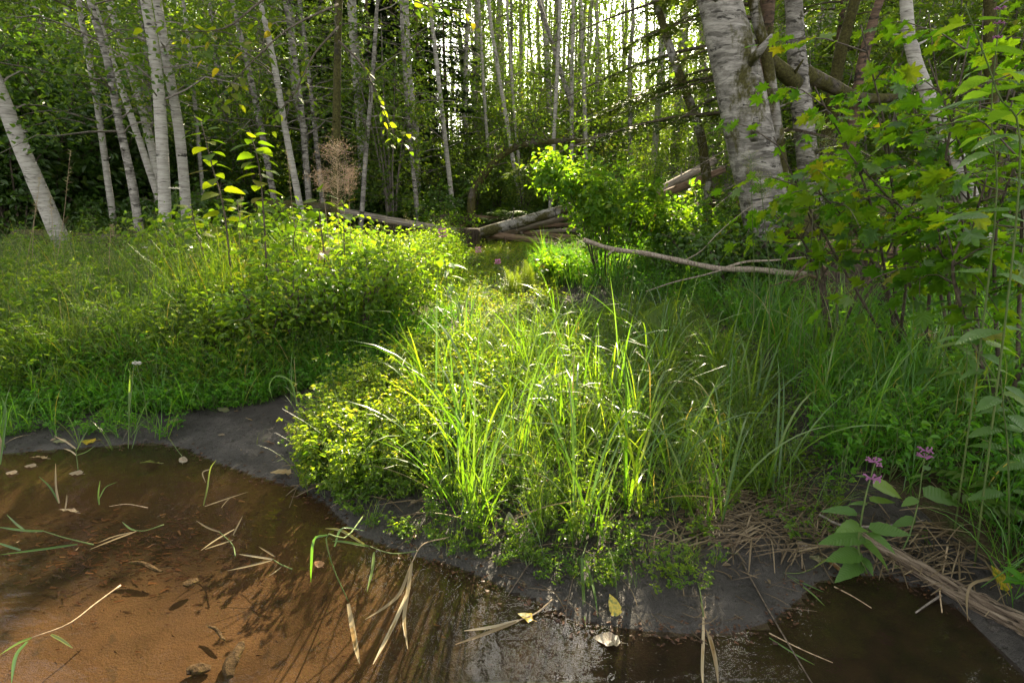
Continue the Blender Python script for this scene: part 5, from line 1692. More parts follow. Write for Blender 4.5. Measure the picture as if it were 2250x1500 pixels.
P = pl.stem([B2, at(2000, 1170, D0 + .02), at(2018, 1100, D0 + .05), at(2026, 1040, D0 + .07), at(2034, 995, D0 + .08)], .0035, .0018, 6, 18)
for (ax_, ay_, tx_, ty_, dz) in [(2015, 1095, 1985, 1105, -.03), (2030, 1090, 2140, 1085, .02), (2012, 1140, 1958, 1150, .02), (2025, 1180, 2125, 1200, .0), (2022, 1046, 1992, 1046, .04), (2030, 1030, 2048, 1022, .02),
                                 (1982, 1222, 2010, 1248, -.08), (1996, 1212, 1972, 1240, -.1)]:
    p = at(ax_, ay_, D0 + .04); q = at(tx_, ty_, D0 + .04 + dz)
    c = P[np.argmin(np.sum((P - p) ** 2, 1))]; pl.stem([c, p], .0014, .0012, 3, 3)
    pl.leaf(L_NETTLE, p, q - p, np.array([.1, -.3, 1]) + g.normal(size=3) * .12, float(np.linalg.norm(q - p)) * 1.02)
flower_part(pl.root, B2, [at(2034, 990, D0 + .08), at(2030, 1004, D0 + .07)], .022, g)
pl.done()


def tall_herb(name, label, cat, pts, nodes, size, g, lm=L_NETTLE, flowers=0, group=None, u0=.2, stem=M_STEM, fr=.03, fmat=M_PINK):
    W = [at(*p) for p in pts]
    b = W[0]; base = np.array([b[0], b[1], hz(b[0], b[1])])
    pl = Plant(name, label, cat, base, group, stem)
    P = pl.stem([base] + W[1:], .0036 if size > .08 else .0026, .0014, 5, 16)
    for k in range(nodes):
        u = u0 + (.93 - u0 - (.12 if flowers else 0)) * k / max(1, nodes - 1)
        p, d = along(P, u); a = k * 1.57 + g.normal() * .2
        s_ = size * (1 - .45 * u) * g.uniform(.85, 1.15)
        for sg in (1, -1):
            o = np.array([math.cos(a) * sg, math.sin(a) * sg, .1])
            pl.leaf(lm, p + o * .02, unit(o + [0, 0, -.3 * g.random()]), unit(np.array([0, 0, 1]) + .3 * o + g.normal(size=3) * .15), s_)
    if flowers:
        flower_part(pl.root, base, [along(P, 1 - .045 * j)[0] for j in range(flowers)], fr, g, fmat)
    return pl.done()


g = np.random.default_rng(97)
HG = 'hedge nettles'
tall_herb('hedge_nettle', 'tall hedge nettle whose stalk crosses the upper right corner', HG[:-1], [(2195, 760, 1.9), (2185, 500, 1.9), (2178, 250, 1.9), (2198, 20, 1.85)], 9, .15, g, flowers=3, group=HG, fr=.012)
tall_herb('hedge_nettle', 'hedge nettle stalk leaning left out of the upper right corner', HG[:-1], [(2280, 700, 1.75), (2240, 400, 1.75), (2190, 200, 1.75), (2120, 10, 1.75)], 8, .16, g, flowers=0, group=HG)
tall_herb('hedge_nettle', 'large-leaved hedge nettle in the dark lower right corner', HG[:-1], [(2230, 1180, 1.75), (2215, 1000, 1.75), (2205, 900, 1.75), (2200, 830, 1.75)], 6, .14, g, group=HG)
tall_herb('hedge_nettle', 'hedge nettle leaning in from the right edge at mid height', HG[:-1], [(2290, 1150, 1.9), (2250, 950, 1.9), (2180, 820, 1.9), (2110, 720, 1.9)], 7, .13, g, group=HG)
tall_herb('hedge_nettle', 'pink flowering hedge nettle below the dark roots on the right bank', HG[:-1], [(2000, 640, 4.0), (2002, 570, 4.0), (2003, 530, 4.0), (2004, 500, 4.0)], 5, .09, g, flowers=3, group=HG, fr=.035)
tall_herb('hedge_nettle', 'pink flowering hedge nettle standing out in front of the dark stump', HG[:-1], [(985, 680, 5.2), (980, 600, 5.2), (975, 560, 5.2), (972, 505, 5.2)], 6, .10, g, flowers=3, group=HG, fr=.035)
tall_herb('hedge_nettle', 'slim pink hedge nettle right of the dark stump', HG[:-1], [(1050, 690, 5.4), (1048, 620, 5.4), (1050, 580, 5.4), (1051, 545, 5.4)], 5, .07, g, flowers=3, group=HG, fr=.028)
tall_herb('hedge_nettle', 'pale hedge nettle spike in front of the creek floor', HG[:-1], [(1094, 690, 5.6), (1094, 630, 5.6), (1093, 600, 5.6), (1094, 572, 5.6)], 5, .06, g, flowers=3, group=HG, fr=.025)
tall_herb('hedge_nettle', 'pink hedge nettle near the birch root mound in the left meadow', HG[:-1], [(455, 660, 5.6), (455, 600, 5.6), (452, 560, 5.6), (450, 528, 5.6)], 5, .07, g, flowers=3, group=HG, fr=.03)
tall_herb('hedge_nettle', 'pink hedge nettle low in the left meadow left of the saplings', HG[:-1], [(462, 690, 4.9), (462, 640, 4.9), (460, 605, 4.9), (458, 575, 4.9)], 4, .07, g, flowers=3, group=HG, fr=.03)
tall_herb('hedge_nettle', 'pink hedge nettle hidden in the grass in the middle of the left meadow', HG[:-1], [(376, 720, 4.6), (377, 680, 4.6), (376, 650, 4.6), (376, 628, 4.6)], 4, .07, g, flowers=2, group=HG, fr=.03)
tall_herb('pale_willow_herb', 'pale grey-leaved young willow standing before the bare branch', 'willow', [(1386, 720, 4.3), (1388, 640, 4.3), (1392, 590, 4.3), (1398, 545, 4.3)], 8, .085, g, L_LANCE)
tall_herb('leafy_herb', 'long-leaved herb with pointed leaves at the top of the right grass', 'herb', [(2040, 880, 2.6), (2085, 740, 2.6), (2100, 650, 2.6), (2095, 560, 2.6)], 8, .16, g, L_LANCE)
tall_herb('leafy_herb', 'drooping pointed-leaf herb among the grass right of the broad sedge', 'herb', [(2110, 960, 2.4), (2120, 860, 2.4), (2125, 780, 2.4), (2120, 700, 2.4)], 6, .13, g, L_LANCE)
tall_herb('leafy_herb', 'lush long-leaved herb beside the pink flower in front of the stump', 'herb', [(990, 690, 5.1), (990, 630, 5.1), (985, 590, 5.1), (990, 575, 5.1)], 6, .22, g, L_LANCE)

# big single leaves of butterbur / burdock kind
pb = on(1440, 760); pb = np.array([pb[0], pb[1], hz(pb[0], pb[1])])
pl = Plant('burdock', 'broad burdock leaves, one large leaf glowing in the sun', 'burdock', pb, None, M_STEM)
for (ax_, ay_, tx_, ty_, dY, n_, s_) in [(1412, 728, 1478, 680, 0, (.1, -.9, .5), 1.0), (1400, 720, 1372, 745, .1, (-.2, -.6, .9), .9), (1340, 720, 1290, 738, .15, (0, -.5, 1), .9), (1470, 760, 1520, 790, 0, (0, -.5, 1), .8)]:
    p = at(ax_, ay_, pb[1] + dY); q = at(tx_, ty_, pb[1] + dY - .03)
    pl.stem([pb, (pb + p) / 2 + [0, 0, .05], p], .005, .003, 5, 8)
    L = float(np.linalg.norm(q - p)); pl.leaf(L_BROAD, p, q - p, n_, L * 1.15, L * 1.15 * s_)
pl.done()
pl = Plant('round_leaf_herb', 'herb holding up one small round sunlit leaf over the right grass', 'herb', on(1890, 860), None, M_STEM)
p = at(1887, 712, pl.b[1]); pl.stem([pl.b, (pl.b + p) / 2 + [.01, 0, 0], p], .0025, .0015, 4, 8); pl.leaf(L_BROAD, p, (.05, -.3, 1), (0, -1, .2), .062, .075); pl.done()
pl = Plant('round_leaf_herb', 'herb with one upright sunlit oval leaf left of the flowering nettle by the stump', 'herb', np.array([*at(966, 690, 5.0)[:2], hz(*at(966, 690, 5.0)[:2])]), None, M_STEM)
p = at(964, 588, 5.0); pl.stem([pl.b, p], .003, .002, 4, 6); pl.leaf(L_ALDER, p, (.05, -.2, 1), (0, -1, .2), .13, .13); pl.done()

# ------------------------------------------------------------------ sedges: every tuft a thing, every blade a part
BLADES = []
g = np.random.default_rng(110)
for k in range(26):
    V, Q = blade(g, 1.0, g.uniform(.011, .0165), g.uniform(.02, .22), [g.uniform(.15, .8), g.uniform(1.1, 2.0), g.uniform(1.9, 2.9)][k % 3], 11, [1.4, 1.8, 2.6][k % 3], .5)
    BLADES.append(mesh_np('sedge_blade', V, Q, None, [M_SEDGE], 0.5, True))
for k in range(6):                                   # kinked blades that fold over
    V, Q = blade(g, 1.0, g.uniform(.0105, .0145), g.uniform(.02, .18), .2, 14, 1.0, .3)
    t = np.repeat(np.linspace(0, 1, 15), 2); th = g.uniform(.05, .2) + g.uniform(1.2, 2.4) * sstep((t - g.uniform(.45, .7)) / .16)
    ds = 1 / 14; w_ = V[:, 1].copy(); t1 = np.linspace(0, 1, 15); thc = th[::2]
    xx = np.concatenate([[0], np.cumsum(np.sin(thc[:-1]) * ds)]); zz_ = np.concatenate([[0], np.cumsum(np.cos(thc[:-1]) * ds)])
    V = np.column_stack([np.repeat(xx, 2), w_, np.repeat(zz_, 2)])
    BLADES.append(mesh_np('sedge_blade', V, Q, None, [M_SEDGE], 0.5, True))
DEADB = []
for k in range(5):
    V, Q = blade(g, 1.0, g.uniform(.008, .013), g.uniform(.5, 1.0), g.uniform(.8, 1.6), 10, .8, 1.4)
    DEADB.append(mesh_np('dead_sedge_blade', V, Q, None, [M_STRAW], 0.5, True))
WIDE = []
for k in range(6):
    V, Q = blade(g, 1.0, g.uniform(.024, .032), g.uniform(.05, .35), g.uniform(.1, .5) if k < 3 else g.uniform(1.4, 2.3), 12, 1.6, .3)
    WIDE.append(mesh_np('broad_sedge_blade', V, Q, None, [M_SEDGE], 0.5, True))


def sedge(label, group, P, n, h, g, meshes=BLADES, spread=.35, rad=.035, name='sedge_tuft'):
    root = thing(name, label, 'sedge', P, group)
    for k in range(n):
        a = g.random() * 6.283
        s = h * g.uniform(.5, 1.08)
        t = abs(g.normal()) * spread * .6
        M = Matrix.Translation((g.normal() * rad, g.normal() * rad, -.015)) @ Matrix.Rotation(a, 4, 'Z') @ Matrix.Rotation(t, 4, 'Y') @ Matrix.Diagonal((s, s, s, 1))
        link('blade', meshes[int(g.integers(len(meshes)))], root, mat4=M)
    for k in range(int(g.integers(1, 4)) if n > 9 else 1):
        s = h * g.uniform(.25, .6)
        link('dead_blade', DEADB[int(g.integers(5))], root, mat4=Matrix.Translation((g.normal() * rad, g.normal() * rad, 0)) @ Matrix.Rotation(g.random() * 6.283, 4, 'Z') @ Matrix.Diagonal((s, s, s, 1)))
    return root


g = np.random.default_rng(111)
SG = 'sedge tufts on the mud spit'
front = [('foremost sedge tuft left of centre, its blades hanging over the mud', 1045, 1168, 20, .85), ('foremost sedge tuft in the middle with a blade dipping into the water', 1290, 1200, 18, .75),
         ('sedge tuft on the right of the mud spit above the dead stems', 1560, 1150, 17, .75), ('sedge tuft behind the foremost tuft at the left of the spit', 1000, 1110, 16, .8),
         ('tall upright sedge tuft in the sunlit centre of the spit', 1040, 1060, 22, 1.05), ('sedge tuft at the far right of the spit near the nettles', 1690, 1100, 16, .75)]
for lab, px, py, n, h in front:
    sedge(lab, SG, on(px, py), n, h, g)
k = 0
tp = []
while k < 46:
    px, py = g.uniform(880, 1760), g.uniform(720, 1130)
    if not inside(np.array([(860, 1080), (960, 880), (1010, 740), (1250, 700), (1500, 720), (1680, 880), (1740, 1060), (1600, 1120), (1080, 1160)], float), px, py): continue
    P = on(px, py)
    if any(np.hypot(*(P[:2] - q[:2])) < .16 for q in tp): continue
    tp.append(P); k += 1
    sun_ = px < 1350
    sedge('yellow-green sedge tuft in the sunlit middle of the spit' if sun_ else 'green sedge tuft on the shaded right part of the spit',
          'sunlit sedge tufts on the spit' if sun_ else 'shaded sedge tufts on the spit', P, int(g.integers(13, 20)), g.uniform(.55, .95), g)
k = 0
while k < 30:
    px, py = g.uniform(1380, 2120), g.uniform(620, 960)
    P = on(px, py)
    if sdist(RIGHT, P[0], P[1]) < .05 or any(np.hypot(*(P[:2] - q[:2])) < .2 for q in tp): continue
    tp.append(P); k += 1
    sedge('green arching sedge tuft in the shaded grass of the right bank', 'shaded sedge tufts on the right bank', P, int(g.integers(10, 16)), g.uniform(.55, .9), g)
for lab, px, py, n, h in [('small sedge tuft at the foot of the left bank', 150, 905, 14, .3), ('sedge tuft at the left frame edge by the water', 5, 990, 9, .45), ('sedge tuft at the left bank foot beside the mud bar', 650, 885, 12, .42),
                          ('sedge tuft leaning over the mud bar right of the left bank foot', 745, 900, 14, .4), ('thin grass tuft standing alone on the mud bar', 570, 978, 8, .13), ('few-bladed sedge in the shallow water by the mud bar', 285, 965, 5, .42),
                          ('sparse sedge at the waterline left of the mud bar', 180, 985, 6, .25), ('short sedge on the dark mud at the left', 250, 990, 4, .22)]:
    sedge(lab, 'sedge tufts along the left bank', on(px, py), n, h, g, spread=.3, rad=.02)
sedge('large sedge with broad arching pale-edged blades on the right bank', None, on(1810, 800), 10, .85, g, WIDE, .55, .05, 'broad_sedge')
sedge('broad-bladed sedge against the dark roots on the right bank', None, on(1905, 620), 7, .75, g, WIDE, .25, .05, 'broad_sedge')
sedge('broad upright sedge blades at the right edge among the nettles', None, on(2170, 950), 6, .6, g, WIDE, .25, .05, 'broad_sedge')

# ------------------------------------------------------------------ horsetails and ferns
def horsetail(label, P, n, h, g):
    mb = MB()
    for k in range(n):
        b = np.array([g.normal() * .05, g.normal() * .05, 0]); hh = h * g.uniform(.6, 1.05); ln = g.normal(size=2) * .12 * hh
        s = np.linspace(0, 1, 6)[:, None]
        pts = b + np.concatenate([ln * s ** 2, hh * s], 1)
        mb.tube(pts, .0022, 3, 0, .3, False)
        for j in range(11):
            u = .2 + .78 * j / 10; c = np.array([np.interp(u, s[:, 0], pts[:, i]) for i in range(3)])
            for q in range(9):
                a = 6.283 * q / 9 + g.random() * .5; L = .11 * (1.15 - u) * (h / .5) ** .5 + .02
                d = np.array([math.cos(a), math.sin(a), .55 + .5 * u])
                e = np.array([-d[1], d[0], 0]) * .0012
                t2 = c + d * L * .6; t3 = c + d * L + [0, 0, -.15 * L]
                mb.add([c - e, c + e, t2 + e, t2 - e, t3], [[0, 1, 2, 3]], [[3, 2, 4]], np.clip(.5 + g.normal() * .2, 0, 1))
    root = thing('horsetail', label, 'horsetail', P, 'horsetails')
    link('frond', mb.mesh('horsetail_fronds', [M_HORSE]), root)


g = np.random.default_rng(120)
horsetail('feathery horsetail glowing in the sun in the left meadow', np.array([*at(620, 660, 4.6)[:2], hz(*at(620, 660, 4.6)[:2])]), 9, .42, g)
horsetail('feathery horsetail behind the clover patch on the spit', on(825, 885), 5, .3, g)
for px, py, lab in [(1160, 640, 'horsetail patch on the creek floor left of the salmonberry'), (1205, 630, 'horsetail patch on the creek floor under the salmonberry'), (1125, 655, 'pale horsetail patch in the middle of the creek floor')]:
    horsetail(lab, on(px, py), 12, .36, g)


def fern(label, P, n, L, g, mat=M_FERN, az=None):
    root = thing('fern', label, 'fern', P, 'ferns')
    for k in range(n):
        a = 6.283 * k / n + g.normal() * .2 if az is None else az + g.normal() * .35
        l = L * g.uniform(.75, 1.1); s = np.linspace(0, 1, 15)
        up = g.uniform(.7, 1.1)
        x = l * s * .85; z = l * (up * s - .95 * s ** 2 * up)
        mb = MB(); pts = np.stack([np.cos(a) * x, np.sin(a) * x, z], -1)
        mb.tube(pts, .003 * (1.1 - s), 3, 0, .3, False)
        sd = np.array([-math.sin(a), math.cos(a), 0]); fw = np.array([math.cos(a), math.sin(a), -.15])
        for i in range(1, 15):
            w = .20 * l * math.sin(math.pi * min(1, (s[i] * .93 + .06)) ** .7) + .004
            for sg in (1, -1):
                d = unit(sd * sg + fw * .35); e = np.cross(d, [0, 0, 1]) * w * .17
                c = pts[i]
                mb.add([c, c + d * w * .4 + e, c + d * w + [0, 0, -.1 * w], c + d * w * .4 - e], [[0, 1, 2, 3]], None, np.clip(.5 + g.normal() * .15, 0, 1))
        link('frond', mb.mesh('fern_frond', [mat]), root)


g = np.random.default_rng(121)
for px, py, Y, L, lab in [(1110, 470, 13.2, .9, 'dark sword fern behind the log jam'), (1070, 478, 13.0, .7, 'sword fern beside the root mass on the log jam'), (330, 520, 7.6, .6, 'fern on the birch root mound'),
                          (860, 470, 12.6, .8, 'fern in the shade behind the long grey log'), (1185, 480, 13.6, .8, 'sword fern at the right behind the crossed logs'), (150, 520, 8.0, .7, 'fern at the foot of the dark thicket'),
                          (2330, 1080, 1.8, .5, 'pale fern frond reaching in from the right edge')]:
    b = at(px, py, Y); P = np.array([b[0], b[1], max(hz(b[0], b[1]), b[2] - .15 if Y > 3 else hz(b[0], b[1]))])
    fern(lab, P, 11, L, g)

# ------------------------------------------------------------------ dry seed heads and airy panicles
def panicle(name, label, cat, pts, R, H, nb, ns, g, mat, stem, group=None, seed=.006):
    W = [at(*p) for p in pts]; b = W[0]; base = np.array([b[0], b[1], hz(b[0], b[1])])
    root = thing(name, label, cat, base, group)
    P = curve([base] + W[1:], 14)
    st = MB(); st.tube(P - base, np.linspace(.004, .0012, 14), 4)
    link('stem', st.mesh(name + '_stem', [stem], True), root)
    mb = MB()
    for k in range(nb):
        u = 1 - (H / max(.01, P[-1][2] - base[2])) * g.random(); u = min(1, max(.1, u))
        p, d = along(P, u); a = g.random() * 6.283; L = R * g.uniform(.35, 1.0) * (1.0 - .35 * abs(2 * (1 - u) / max(.05, H / (P[-1][2] - base[2])) - 1))
        dd = unit(np.array([math.cos(a), math.sin(a), g.uniform(.1, .9)]))
        q = p + dd * L
        mb.tube(np.array([p, p + dd * L * .55, q]) - base, [.0012, .0009, .0005], 3, 1, .5, False)
        C = p + dd * L * g.uniform(.4, 1.0, ns)[:, None] + g.normal(size=(ns, 3)) * .16 * L - base
        V, Q, idx = leaf_quads(C, seed * g.uniform(.6, 1.4, ns), g, 0, .3, .55)
        mb.add(V, Q, None, np.clip(.5 + g.normal(size=ns) * .25, 0, 1)[idx], 0)
    sh_ = link('seed_head', mb.mesh(name + '_head', [mat, stem]), root); sh_['kind'] = 'stuff'
    return root


g = np.random.default_rng(130)
panicle('dry_flower_stalk', 'tall dry stalk with a cloud of pinkish tan seeds left of centre', 'dry stalk', [(748, 690, 4.7), (745, 560, 4.7), (742, 420, 4.7), (740, 318, 4.7)], .26, .58, 120, 12, g, M_SEED, M_STEM_DRY, 'dry pinkish seed heads', .008)
panicle('dry_flower_stalk', 'second dry pinkish seed stalk, lower and to the right', 'dry stalk', [(775, 690, 4.8), (772, 560, 4.8), (768, 460, 4.8), (764, 372, 4.8)], .15, .26, 70, 11, g, M_SEED, M_STEM_DRY, 'dry pinkish seed heads', .008)
panicle('dry_flower_stalk', 'third dry seed stalk leaning left under the tallest seed head', 'dry stalk', [(728, 690, 4.6), (724, 560, 4.6), (714, 450, 4.6), (702, 380, 4.6)], .14, .24, 60, 11, g, M_SEED, M_STEM_DRY, 'dry pinkish seed heads', .008)
for px, ty, Y, lean in [(1700, 380, 3.3, -30), (1760, 350, 3.4, 40), (1830, 400, 3.3, 60), (1860, 360, 3.5, 20), (1900, 420, 3.4, 70), (1660, 340, 3.6, -10), (1790, 300, 3.6, 25)]:
    panicle('grass_panicle', 'airy pale grass panicle rising over the right bank', 'grass panicle', [(px, 760, Y), (px + lean * .3, 620, Y), (px + lean * .7, 480, Y), (px + lean, ty, Y)], .12, .28, 46, 8, g, M_SEED_G, M_STEM, 'airy panicles on the right bank', .006)
for px, ty, Y, lean in [(30, 380, 5.2, 60), (60, 440, 5.4, 20), (130, 430, 5.2, -20), (95, 330, 5.0, 60), (520, 430, 5.0, 10), (230, 520, 5.0, 20), (400, 500, 5.2, -30), (690, 330, 5.0, -60)]:
    panicle('dry_grass_stalk', 'thin dry grass stalk standing up from the left meadow', 'grass stalk', [(px, 720, Y), (px + lean * .3, 620, Y), (px + lean * .7, 500, Y), (px + lean, ty, Y)], .04, .22, 26, 5, g, M_SEED_G, M_STEM_DRY, 'grass stalks in the left meadow', .007)
for px, py, Y, lab in [(385, 415, 4.8, 'white flat-topped yarrow head among the saplings'), (355, 548, 5.6, 'white yarrow head before the root mound'), (325, 545, 5.6, 'left one of the yarrow heads before the root mound'), (300, 800, 3.0, 'small white flower head on the mud bar')]:
    b = at(px, py, Y); base = np.array([b[0], b[1], hz(b[0], b[1])])
    root = thing('yarrow', lab, 'yarrow', base, 'white yarrow heads')
    mb = MB(); P = curve([base - base, (b - base) * .6 + [.01, 0, 0], b - base], 8); mb.tube(P, .0022, 4)
    link('stem', mb.mesh('yarrow_stem', [M_STEM]), root)
    mb = MB(); c = b - base
    for k in range(38):
        r = .045 * math.sqrt(g.random()) * (1 if Y > 4 else .5); a = g.random() * 6.28; q = c + np.array([math.cos(a) * r, math.sin(a) * r, .012 * g.random()])
        V, Q, _ = leaf_quads(np.repeat(q[None], 3, 0), .010, g, 1.5, 0, .9); mb.add(V, Q, None, .5)
    link('flower', mb.mesh('yarrow_head', [M_WHITE]), root)

# ------------------------------------------------------------------ logs, stump, roots
def log(name, label, cat, p0, p1, r0, r1, mat, group=None, bend=0.02, sides=12, g=rng, knots=3, sag=0.0):
    p0 = np.asarray(p0, float); p1 = np.asarray(p1, float)
    L = float(np.linalg.norm(p1 - p0)); n = max(8, int(L * 5))
    t = np.linspace(0, 1, n)
    P = np.stack([bend * L * np.sin(t * 3 + g.random() * 3), bend * L * np.sin(t * 4.1 + 1), t * L], -1)
    P[:, :2] -= P[0, :2] * (1 - t)[:, None] + P[-1, :2] * t[:, None]
    me = trunk_mesh(name, P, np.linspace(r0, r1, n), mat, sides, (0, 0, 0), g, 0.10, knots)
    o = link(name, me)
    z = Vector(p1 - p0).normalized()
    o.rotation_euler = z.to_track_quat('Z', 'Y').to_euler(); o.location = p0
    return tag(o, label, cat, group)


g = np.random.default_rng(140)
LG = 'logs of the log jam'
log('fallen_log', 'long grey log lying from the left bank to the stump', 'log', at(660, 452, 12.3), at(1020, 510, 11.7), .085, .07, M_LOG, LG, .008, g=g)
log('fallen_log', 'mossy pale birch log slanting up to the right over the stump', 'log', at(1003, 530, 11.3), at(1330, 432, 12.0), .11, .095, M_BIRCH_M, LG, .008, g=g)
log('fallen_log', 'smooth grey log lying just under the mossy birch log', 'log', at(1070, 520, 11.8), at(1310, 456, 12.6), .105, .095, M_LOG, LG, .006, g=g)
log('fallen_log', 'low brown pole slanting down to the right under the crossed logs', 'log', at(1065, 514, 11.6), at(1225, 534, 10.9), .07, .06, M_LOG_B, LG, .006, g=g)
log('fallen_log', 'short brown log wedged behind the low brown pole', 'log', at(1110, 508, 12.2), at(1260, 522, 11.9), .06, .06, M_LOG_B, LG, .006, g=g)
log('fallen_log', 'reddish brown log lying level behind the crossed logs', 'log', at(1030, 478, 13.2), at(1200, 486, 13.4), .055, .05, M_LOG_B, LG, .006, g=g)
log('fallen_log', 'grey pole end sticking out right, below the smooth grey log', 'log', at(1160, 512, 12.6), at(1290, 502, 12.4), .045, .04, M_LOG, LG, .006, g=g)
log('fallen_log', 'thin dark log deep in the jam behind the smooth grey log', 'log', at(1120, 500, 13.2), at(1280, 492, 13.2), .05, .045, M_LOG_B, LG, .006, g=g)
log('fallen_log', 'upper grey log leaning behind the salmonberry, left of the biggest birch', 'log', at(1440, 425, 8.6), at(1570, 352, 8.9), .06, .055, M_LOG, 'logs behind the salmonberry', .008, g=g)
log('fallen_log', 'lower brown log leaning behind the salmonberry, left of the biggest birch', 'log', at(1430, 440, 8.4), at(1590, 372, 8.8), .06, .05, M_LOG_B, 'logs behind the salmonberry', .008, g=g)
log('fallen_log', 'dark mossy log lying in shade behind the left meadow saplings', 'log', at(560, 455, 10.2), at(730, 462, 10.6), .15, .13, M_MOSSY, None, .01, g=g)
log('fallen_log', 'mossy log on the ground at the far left behind the meadow', 'log', at(40, 530, 7.8), at(290, 535, 7.9), .16, .12, M_MOSSY, None, .01, g=g)
log('fallen_log', 'dark mossy log lying under the vine maple on the right bank', 'log', at(1740, 500, 5.6), at(2110, 470, 5.9), .16, .14, M_MOSSY, None, .01, g=g)
log('fallen_log', 'brown rotten log low in the shade under the vine maple', 'log', at(1790, 540, 5.0), at(2080, 560, 5.0), .08, .06, M_LOG_B, None, .01, g=g)

# stump under the jam
b = at(1032, 585, 11.2); sb = np.array([b[0], b[1], hz(b[0], b[1])])
st = thing('tree_stump', 'dark hollow-looking stump holding up the crossed logs', 'stump', sb)
zz = np.linspace(-.1, .42, 9)
P = np.stack([0 * zz, 0 * zz, zz], -1)
link('trunk', trunk_mesh('stump_trunk', P, .21 * (1 + .55 * np.exp(-(zz + .1) / .12)), M_STUMP, 22, (0, 0, 0), g, .28, 2), st)
rb = MB()
for k in range(9):
    a = g.random() * 6.28
    q = curve([(math.cos(a) * .15, math.sin(a) * .15, .2), (math.cos(a) * .32, math.sin(a) * .32, .03), (math.cos(a) * .65, math.sin(a) * .65, -.06)], 6)
    rb.tube(q, np.linspace(.06, .02, 6), 6)
link('root', rb.mesh('stump_roots', [M_STUMP], True), st)


def root_mass(label, P, R, H, n, g, name='root_mass', moss=True):
    """an upturned clump of soil and roots"""
    root = thing(name, label, 'root mass', P)
    u = np.linspace(0, math.pi * .62, 9); v = np.linspace(0, 2 * math.pi, 19)[:-1]
    U, W = np.meshgrid(u, v, indexing='ij')
    rr = 1 + .38 * (fbm(np.cos(W) * 2 + U * 2 + R * 7, np.sin(W) * 2 + 5, 3) - .5) * 2 * np.sin(U)
    V = np.stack([R * rr * np.sin(U) * np.cos(W), R * .7 * rr * np.sin(U) * np.sin(W), H * rr * np.cos(U)], -1).reshape(-1, 3)
    idx = np.arange(9 * 18).reshape(9, 18)
    Q = np.stack([idx[:-1], np.roll(idx[:-1], -1, 1), np.roll(idx[1:], -1, 1), idx[1:]], -1).reshape(-1, 4)[:, ::-1]
    link('soil_clump', mesh_np('soil_clump', V, Q, None, [M_STUMP], smooth=True), root)
    mb = MB()
    for k in range(n):
        a = g.random() * 6.283; r = R * g.uniform(.6, 1.0); z0 = H * g.uniform(.1, .8)
        q = curve([(math.cos(a) * r * .6, math.sin(a) * r * .45, z0), (math.cos(a) * r * 1.1, math.sin(a) * r * .8, z0 + g.normal() * .06), (math.cos(a) * r * 1.5, math.sin(a) * r * 1.1, z0 - g.uniform(.1, .5) * H)], 7)
        mb.tube(q + g.normal(size=(7, 3)) * .012, np.linspace(g.uniform(.008, .03), .003, 7), 5)
    link('root', mb.mesh('root_tangle', [M_ROOT], True), root)


for lab, px, py, Y, R, H in [('dark mossy root mound under the straight pale birch', 355, 560, 7.7, .42, .42), ('root mass on the log jam hung with leaves', 990, 505, 12.3, .5, .42), ('dark root tangle in the shade under the vine maple', 1900, 560, 5.0, .7, .5),
                             ('dark earthy root mass right of the biggest birch', 1790, 545, 6.0, .6, .4)]:
    b = at(px, py, Y); z = hz(b[0], b[1]) - .05
    if 'jam' in lab: z = .35
    root_mass(lab, np.array([b[0], b[1], z]), R, H, 34, g)

# the bare fallen branch in front of the salmonberry
pts = [(1283, 527, 5.3), (1345, 547, 5.35), (1420, 557, 5.4), (1500, 574, 5.4), (1580, 590, 5.35), (1660, 592, 5.3), (1730, 600, 5.2), (1800, 605, 5.2)]
W = curve([at(*p) for p in pts], 30); base = W[15].copy()
br = thing('bare_branch', 'bare pale fallen branch sticking out left across the dark bank', 'branch', base)
mb = MB(); mb.tube(W - base, np.linspace(.020, .030, 30) * (1 + .08 * np.sin(np.arange(30) * 1.7)), 9, jitter=.1, g=g)
link('branch_stem', mb.mesh('bare_branch_stem', [M_BRANCH], True), br)
mb = MB()
for q, r in [([(1595, 588, 5.35), (1640, 575, 5.3), (1700, 572, 5.2), (1770, 565, 5.1)], .014), ([(1350, 548, 5.35), (1340, 556, 5.3), (1336, 560, 5.25)], .012), ([(1500, 574, 5.4), (1540, 552, 5.5), (1580, 510, 5.6), (1640, 460, 5.8), (1690, 430, 5.9)], .006),
             ([(1590, 592, 5.3), (1540, 606, 5.2), (1480, 620, 5.1), (1420, 640, 5.0)], .009)]:
    C = curve([at(*p) for p in q], 12); mb.tube(C - base, np.linspace(r, r * .5, 12), 6)
link('side_twig', mb.mesh('bare_side_twigs', [M_BRANCH], True), br)

# the rotten log at the lower right: a broken core with long loose splinters
p0 = on(1835, 1165); p1 = on(2240, 1375); p1 = p1 + (p1 - p0) * .35
Ld = float(np.linalg.norm(p1 - p0)); zq = Vector(p1 - p0).normalized()


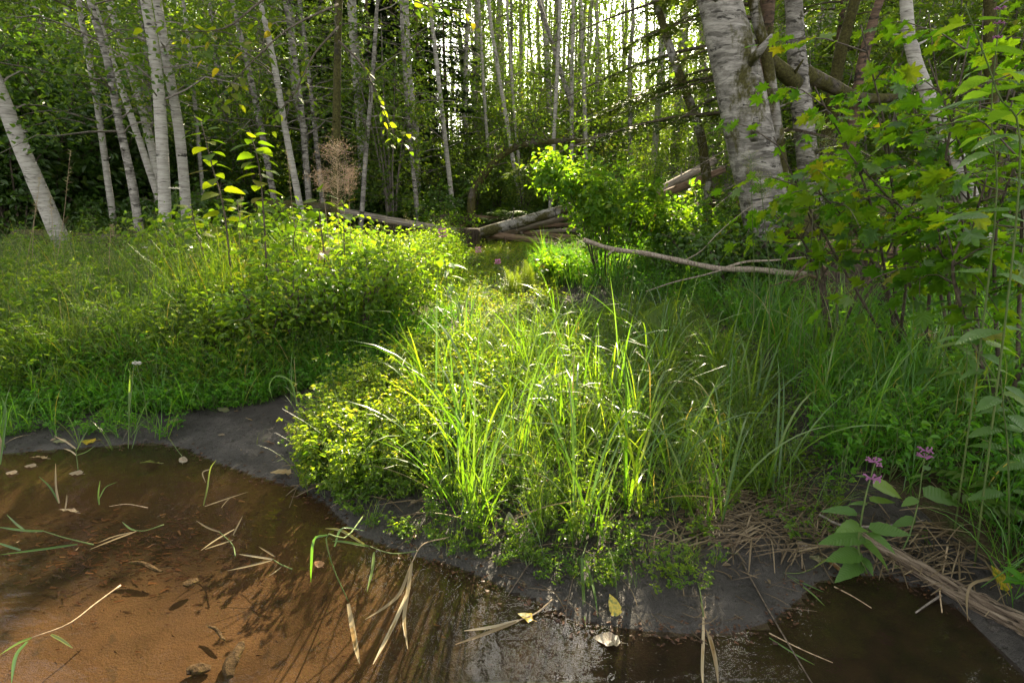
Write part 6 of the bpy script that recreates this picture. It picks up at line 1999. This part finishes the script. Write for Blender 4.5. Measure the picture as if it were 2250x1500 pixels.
def rotten(name, label, p0, Ld, r0, r1, ns, g):
    root = thing(name, label, 'log', p0)
    root.rotation_euler = zq.to_track_quat('Z', 'Y').to_euler()
    n = 34; t = np.linspace(0, 1, n)
    C = np.stack([.02 * np.sin(t * 5), .015 * np.sin(t * 7 + 1), t * Ld], -1)
    V, Q, T, _ = tube(C, np.linspace(r0, r1, n) * (1 + .22 * (g.random(n) - .5)), 18, True, .30, g)
    link('core', mesh_np(name + '_core', V, Q, T, [M_ROT], smooth=False), root)
    for k in range(ns):
        a = g.random() * 6.283; u0 = g.uniform(0, .6); u1 = min(1.0, u0 + g.uniform(.2, .55)); m = 9; tt = np.linspace(u0, u1, m)
        R = np.interp(tt, [0, 1], [r0, r1]) * g.uniform(.92, 1.2)
        aa = a + (tt - u0) * g.normal() * .5
        P = np.stack([np.interp(tt, t, C[:, 0]) + np.cos(aa) * R, np.interp(tt, t, C[:, 1]) + np.sin(aa) * R, tt * Ld], -1) + g.normal(size=(m, 3)) * .002
        w = g.uniform(.004, .011) * np.sin(np.pi * (np.linspace(.12, .95, m))) ** .5
        V, Q, T, _ = tube(P, w, 5, True, .4, g)
        link('splinter', mesh_np('splinter', V, Q, T, [M_ROT], smooth=False), root)


rotten('rotten_log', 'weathered rotten log along the foot of the right bank', p0 + [0, 0, .004], Ld, .018, .036, 26, g)
p0 = on(2040, 1290)
rotten('rotten_log', 'split strip of rotten wood lying on the water side of the rotten log', p0 + [0, 0, .008], Ld * .5, .008, .022, 8, g)

# ------------------------------------------------------------------ leaves that have fallen on the mud and water
FL = {}
for nm, mt in (('yellow', M_F_YELLOW), ('pale', M_F_PALE), ('grey', M_F_GREY), ('brown', M_F_BROWN), ('mix', M_F_MIX), ('tan', M_F_TAN), ('green', M_F_GREEN)):
    V, Q = leaf_grid(ovate, 9, .68, .10, .16, .12, .12, np.random.default_rng(len(nm)))
    V[:, 1] -= .5
    mb = MB(); mb.add(V, Q); mb.tube([(0, -.5, 0), (0.03, -.72, .02)], .012, 4)
    FL[nm] = mb.mesh('fallen_leaf', [mt], True)
Vm = None


def fallen(px, py, kind, label, size, az, tilt=0.1, roll=0.0, lift=.006, squash=1.0):
    P = on(px, py); z = max(P[2], 0.004) + lift
    if P[2] < 0.004:
        P = plane(px, py, 0.004)
    o = link('fallen_leaf', FL[kind])
    o.matrix_basis = Matrix.Translation((P[0], P[1], z)) @ Matrix.Rotation(math.radians(az), 4, 'Z') @ Matrix.Rotation(tilt, 4, 'X') @ Matrix.Rotation(roll, 4, 'Y') @ Matrix.Diagonal((size * squash, size, size, 1))
    tag(o, label, 'leaf', 'fallen leaves on the mud and water')


for a in [(1155, 1356, 'yellow', 'bright yellow leaf on the tip of the bent straw in the front water', .055, 70, .3), (1348, 1345, 'mix', 'yellow and green leaf standing at the waterline of the mud tip', .07, 20, .9, .2, .025),
          (1333, 1406, 'pale', 'pale brown-edged leaf afloat in front of the mud tip', .085, 75, .1), (1120, 1162, 'grey', 'grey-green leaf propped upright under the sedges', .07, 5, 1.1, .1, .035),
          (1608, 1225, 'grey', 'small ribbed pale leaf on the mud right of the middle', .055, 160, .7, 0, .02), (1550, 1086, 'grey', 'greyish leaf in the dead stems behind the ribbed leaf', .06, 40, .4, 0, .02),
          (490, 904, 'grey', 'round pale leaf on the mud bar below the left bank', .085, 70, .3, 0, .012), (386, 929, 'grey', 'round grey-green leaf on the mud bar left of the pale round one', .07, 100, .3, 0, .012),
          (192, 971, 'yellow', 'yellow leaf lying at the waterline on the left', .09, 80, .15), (131, 972, 'grey', 'grey leaf lying on the dark mud left of the yellow leaf', .075, 90, .15),
          (85, 1006, 'tan', 'narrow curled tan leaf afloat on the left', .10, 80, .1, .5, .008, .5), (66, 1025, 'pale', 'small pale leaf afloat below the curled tan one', .06, 85, .1), (24, 1040, 'pale', 'pale leaf afloat near the left frame edge', .06, 80, .1),
          (166, 1041, 'pale', 'pale oval leaf afloat below the yellow leaf', .07, 85, .1), (330, 1019, 'green', 'folded green leaf afloat near the mud bar', .09, 95, .2, .6, .012), (403, 1012, 'pale', 'torn pale leaf at the end of the long stem on the mud bar', .06, 20, .3, .3, .01),
          (618, 1044, 'tan', 'large cream leaf at the point of the sunlit mud', .10, 100, .25, .2, .02), (150, 1126, 'pale', 'white curled leaf stuck in the dark raft of debris', .085, 80, .2, .5, .015),
          (547, 926, 'tan', 'small tan leaf standing on the mud bar', .05, 160, .8, 0, .015), (592, 975, 'brown', 'brown curled leaf beside the lone grass tuft', .06, 80, .3, .6, .012), (486, 958, 'pale', 'tiny tan leaf lying on the mud bar', .04, 80, .1),
          (2192, 1291, 'mix', 'yellow-green leaf with a dark blotch at the right above the rotten log', .085, 10, .8, .2, .04), (2048, 1172, 'tan', 'pale yellow leaf caught behind the slim nettle', .085, 80, .5, .4, .03),
          (1832, 1248, 'brown', 'orange-brown leaf on the mud beside the broad-leaved nettle', .055, 30, .3, .3, .012), (1795, 1232, 'grey', 'flat grey leaf on the wet mud left of the orange-brown leaf', .06, 60, .1),
          (905, 1182, 'brown', 'small brown leaf under the dead sedge at the left of the spit', .04, 80, .5, .3, .015), (2010, 820, 'tan', 'large crumpled tan leaf hanging in the right grass', .16, 80, .6, .8, .26),
          (1520, 985, 'brown', 'brown dead leaf in the deep grass of the spit', .08, 30, .7, .4, .03), (700, 1240, 'brown', 'reddish leaf sunk beside the bent sedge', .05, 50, .1)]:
    fallen(*a)

# an orange maple leaf caught in the meadow herbs
for px, py, Y, lab, sz in [(690, 560, 4.6, 'orange-tan maple leaf caught on the sunlit herbs', .15), (706, 562, 4.7, 'smaller tan maple leaf beside the orange-tan one', .10), (668, 545, 4.9, 'pale yellow maple leaf behind the orange-tan one', .09)]:
    o = link('fallen_leaf', maple_mesh(g, M_F_TAN)); p = at(px, py, Y)
    o.matrix_basis = frame(p, (1, -.2, .1), (.1, -.8, .8), sz); tag(o, lab, 'leaf', 'maple leaves caught on the meadow herbs')

# grey wood chips and the sunken pieces
def chunk(label, px, py, L, W_, H_, az, mat, z=None, name='wood_chip'):
    P = plane(px, py, 0.0 if z is None else z)
    zz = hz(P[0], P[1]) if z is None else z
    g_ = np.random.default_rng(px)
    n = 7; t = np.linspace(0, 1, n)
    C = np.stack([L * (t - .5), .06 * L * np.sin(t * 5), 0 * t], -1)
    V, Q, T, _ = tube(C, .5 * W_ * np.sin(math.pi * (t * .8 + .12)) ** .6, 9, True, .3, g_)
    V[:, 2] *= H_ / W_
    o = link(name, mesh_np(name, V, Q, T, [mat], smooth=False)); o.location = (P[0], P[1], zz + .2 * H_); o.rotation_euler = (.1, .05, math.radians(az)); tag(o, label, 'wood chip')


chunk('pale grey chip of wood on the mud below the dead stems', 1765, 1215, .055, .03, .018, -25, M_BRANCH)
chunk('sunken brown slab of wood near the bottom of the brown water', 515, 1450, .15, .045, .025, 105, M_STUMP, -.085)
chunk('small sunken brown chunk beside the sunken slab', 437, 1472, .07, .04, .02, 20, M_STUMP, -.09)
chunk('dark sunken bark piece in the middle of the brown water', 420, 1280, .05, .04, .015, 60, M_STUMP, -.06)
chunk('dark crooked sunken stick in the brown water', 322, 1245, .16, .02, .015, -12, M_STUMP, -.05, 'sunken_stick')
chunk('dark sunken twig with a knobbly end', 478, 1390, .10, .012, .01, -30, M_STUMP, -.07, 'sunken_stick')

# ------------------------------------------------------------------ bent reeds, straws and floating stems
def ribbon(mb, P, w0, w1, m=0, tone=.5, nrm=(0, -.5, 1)):
    P = np.asarray(P, float); n = len(P); T = np.gradient(P, axis=0); S = unit(np.cross(T, np.asarray(nrm, float)))
    w = np.interp(np.linspace(0, 1, n), [0, .25, .7, 1], [w0, w1, w1 * .85, w1 * .15])[:, None] * .5
    U = unit(np.cross(S, T))
    V = np.stack([P - S * w, P - U * w * .35, P + S * w], 1).reshape(-1, 3)
    i = np.arange(n - 1) * 3
    Q = np.concatenate([np.stack([i, i + 1, i + 4, i + 3], -1), np.stack([i + 1, i + 2, i + 5, i + 4], -1)])
    mb.add(V, Q, None, tone, m)


def px_curve(pts, n=12, lift=.006):
    out = []
    for p in pts:
        if len(p) == 3: out.append(plane(p[0], p[1], p[2]))
        else:
            q = on(*p); out.append(plane(p[0], p[1], lift) if q[2] < lift else q + np.array([0, 0, lift]))
    return curve(out, n)


def reed(label, pieces, group=None, name='bent_reed', cat='reed'):
    """pieces: (part name, px points [px, py(, z)], width m, material)"""
    first = px_curve(pieces[0][1])
    base = first[0].copy()
    root = thing(name, label, cat, base, group)
    for nm, pts, w, mt in pieces:
        P = px_curve(pts); mb = MB()
        if nm == 'stem':
            mb.tube(P - base, np.linspace(w, w * .6, len(P)) * .5, 5)
        else:
            ribbon(mb, P - base, w * .6, w)
        link(nm, mb.mesh(name + '_' + nm, [mt], True), root)


SD, ST, GS = M_STRAW, M_STEM_DRY, M_SEDGE
reed('bent green sedge with a long straw blade lying on the brown water', [('stem', [(800, 1130, .10), (760, 1180, .22), (718, 1175, .27), (730, 1240, .16), (765, 1320, .03)], .006, M_STEM), ('blade', [(718, 1175, .27), (690, 1185, .25), (684, 1240, .17), (683, 1278, .10)], .010, GS),
      ('blade', [(765, 1325, .03), (774, 1375), (782, 1420), (790, 1457)], .017, SD), ('blade', [(735, 1200, .22), (752, 1160, .24), (800, 1165, .2)], .008, GS)], 'bent reeds at the front')
reed('bunch of three straw blades hanging from the spit into the water', [('stem', [(985, 1180, .08), (930, 1195, .10), (905, 1235, .06)], .006, ST), ('blade', [(905, 1235, .06), (896, 1300, .02), (888, 1360), (896, 1425)], .014, SD),
      ('blade', [(903, 1240, .05), (880, 1300, .015), (850, 1330), (802, 1360)], .012, SD), ('blade', [(900, 1290, .02), (870, 1360), (845, 1410), (820, 1458)], .014, SD)], 'bent reeds at the front')
reed('forked pale straw floating left of the yellow leaf', [('stem', [(1215, 1315, .03), (1180, 1345, .01), (1140, 1362)], .006, ST), ('blade', [(1140, 1362), (1090, 1375), (1020, 1385)], .011, SD), ('blade', [(1135, 1365), (1070, 1390), (1000, 1415)], .011, SD)], 'bent reeds at the front')
reed('green two-bladed leaf of sedge dipping in front of the mud', [('stem', [(1290, 1190, .10), (1282, 1215, .11), (1278, 1225, .10)], .006, M_STEM), ('blade', [(1278, 1225, .10), (1280, 1270, .05), (1283, 1320, .02), (1286, 1375)], .012, GS), ('blade', [(1280, 1225, .10), (1295, 1260, .05), (1306, 1300, .03), (1314, 1355, .012)], .010, GS)], 'bent reeds at the front')
reed('long dead straw running from the spit into the front water', [('stem', [(1480, 1190, .08), (1510, 1225, .05), (1535, 1290), (1545, 1360)], .007, M_STEM), ('blade', [(1545, 1360), (1545, 1410), (1543, 1470), (1545, 1510)], .010, SD), ('blade', [(1540, 1330), (1560, 1400), (1572, 1450), (1578, 1500)], .014, SD)], 'bent reeds at the front')
reed('brown stem slanting over the wet mud tip into the water', [('stem', [(1630, 1240), (1680, 1330), (1730, 1410), (1790, 1510)], .007, M_TWIG)], 'stems lying on the mud')
reed('dark thin stem lying beside the middle sedge on the mud', [('stem', [(1270, 1220), (1258, 1280), (1245, 1340), (1240, 1400)], .006, M_TWIG)], 'stems lying on the mud')
reed('dark twig lying slantwise on the mud by the front water', [('stem', [(1170, 1230), (1130, 1290), (1115, 1310)], .006, M_TWIG)], 'stems lying on the mud')
reed('green sedge stem reaching left over the water from the spit', [('stem', [(920, 1210, .03), (860, 1215, .03), (800, 1195, .07)], .004, M_STEM), ('blade', [(800, 1195, .07), (750, 1165, .11), (715, 1160, .12)], .010, GS), ('blade', [(810, 1200, .06), (760, 1190, .08), (730, 1188, .07)], .009, GS), ('blade', [(822, 1212, .05), (818, 1250, .03), (806, 1300, .01)], .011, GS)], 'bent reeds at the front')
reed('long drooping blade crossing from the left bank over the mud bar', [('stem', [(690, 1000, .02), (660, 930, .20), (652, 880, .30), (628, 850, .36)], .005, M_STEM), ('blade', [(652, 890, .28), (640, 840, .38), (610, 825, .42), (592, 845, .36), (598, 875, .30)], .010, GS), ('blade', [(690, 1000, .02), (650, 955, .05), (632, 950, .06), (660, 985, .02)], .009, SD)], 'sedges crossing the mud bar')
reed('thin upright green blade growing out of the brown water', [('blade', [(447, 1110), (456, 1070, .06), (462, 1030, .14), (475, 1010, .18)], .008, GS), ('blade', [(462, 1030, .14), (445, 1038, .12), (452, 1060, .08)], .006, SD)], 'grasses in the water')
reed('pale forked grass standing in the dark debris raft', [('blade', [(130, 1105), (123, 1070, .06), (122, 1018, .15)], .009, SD), ('blade', [(130, 1105), (110, 1070, .05), (85, 1046, .08)], .007, GS), ('blade', [(143, 1120), (146, 1100, .02), (147, 1085, .04)], .007, SD)], 'grasses in the water')
reed('bent pale grass blade rising from a stem on the water', [('stem', [(325, 1115), (280, 1107), (240, 1112)], .004, M_STEM_DRY), ('blade', [(218, 1108), (216, 1085, .04), (220, 1055, .09)], .008, GS), ('blade', [(218, 1095, .01), (232, 1070, .05), (258, 1058, .06)], .006, GS)], 'grasses in the water')
reed('floating grass stem with two pale leaves in the middle of the water', [('stem', [(517, 1221), (510, 1195), (482, 1168)], .005, M_STEM), ('blade', [(482, 1168), (455, 1158), (431, 1143)], .007, SD), ('blade', [(515, 1162), (475, 1185), (442, 1208)], .007, SD), ('blade', [(512, 1175), (522, 1155, .02), (533, 1133, .04)], .007, SD), ('blade', [(512, 1186), (480, 1196), (450, 1206)], .006, SD)], 'grasses in the water')
reed('floating grass stem with pale leaves nearer the spit', [('stem', [(642, 1250), (615, 1238), (600, 1228)], .005, M_STEM), ('blade', [(600, 1228), (560, 1222), (526, 1217)], .007, SD), ('blade', [(604, 1222), (585, 1210), (568, 1200)], .006, SD), ('blade', [(598, 1230), (550, 1242), (500, 1253)], .007, SD), ('blade', [(618, 1245), (604, 1256), (592, 1264)], .005, SD)], 'grasses in the water')
reed('floating straw pair beside the upright green blade', [('blade', [(450, 1112), (490, 1098), (545, 1080)], .007, SD), ('blade', [(486, 1115), (500, 1098), (512, 1090)], .005, SD)], 'grasses in the water')
reed('long yellow stem lying across the water at the lower left', [('stem', [(265, 1285), (210, 1325), (150, 1370), (70, 1400)], .006, M_STEM_DRY), ('blade', [(70, 1400), (40, 1412), (0, 1437)], .009, GS), ('blade', [(60, 1408), (35, 1440), (25, 1500)], .013, GS), ('blade', [(112, 1393), (135, 1405), (160, 1423)], .009, GS)], 'grasses in the water')
reed('flat sedge stem with floating leaves at the left edge', [('stem', [(205, 1196), (140, 1180), (95, 1166)], .006, M_STEM), ('blade', [(95, 1166), (55, 1165), (-20, 1155)], .010, GS), ('blade', [(55, 1165), (35, 1150), (15, 1130)], .008, GS), ('blade', [(170, 1195), (100, 1205), (0, 1218)], .010, GS), ('blade', [(45, 1208), (20, 1200), (-10, 1190)], .009, GS)], 'grasses in the water')
reed('floating forked straw left of the middle of the water', [('stem', [(360, 1152), (320, 1165), (298, 1165)], .005, M_STEM), ('blade', [(298, 1165), (285, 1160), (268, 1146)], .007, GS), ('blade', [(300, 1166), (250, 1185), (198, 1206)], .008, SD), ('blade', [(290, 1168), (250, 1178), (215, 1192)], .006, SD)], 'grasses in the water')
reed('upright green grass with a pale flower at the mud bar waterline', [('stem', [(282, 985), (284, 920, .12), (290, 850, .28), (295, 790, .42)], .005, M_STEM), ('blade', [(284, 920, .12), (284, 870, .22), (286, 808, .38)], .013, GS), ('blade', [(290, 985), (305, 940, .06), (330, 940, .06)], .006, GS)], 'grasses in the water')
reed('forked pale grass standing at the left waterline', [('stem', [(172, 1035), (168, 1000, .06), (166, 985, .09)], .004, M_STEM), ('blade', [(166, 985, .09), (145, 970, .12), (120, 958, .14)], .008, SD), ('blade', [(168, 1000, .06), (155, 990, .06), (140, 985, .04)], .007, SD), ('blade', [(168, 990, .08), (180, 965, .12), (196, 938, .16)], .007, GS), ('blade', [(168, 1000, .06), (190, 992, .07), (210, 978, .09)], .007, GS)], 'grasses in the water')
reed('tall arching green blades at the left frame edge', [('blade', [(0, 1020), (8, 960, .12), (12, 900, .22), (2, 870, .28)], .012, GS), ('blade', [(-5, 1020), (3, 975, .08), (-10, 940, .14)], .010, SD)], 'grasses in the water')
reed('long thin stem trailing down the mud bar to a torn leaf', [('stem', [(310, 870, .1), (350, 930, .04), (380, 975, .02), (402, 1005)], .005, M_STEM)], 'grasses in the water')
reed('thin green stems floating at the lower right', [('stem', [(1690, 1390), (1760, 1425), (1830, 1455)], .004, M_STEM_DRY), ('blade', [(1690, 1400), (1745, 1435), (1790, 1460)], .005, GS)], 'grasses in the water')
reed('green blades bowing from the nettle foot over the shallow water', [('stem', [(1840, 1220), (1770, 1255, .02), (1720, 1258, .02)], .004, M_STEM), ('blade', [(1720, 1258, .02), (1760, 1278, .015), (1810, 1300)], .007, GS), ('blade', [(1790, 1245, .03), (1830, 1220, .05), (1850, 1215, .05)], .006, GS), ('blade', [(1730, 1265, .02), (1780, 1300, .01), (1812, 1330)], .007, GS)], 'bent reeds at the front')
reed('straw stick floating on the dark water at the right', [('stem', [(1833, 1288), (1875, 1310), (1915, 1335)], .005, M_STEM_DRY)], 'bent reeds at the front')
reed('pale straw hooked over the rotten log into the water', [('stem', [(2082, 1200, .10), (2075, 1240, .06), (2065, 1290, .03), (2070, 1345)], .007, M_STEM_DRY)], 'bent reeds at the front')
reed('bent pale blade hanging from the rotten log', [('blade', [(2190, 1270, .10), (2140, 1280, .10), (2125, 1310, .06), (2126, 1365, .005)], .009, SD)], 'bent reeds at the front')
reed('brown broken twig leaning into the right water', [('stem', [(2068, 1307, .02), (2040, 1325, .01), (2012, 1345)], .009, M_TWIG_P)], 'bent reeds at the front')
reed('thick brown fallen stem under the dead reeds on the right', [('stem', [(1590, 1205), (1640, 1190), (1680, 1180)], .014, M_LOG_B)], 'stems lying on the mud')
reed('grey fallen stick behind the nettles along the bank foot', [('stem', [(1800, 1130, .09), (1860, 1155, .08), (1990, 1150, .10), (2140, 1115, .14)], .012, M_TWIG_P)], 'stems lying on the mud')
reed('dead blade with a pale tip leaning out of the left bank', [('stem', [(560, 850, .12), (520, 820, .20), (470, 790, .28), (425, 755, .36)], .006, M_STEM_DRY), ('blade', [(445, 770, .32), (425, 765, .32), (400, 765, .31)], .009, SD), ('blade', [(490, 800, .25), (465, 798, .25), (430, 795, .25)], .010, SD)], 'sedges crossing the mud bar')

# ------------------------------------------------------------------ litter nobody could count
g = np.random.default_rng(160)
mb = MB()
mat_poly = poly_px([(1440, 1170), (1560, 1060), (1740, 1020), (1840, 1110), (2100, 1170), (2200, 1270), (2100, 1260), (1900, 1190), (1760, 1190), (1600, 1190)], .1)
for q in list(rand_in(mat_poly, 520, g)) + list(rand_in(PENIN, 1000, g)) + list(rand_in(R_NEAR, 500, g, lambda x, y: (y < 3.2) * 1.0)):
    a = g.normal() * .5 + (0.15 if g.random() < .6 else 1.4); L = g.uniform(.08, .30)
    d = np.array([math.cos(a), math.sin(a), g.normal() * .12])
    c = curve([q - d * L * .5 + [0, 0, .008], q + [g.normal() * .01, g.normal() * .01, .02 + .015 * g.random()], q + d * L * .5 + [0, 0, .008 + .02 * g.random()]], 5)
    ribbon(mb, c, .003, g.uniform(.003, .007), 0, np.clip(.45 + g.normal() * .25, 0, 1))
mudf = poly_px([(900, 1200), (1100, 1215), (1300, 1225), (1480, 1200), (1700, 1190), (1830, 1230), (1740, 1330), (1600, 1380), (1400, 1375), (1200, 1310), (1000, 1235)], .03)
for q in rand_in(mudf, 90, g):
    a = g.random() * 6.28; L = g.uniform(.03, .16); d = np.array([math.cos(a), math.sin(a), g.normal() * .06])
    c = curve([q - d * L * .5 + [0, 0, .003], q + [g.normal() * .008, g.normal() * .008, .008], q + d * L * .5 + [0, 0, .006]], 5)
    ribbon(mb, c, .0015, g.uniform(.0015, .004), 0, np.clip(.3 + g.normal() * .25, 0, 1))
# dry stems hanging under the edge of the left bank
for q in rand_in(band, 420, g, lambda x, y: np.where(np.abs(sdist(MEADOW, x, y) - .12) < .12, 1.0, 0) * np.where(x > -2.4, 1.0, .25)):
    L = g.uniform(.12, .35); d = np.array([g.normal() * .3, -.55, -.8])
    c = curve([q + [0, .05, .06], q + d * L * .4 + [0, 0, .06], q + d * L], 5); c[:, 2] = np.maximum(c[:, 2], .02)
    ribbon(mb, c, .002, .003, 0, np.clip(.3 + g.normal() * .25, 0, 1))
o = link('dead_grass_litter', mb.mesh('dead_grass_litter', [M_STRAW_S])); tag(o, 'mat of dead stems lying at the foot of the plants', None, None, 'stuff')

mb = MB()
c0 = plane(250, 1180, -.05)
for k in range(2000):
    if k < 1600:
        p = np.array([c0[0] + g.normal() * .36, c0[1] + g.normal() * .15])
    else:
        p = np.array([g.uniform(-2.6, .2), g.uniform(1.2, 2.6)])
    if not inside(WATER, p[0], p[1]): continue
    z = hz(p[0], p[1]) + .004
    a = g.normal() * .6; L = g.uniform(.008, .05) * (.75 if k < 1600 else .5)
    d = np.array([math.cos(a), math.sin(a), g.normal() * .05]) * L; q = np.array([p[0], p[1], z])
    s = np.array([-d[1], d[0], 0]) * g.uniform(.04, .16)
    mb.add([q - s, q + d - s * .5, q + d + s * .5, q + s + [0, 0, .003]], [[0, 1, 2, 3]], None, np.clip(g.normal() * .25 + .22, 0, 1))
M_CRUMB = leaf_mat('bark_crumbs', [(0, (.03, .014, .008)), (.6, (.10, .045, .02)), (1, (.26, .15, .07))], .1, tint=(1, 1, 1))
o = link('bark_debris', mb.mesh('bark_debris', [M_CRUMB])); tag(o, 'crumbs of bark and leaf on the stream bed', None, None, 'stuff')

mb = MB()
for k in range(1300):
    a_ = g.random() * (len(WATER) - 8); i_ = int(a_); f_ = a_ - i_
    p = WATER[i_] * (1 - f_) + WATER[i_ + 1] * f_ + g.normal(size=2) * .035
    z = max(hz(p[0], p[1]), .006) + .002
    a = g.random() * 6.28; L = g.uniform(.003, .016); d = np.array([math.cos(a), math.sin(a), g.normal() * .1]) * L; q = np.array([p[0], p[1], z])
    s = np.array([-d[1], d[0], 0]) * g.uniform(.05, .5)
    mb.add([q - s, q + d - s * .4, q + d + s * .4, q + s + [0, 0, .002]], [[0, 1, 2, 3]], None, np.clip(g.normal() * .2 + .18, 0, 1))
o = link('shoreline_drift', mb.mesh('shoreline_drift', [M_CRUMB])); tag(o, 'line of tiny leaf and bark crumbs along the waterline', None, None, 'stuff')

mb = MB()
for k in range(1500):
    p = np.array([g.uniform(-3, 2), g.uniform(1.4, 3.6)])
    if inside(WATER, p[0], p[1]) or sdist(MEADOW, p[0], p[1]) > 0: continue
    z = hz(p[0], p[1]); r = g.uniform(.002, .007)
    V = np.array([(1, 0, 0), (0, 1, 0), (-1, 0, 0), (0, -1, 0), (0, 0, .8)]) * r * g.uniform(.6, 1.3, (5, 1)) + [p[0], p[1], z]
    mb.add(V, None, [[0, 1, 4], [1, 2, 4], [2, 3, 4], [3, 0, 4]], .5)
o = link('mud_crumbs', mb.mesh('mud_crumbs', [M_MUD])); tag(o, 'small crumbs of soil on the wet mud', None, None, 'stuff')
# leaf scraps and clods on the mud
mb = MB()
for k in range(420):
    p = np.array([g.uniform(-3.2, 1.6), g.uniform(1.4, 3.4)])
    if sdist(WATER, p[0], p[1]) > -.01 or sdist(MEADOW, p[0], p[1]) > .05: continue
    z = hz(p[0], p[1])
    V, Q, idx = leaf_quads(np.array([[p[0], p[1], z + .003]]), g.uniform(.012, .04), g, 2.5, 0, g.uniform(.3, .7), True)
    mb.add(V, Q, None, np.clip(g.normal() * .25 + .4, 0, 1))
o = link('leaf_scraps', mb.mesh('leaf_scraps', [M_STRAW_S])); tag(o, 'small dead leaf scraps strewn on the mud', None, None, 'stuff')
mb = MB()
for k in range(520):
    p = np.array([g.uniform(-3.2, 1.6), g.uniform(1.45, 3.4)])
    if sdist(WATER, p[0], p[1]) > -.02 or sdist(MEADOW, p[0], p[1]) > .1: continue
    z = hz(p[0], p[1]); r = g.uniform(.006, .024)
    V = np.array([(1, 0, 0), (.3, .9, 0), (-.8, .5, 0), (-.8, -.6, 0), (.3, -1, 0), (.4, 0, .4), (-.3, .1, .42)]) * r * g.uniform(.7, 1.3, (7, 3)) + [p[0], p[1], z - .002]
    mb.add(V, None, [[0, 1, 5], [1, 2, 6], [1, 6, 5], [2, 3, 6], [3, 4, 6], [4, 5, 6], [4, 0, 5]], .5)
o = link('mud_clods', mb.mesh('mud_clods', [M_MUD])); tag(o, 'lumps of mud on the wet bank', None, None, 'stuff')
# stones of the dry creek floor near the jam
mb = MB()
for q in rand_in(poly_px([(1030, 640), (1210, 630), (1230, 540), (1060, 540)], .1), 420, g):
    r = g.uniform(.01, .05)
    V = np.array([(1, 0, 0), (.3, .9, 0), (-.8, .5, 0), (-.8, -.6, 0), (.3, -1, 0), (.4, 0, .6), (-.3, .1, .65)]) * r * g.uniform(.7, 1.2, (7, 3)) + q
    mb.add(V, None, [[0, 1, 5], [1, 2, 6], [1, 6, 5], [2, 3, 6], [3, 4, 6], [4, 5, 6], [4, 0, 5]], .5)
N = NT('creek_stone'); N.principled(N.ramp(N.noise(N.coord('Object'), 9, 4), [(.3, (.09, .075, .06)), (.7, (.24, .21, .18))]), .9, None, .2)
o = link('creek_stones', mb.mesh('creek_stones', [N.m])); tag(o, 'gravel and stones on the dry creek floor', None, None, 'stuff')

# ------------------------------------------------------------------ labels that tell neighbours apart by the birches they stand between
MARKS = [(-400, 'the left frame edge'), (30, 'the leaning left-edge birch'), (262, 'the brown-topped birch'), (352, 'the root-mound birch'), (625, 'the clean white birch'), (741, 'the dark mossy alder'),
         (895, 'the slim fir-side birch'), (1060, 'the thin centre birch'), (1257, 'the forked birch'), (1510, 'the mossy-footed birch'), (1640, 'the biggest birch'), (1880, 'the bare brown trunk'), (2060, 'the slanting white birch'), (2700, 'the right frame edge')]
ORD = ['first', 'second', 'third', 'fourth', 'fifth', 'sixth', 'seventh', 'eighth', 'ninth', 'tenth', 'eleventh', 'twelfth', 'thirteenth', 'fourteenth', 'fifteenth']


def tell_apart(group, desc, zm, alone):
    its = [o for o in COL.objects if o.parent is None and o.get('group') == group and o.get('category')]
    rows = {}
    for o in its:
        x, y = to_px(np.array(o.location) + np.array([0, 0, zm]))
        for k in range(len(MARKS) - 1):
            if MARKS[k][0] <= x < MARKS[k + 1][0]: rows.setdefault(k, []).append((x, o))
    for k, L in rows.items():
        L.sort(key=lambda t: t[0])
        for i, (x, o) in enumerate(L):
            if len(L) == 1: o['label'] = '%s %s, between %s and %s' % (alone, desc, MARKS[k][1], MARKS[k + 1][1])
            elif i < len(ORD): o['label'] = '%s %s from the left, between %s and %s' % (ORD[i], desc, MARKS[k][1], MARKS[k + 1][1])
            lab = o['label'].split()
            if len(lab) > 16: o['label'] = o['label'].replace('from the left, ', 'from left ')


tell_apart('first row of forest trunks', 'slender forest trunk', 2.0, 'single')
tell_apart('young trees between the trunks', 'leafy young tree', 2.0, 'single')
tell_apart('thicket shrubs at the left', 'tall thicket shrub', 1.5, 'single')
tell_apart('saplings on the right bank', 'leafy bank sapling', 1.5, 'single')
tell_apart('bushes among the alder saplings', 'leafy bush', .5, 'single')
tell_apart('dark firs left of centre', 'dark fir', 2.5, 'single')
tell_apart('airy panicles on the right bank', 'airy panicle', 0.8, 'single')
tell_apart('grass stalks in the left meadow', 'dry grass stalk', 0.8, 'single')
tell_apart('alder bushes behind the log jam', 'leafy alder bush', 1.0, 'single')
tell_apart('leafy clumps on the brow of the left bank', 'leafy bank clump', .3, 'single')
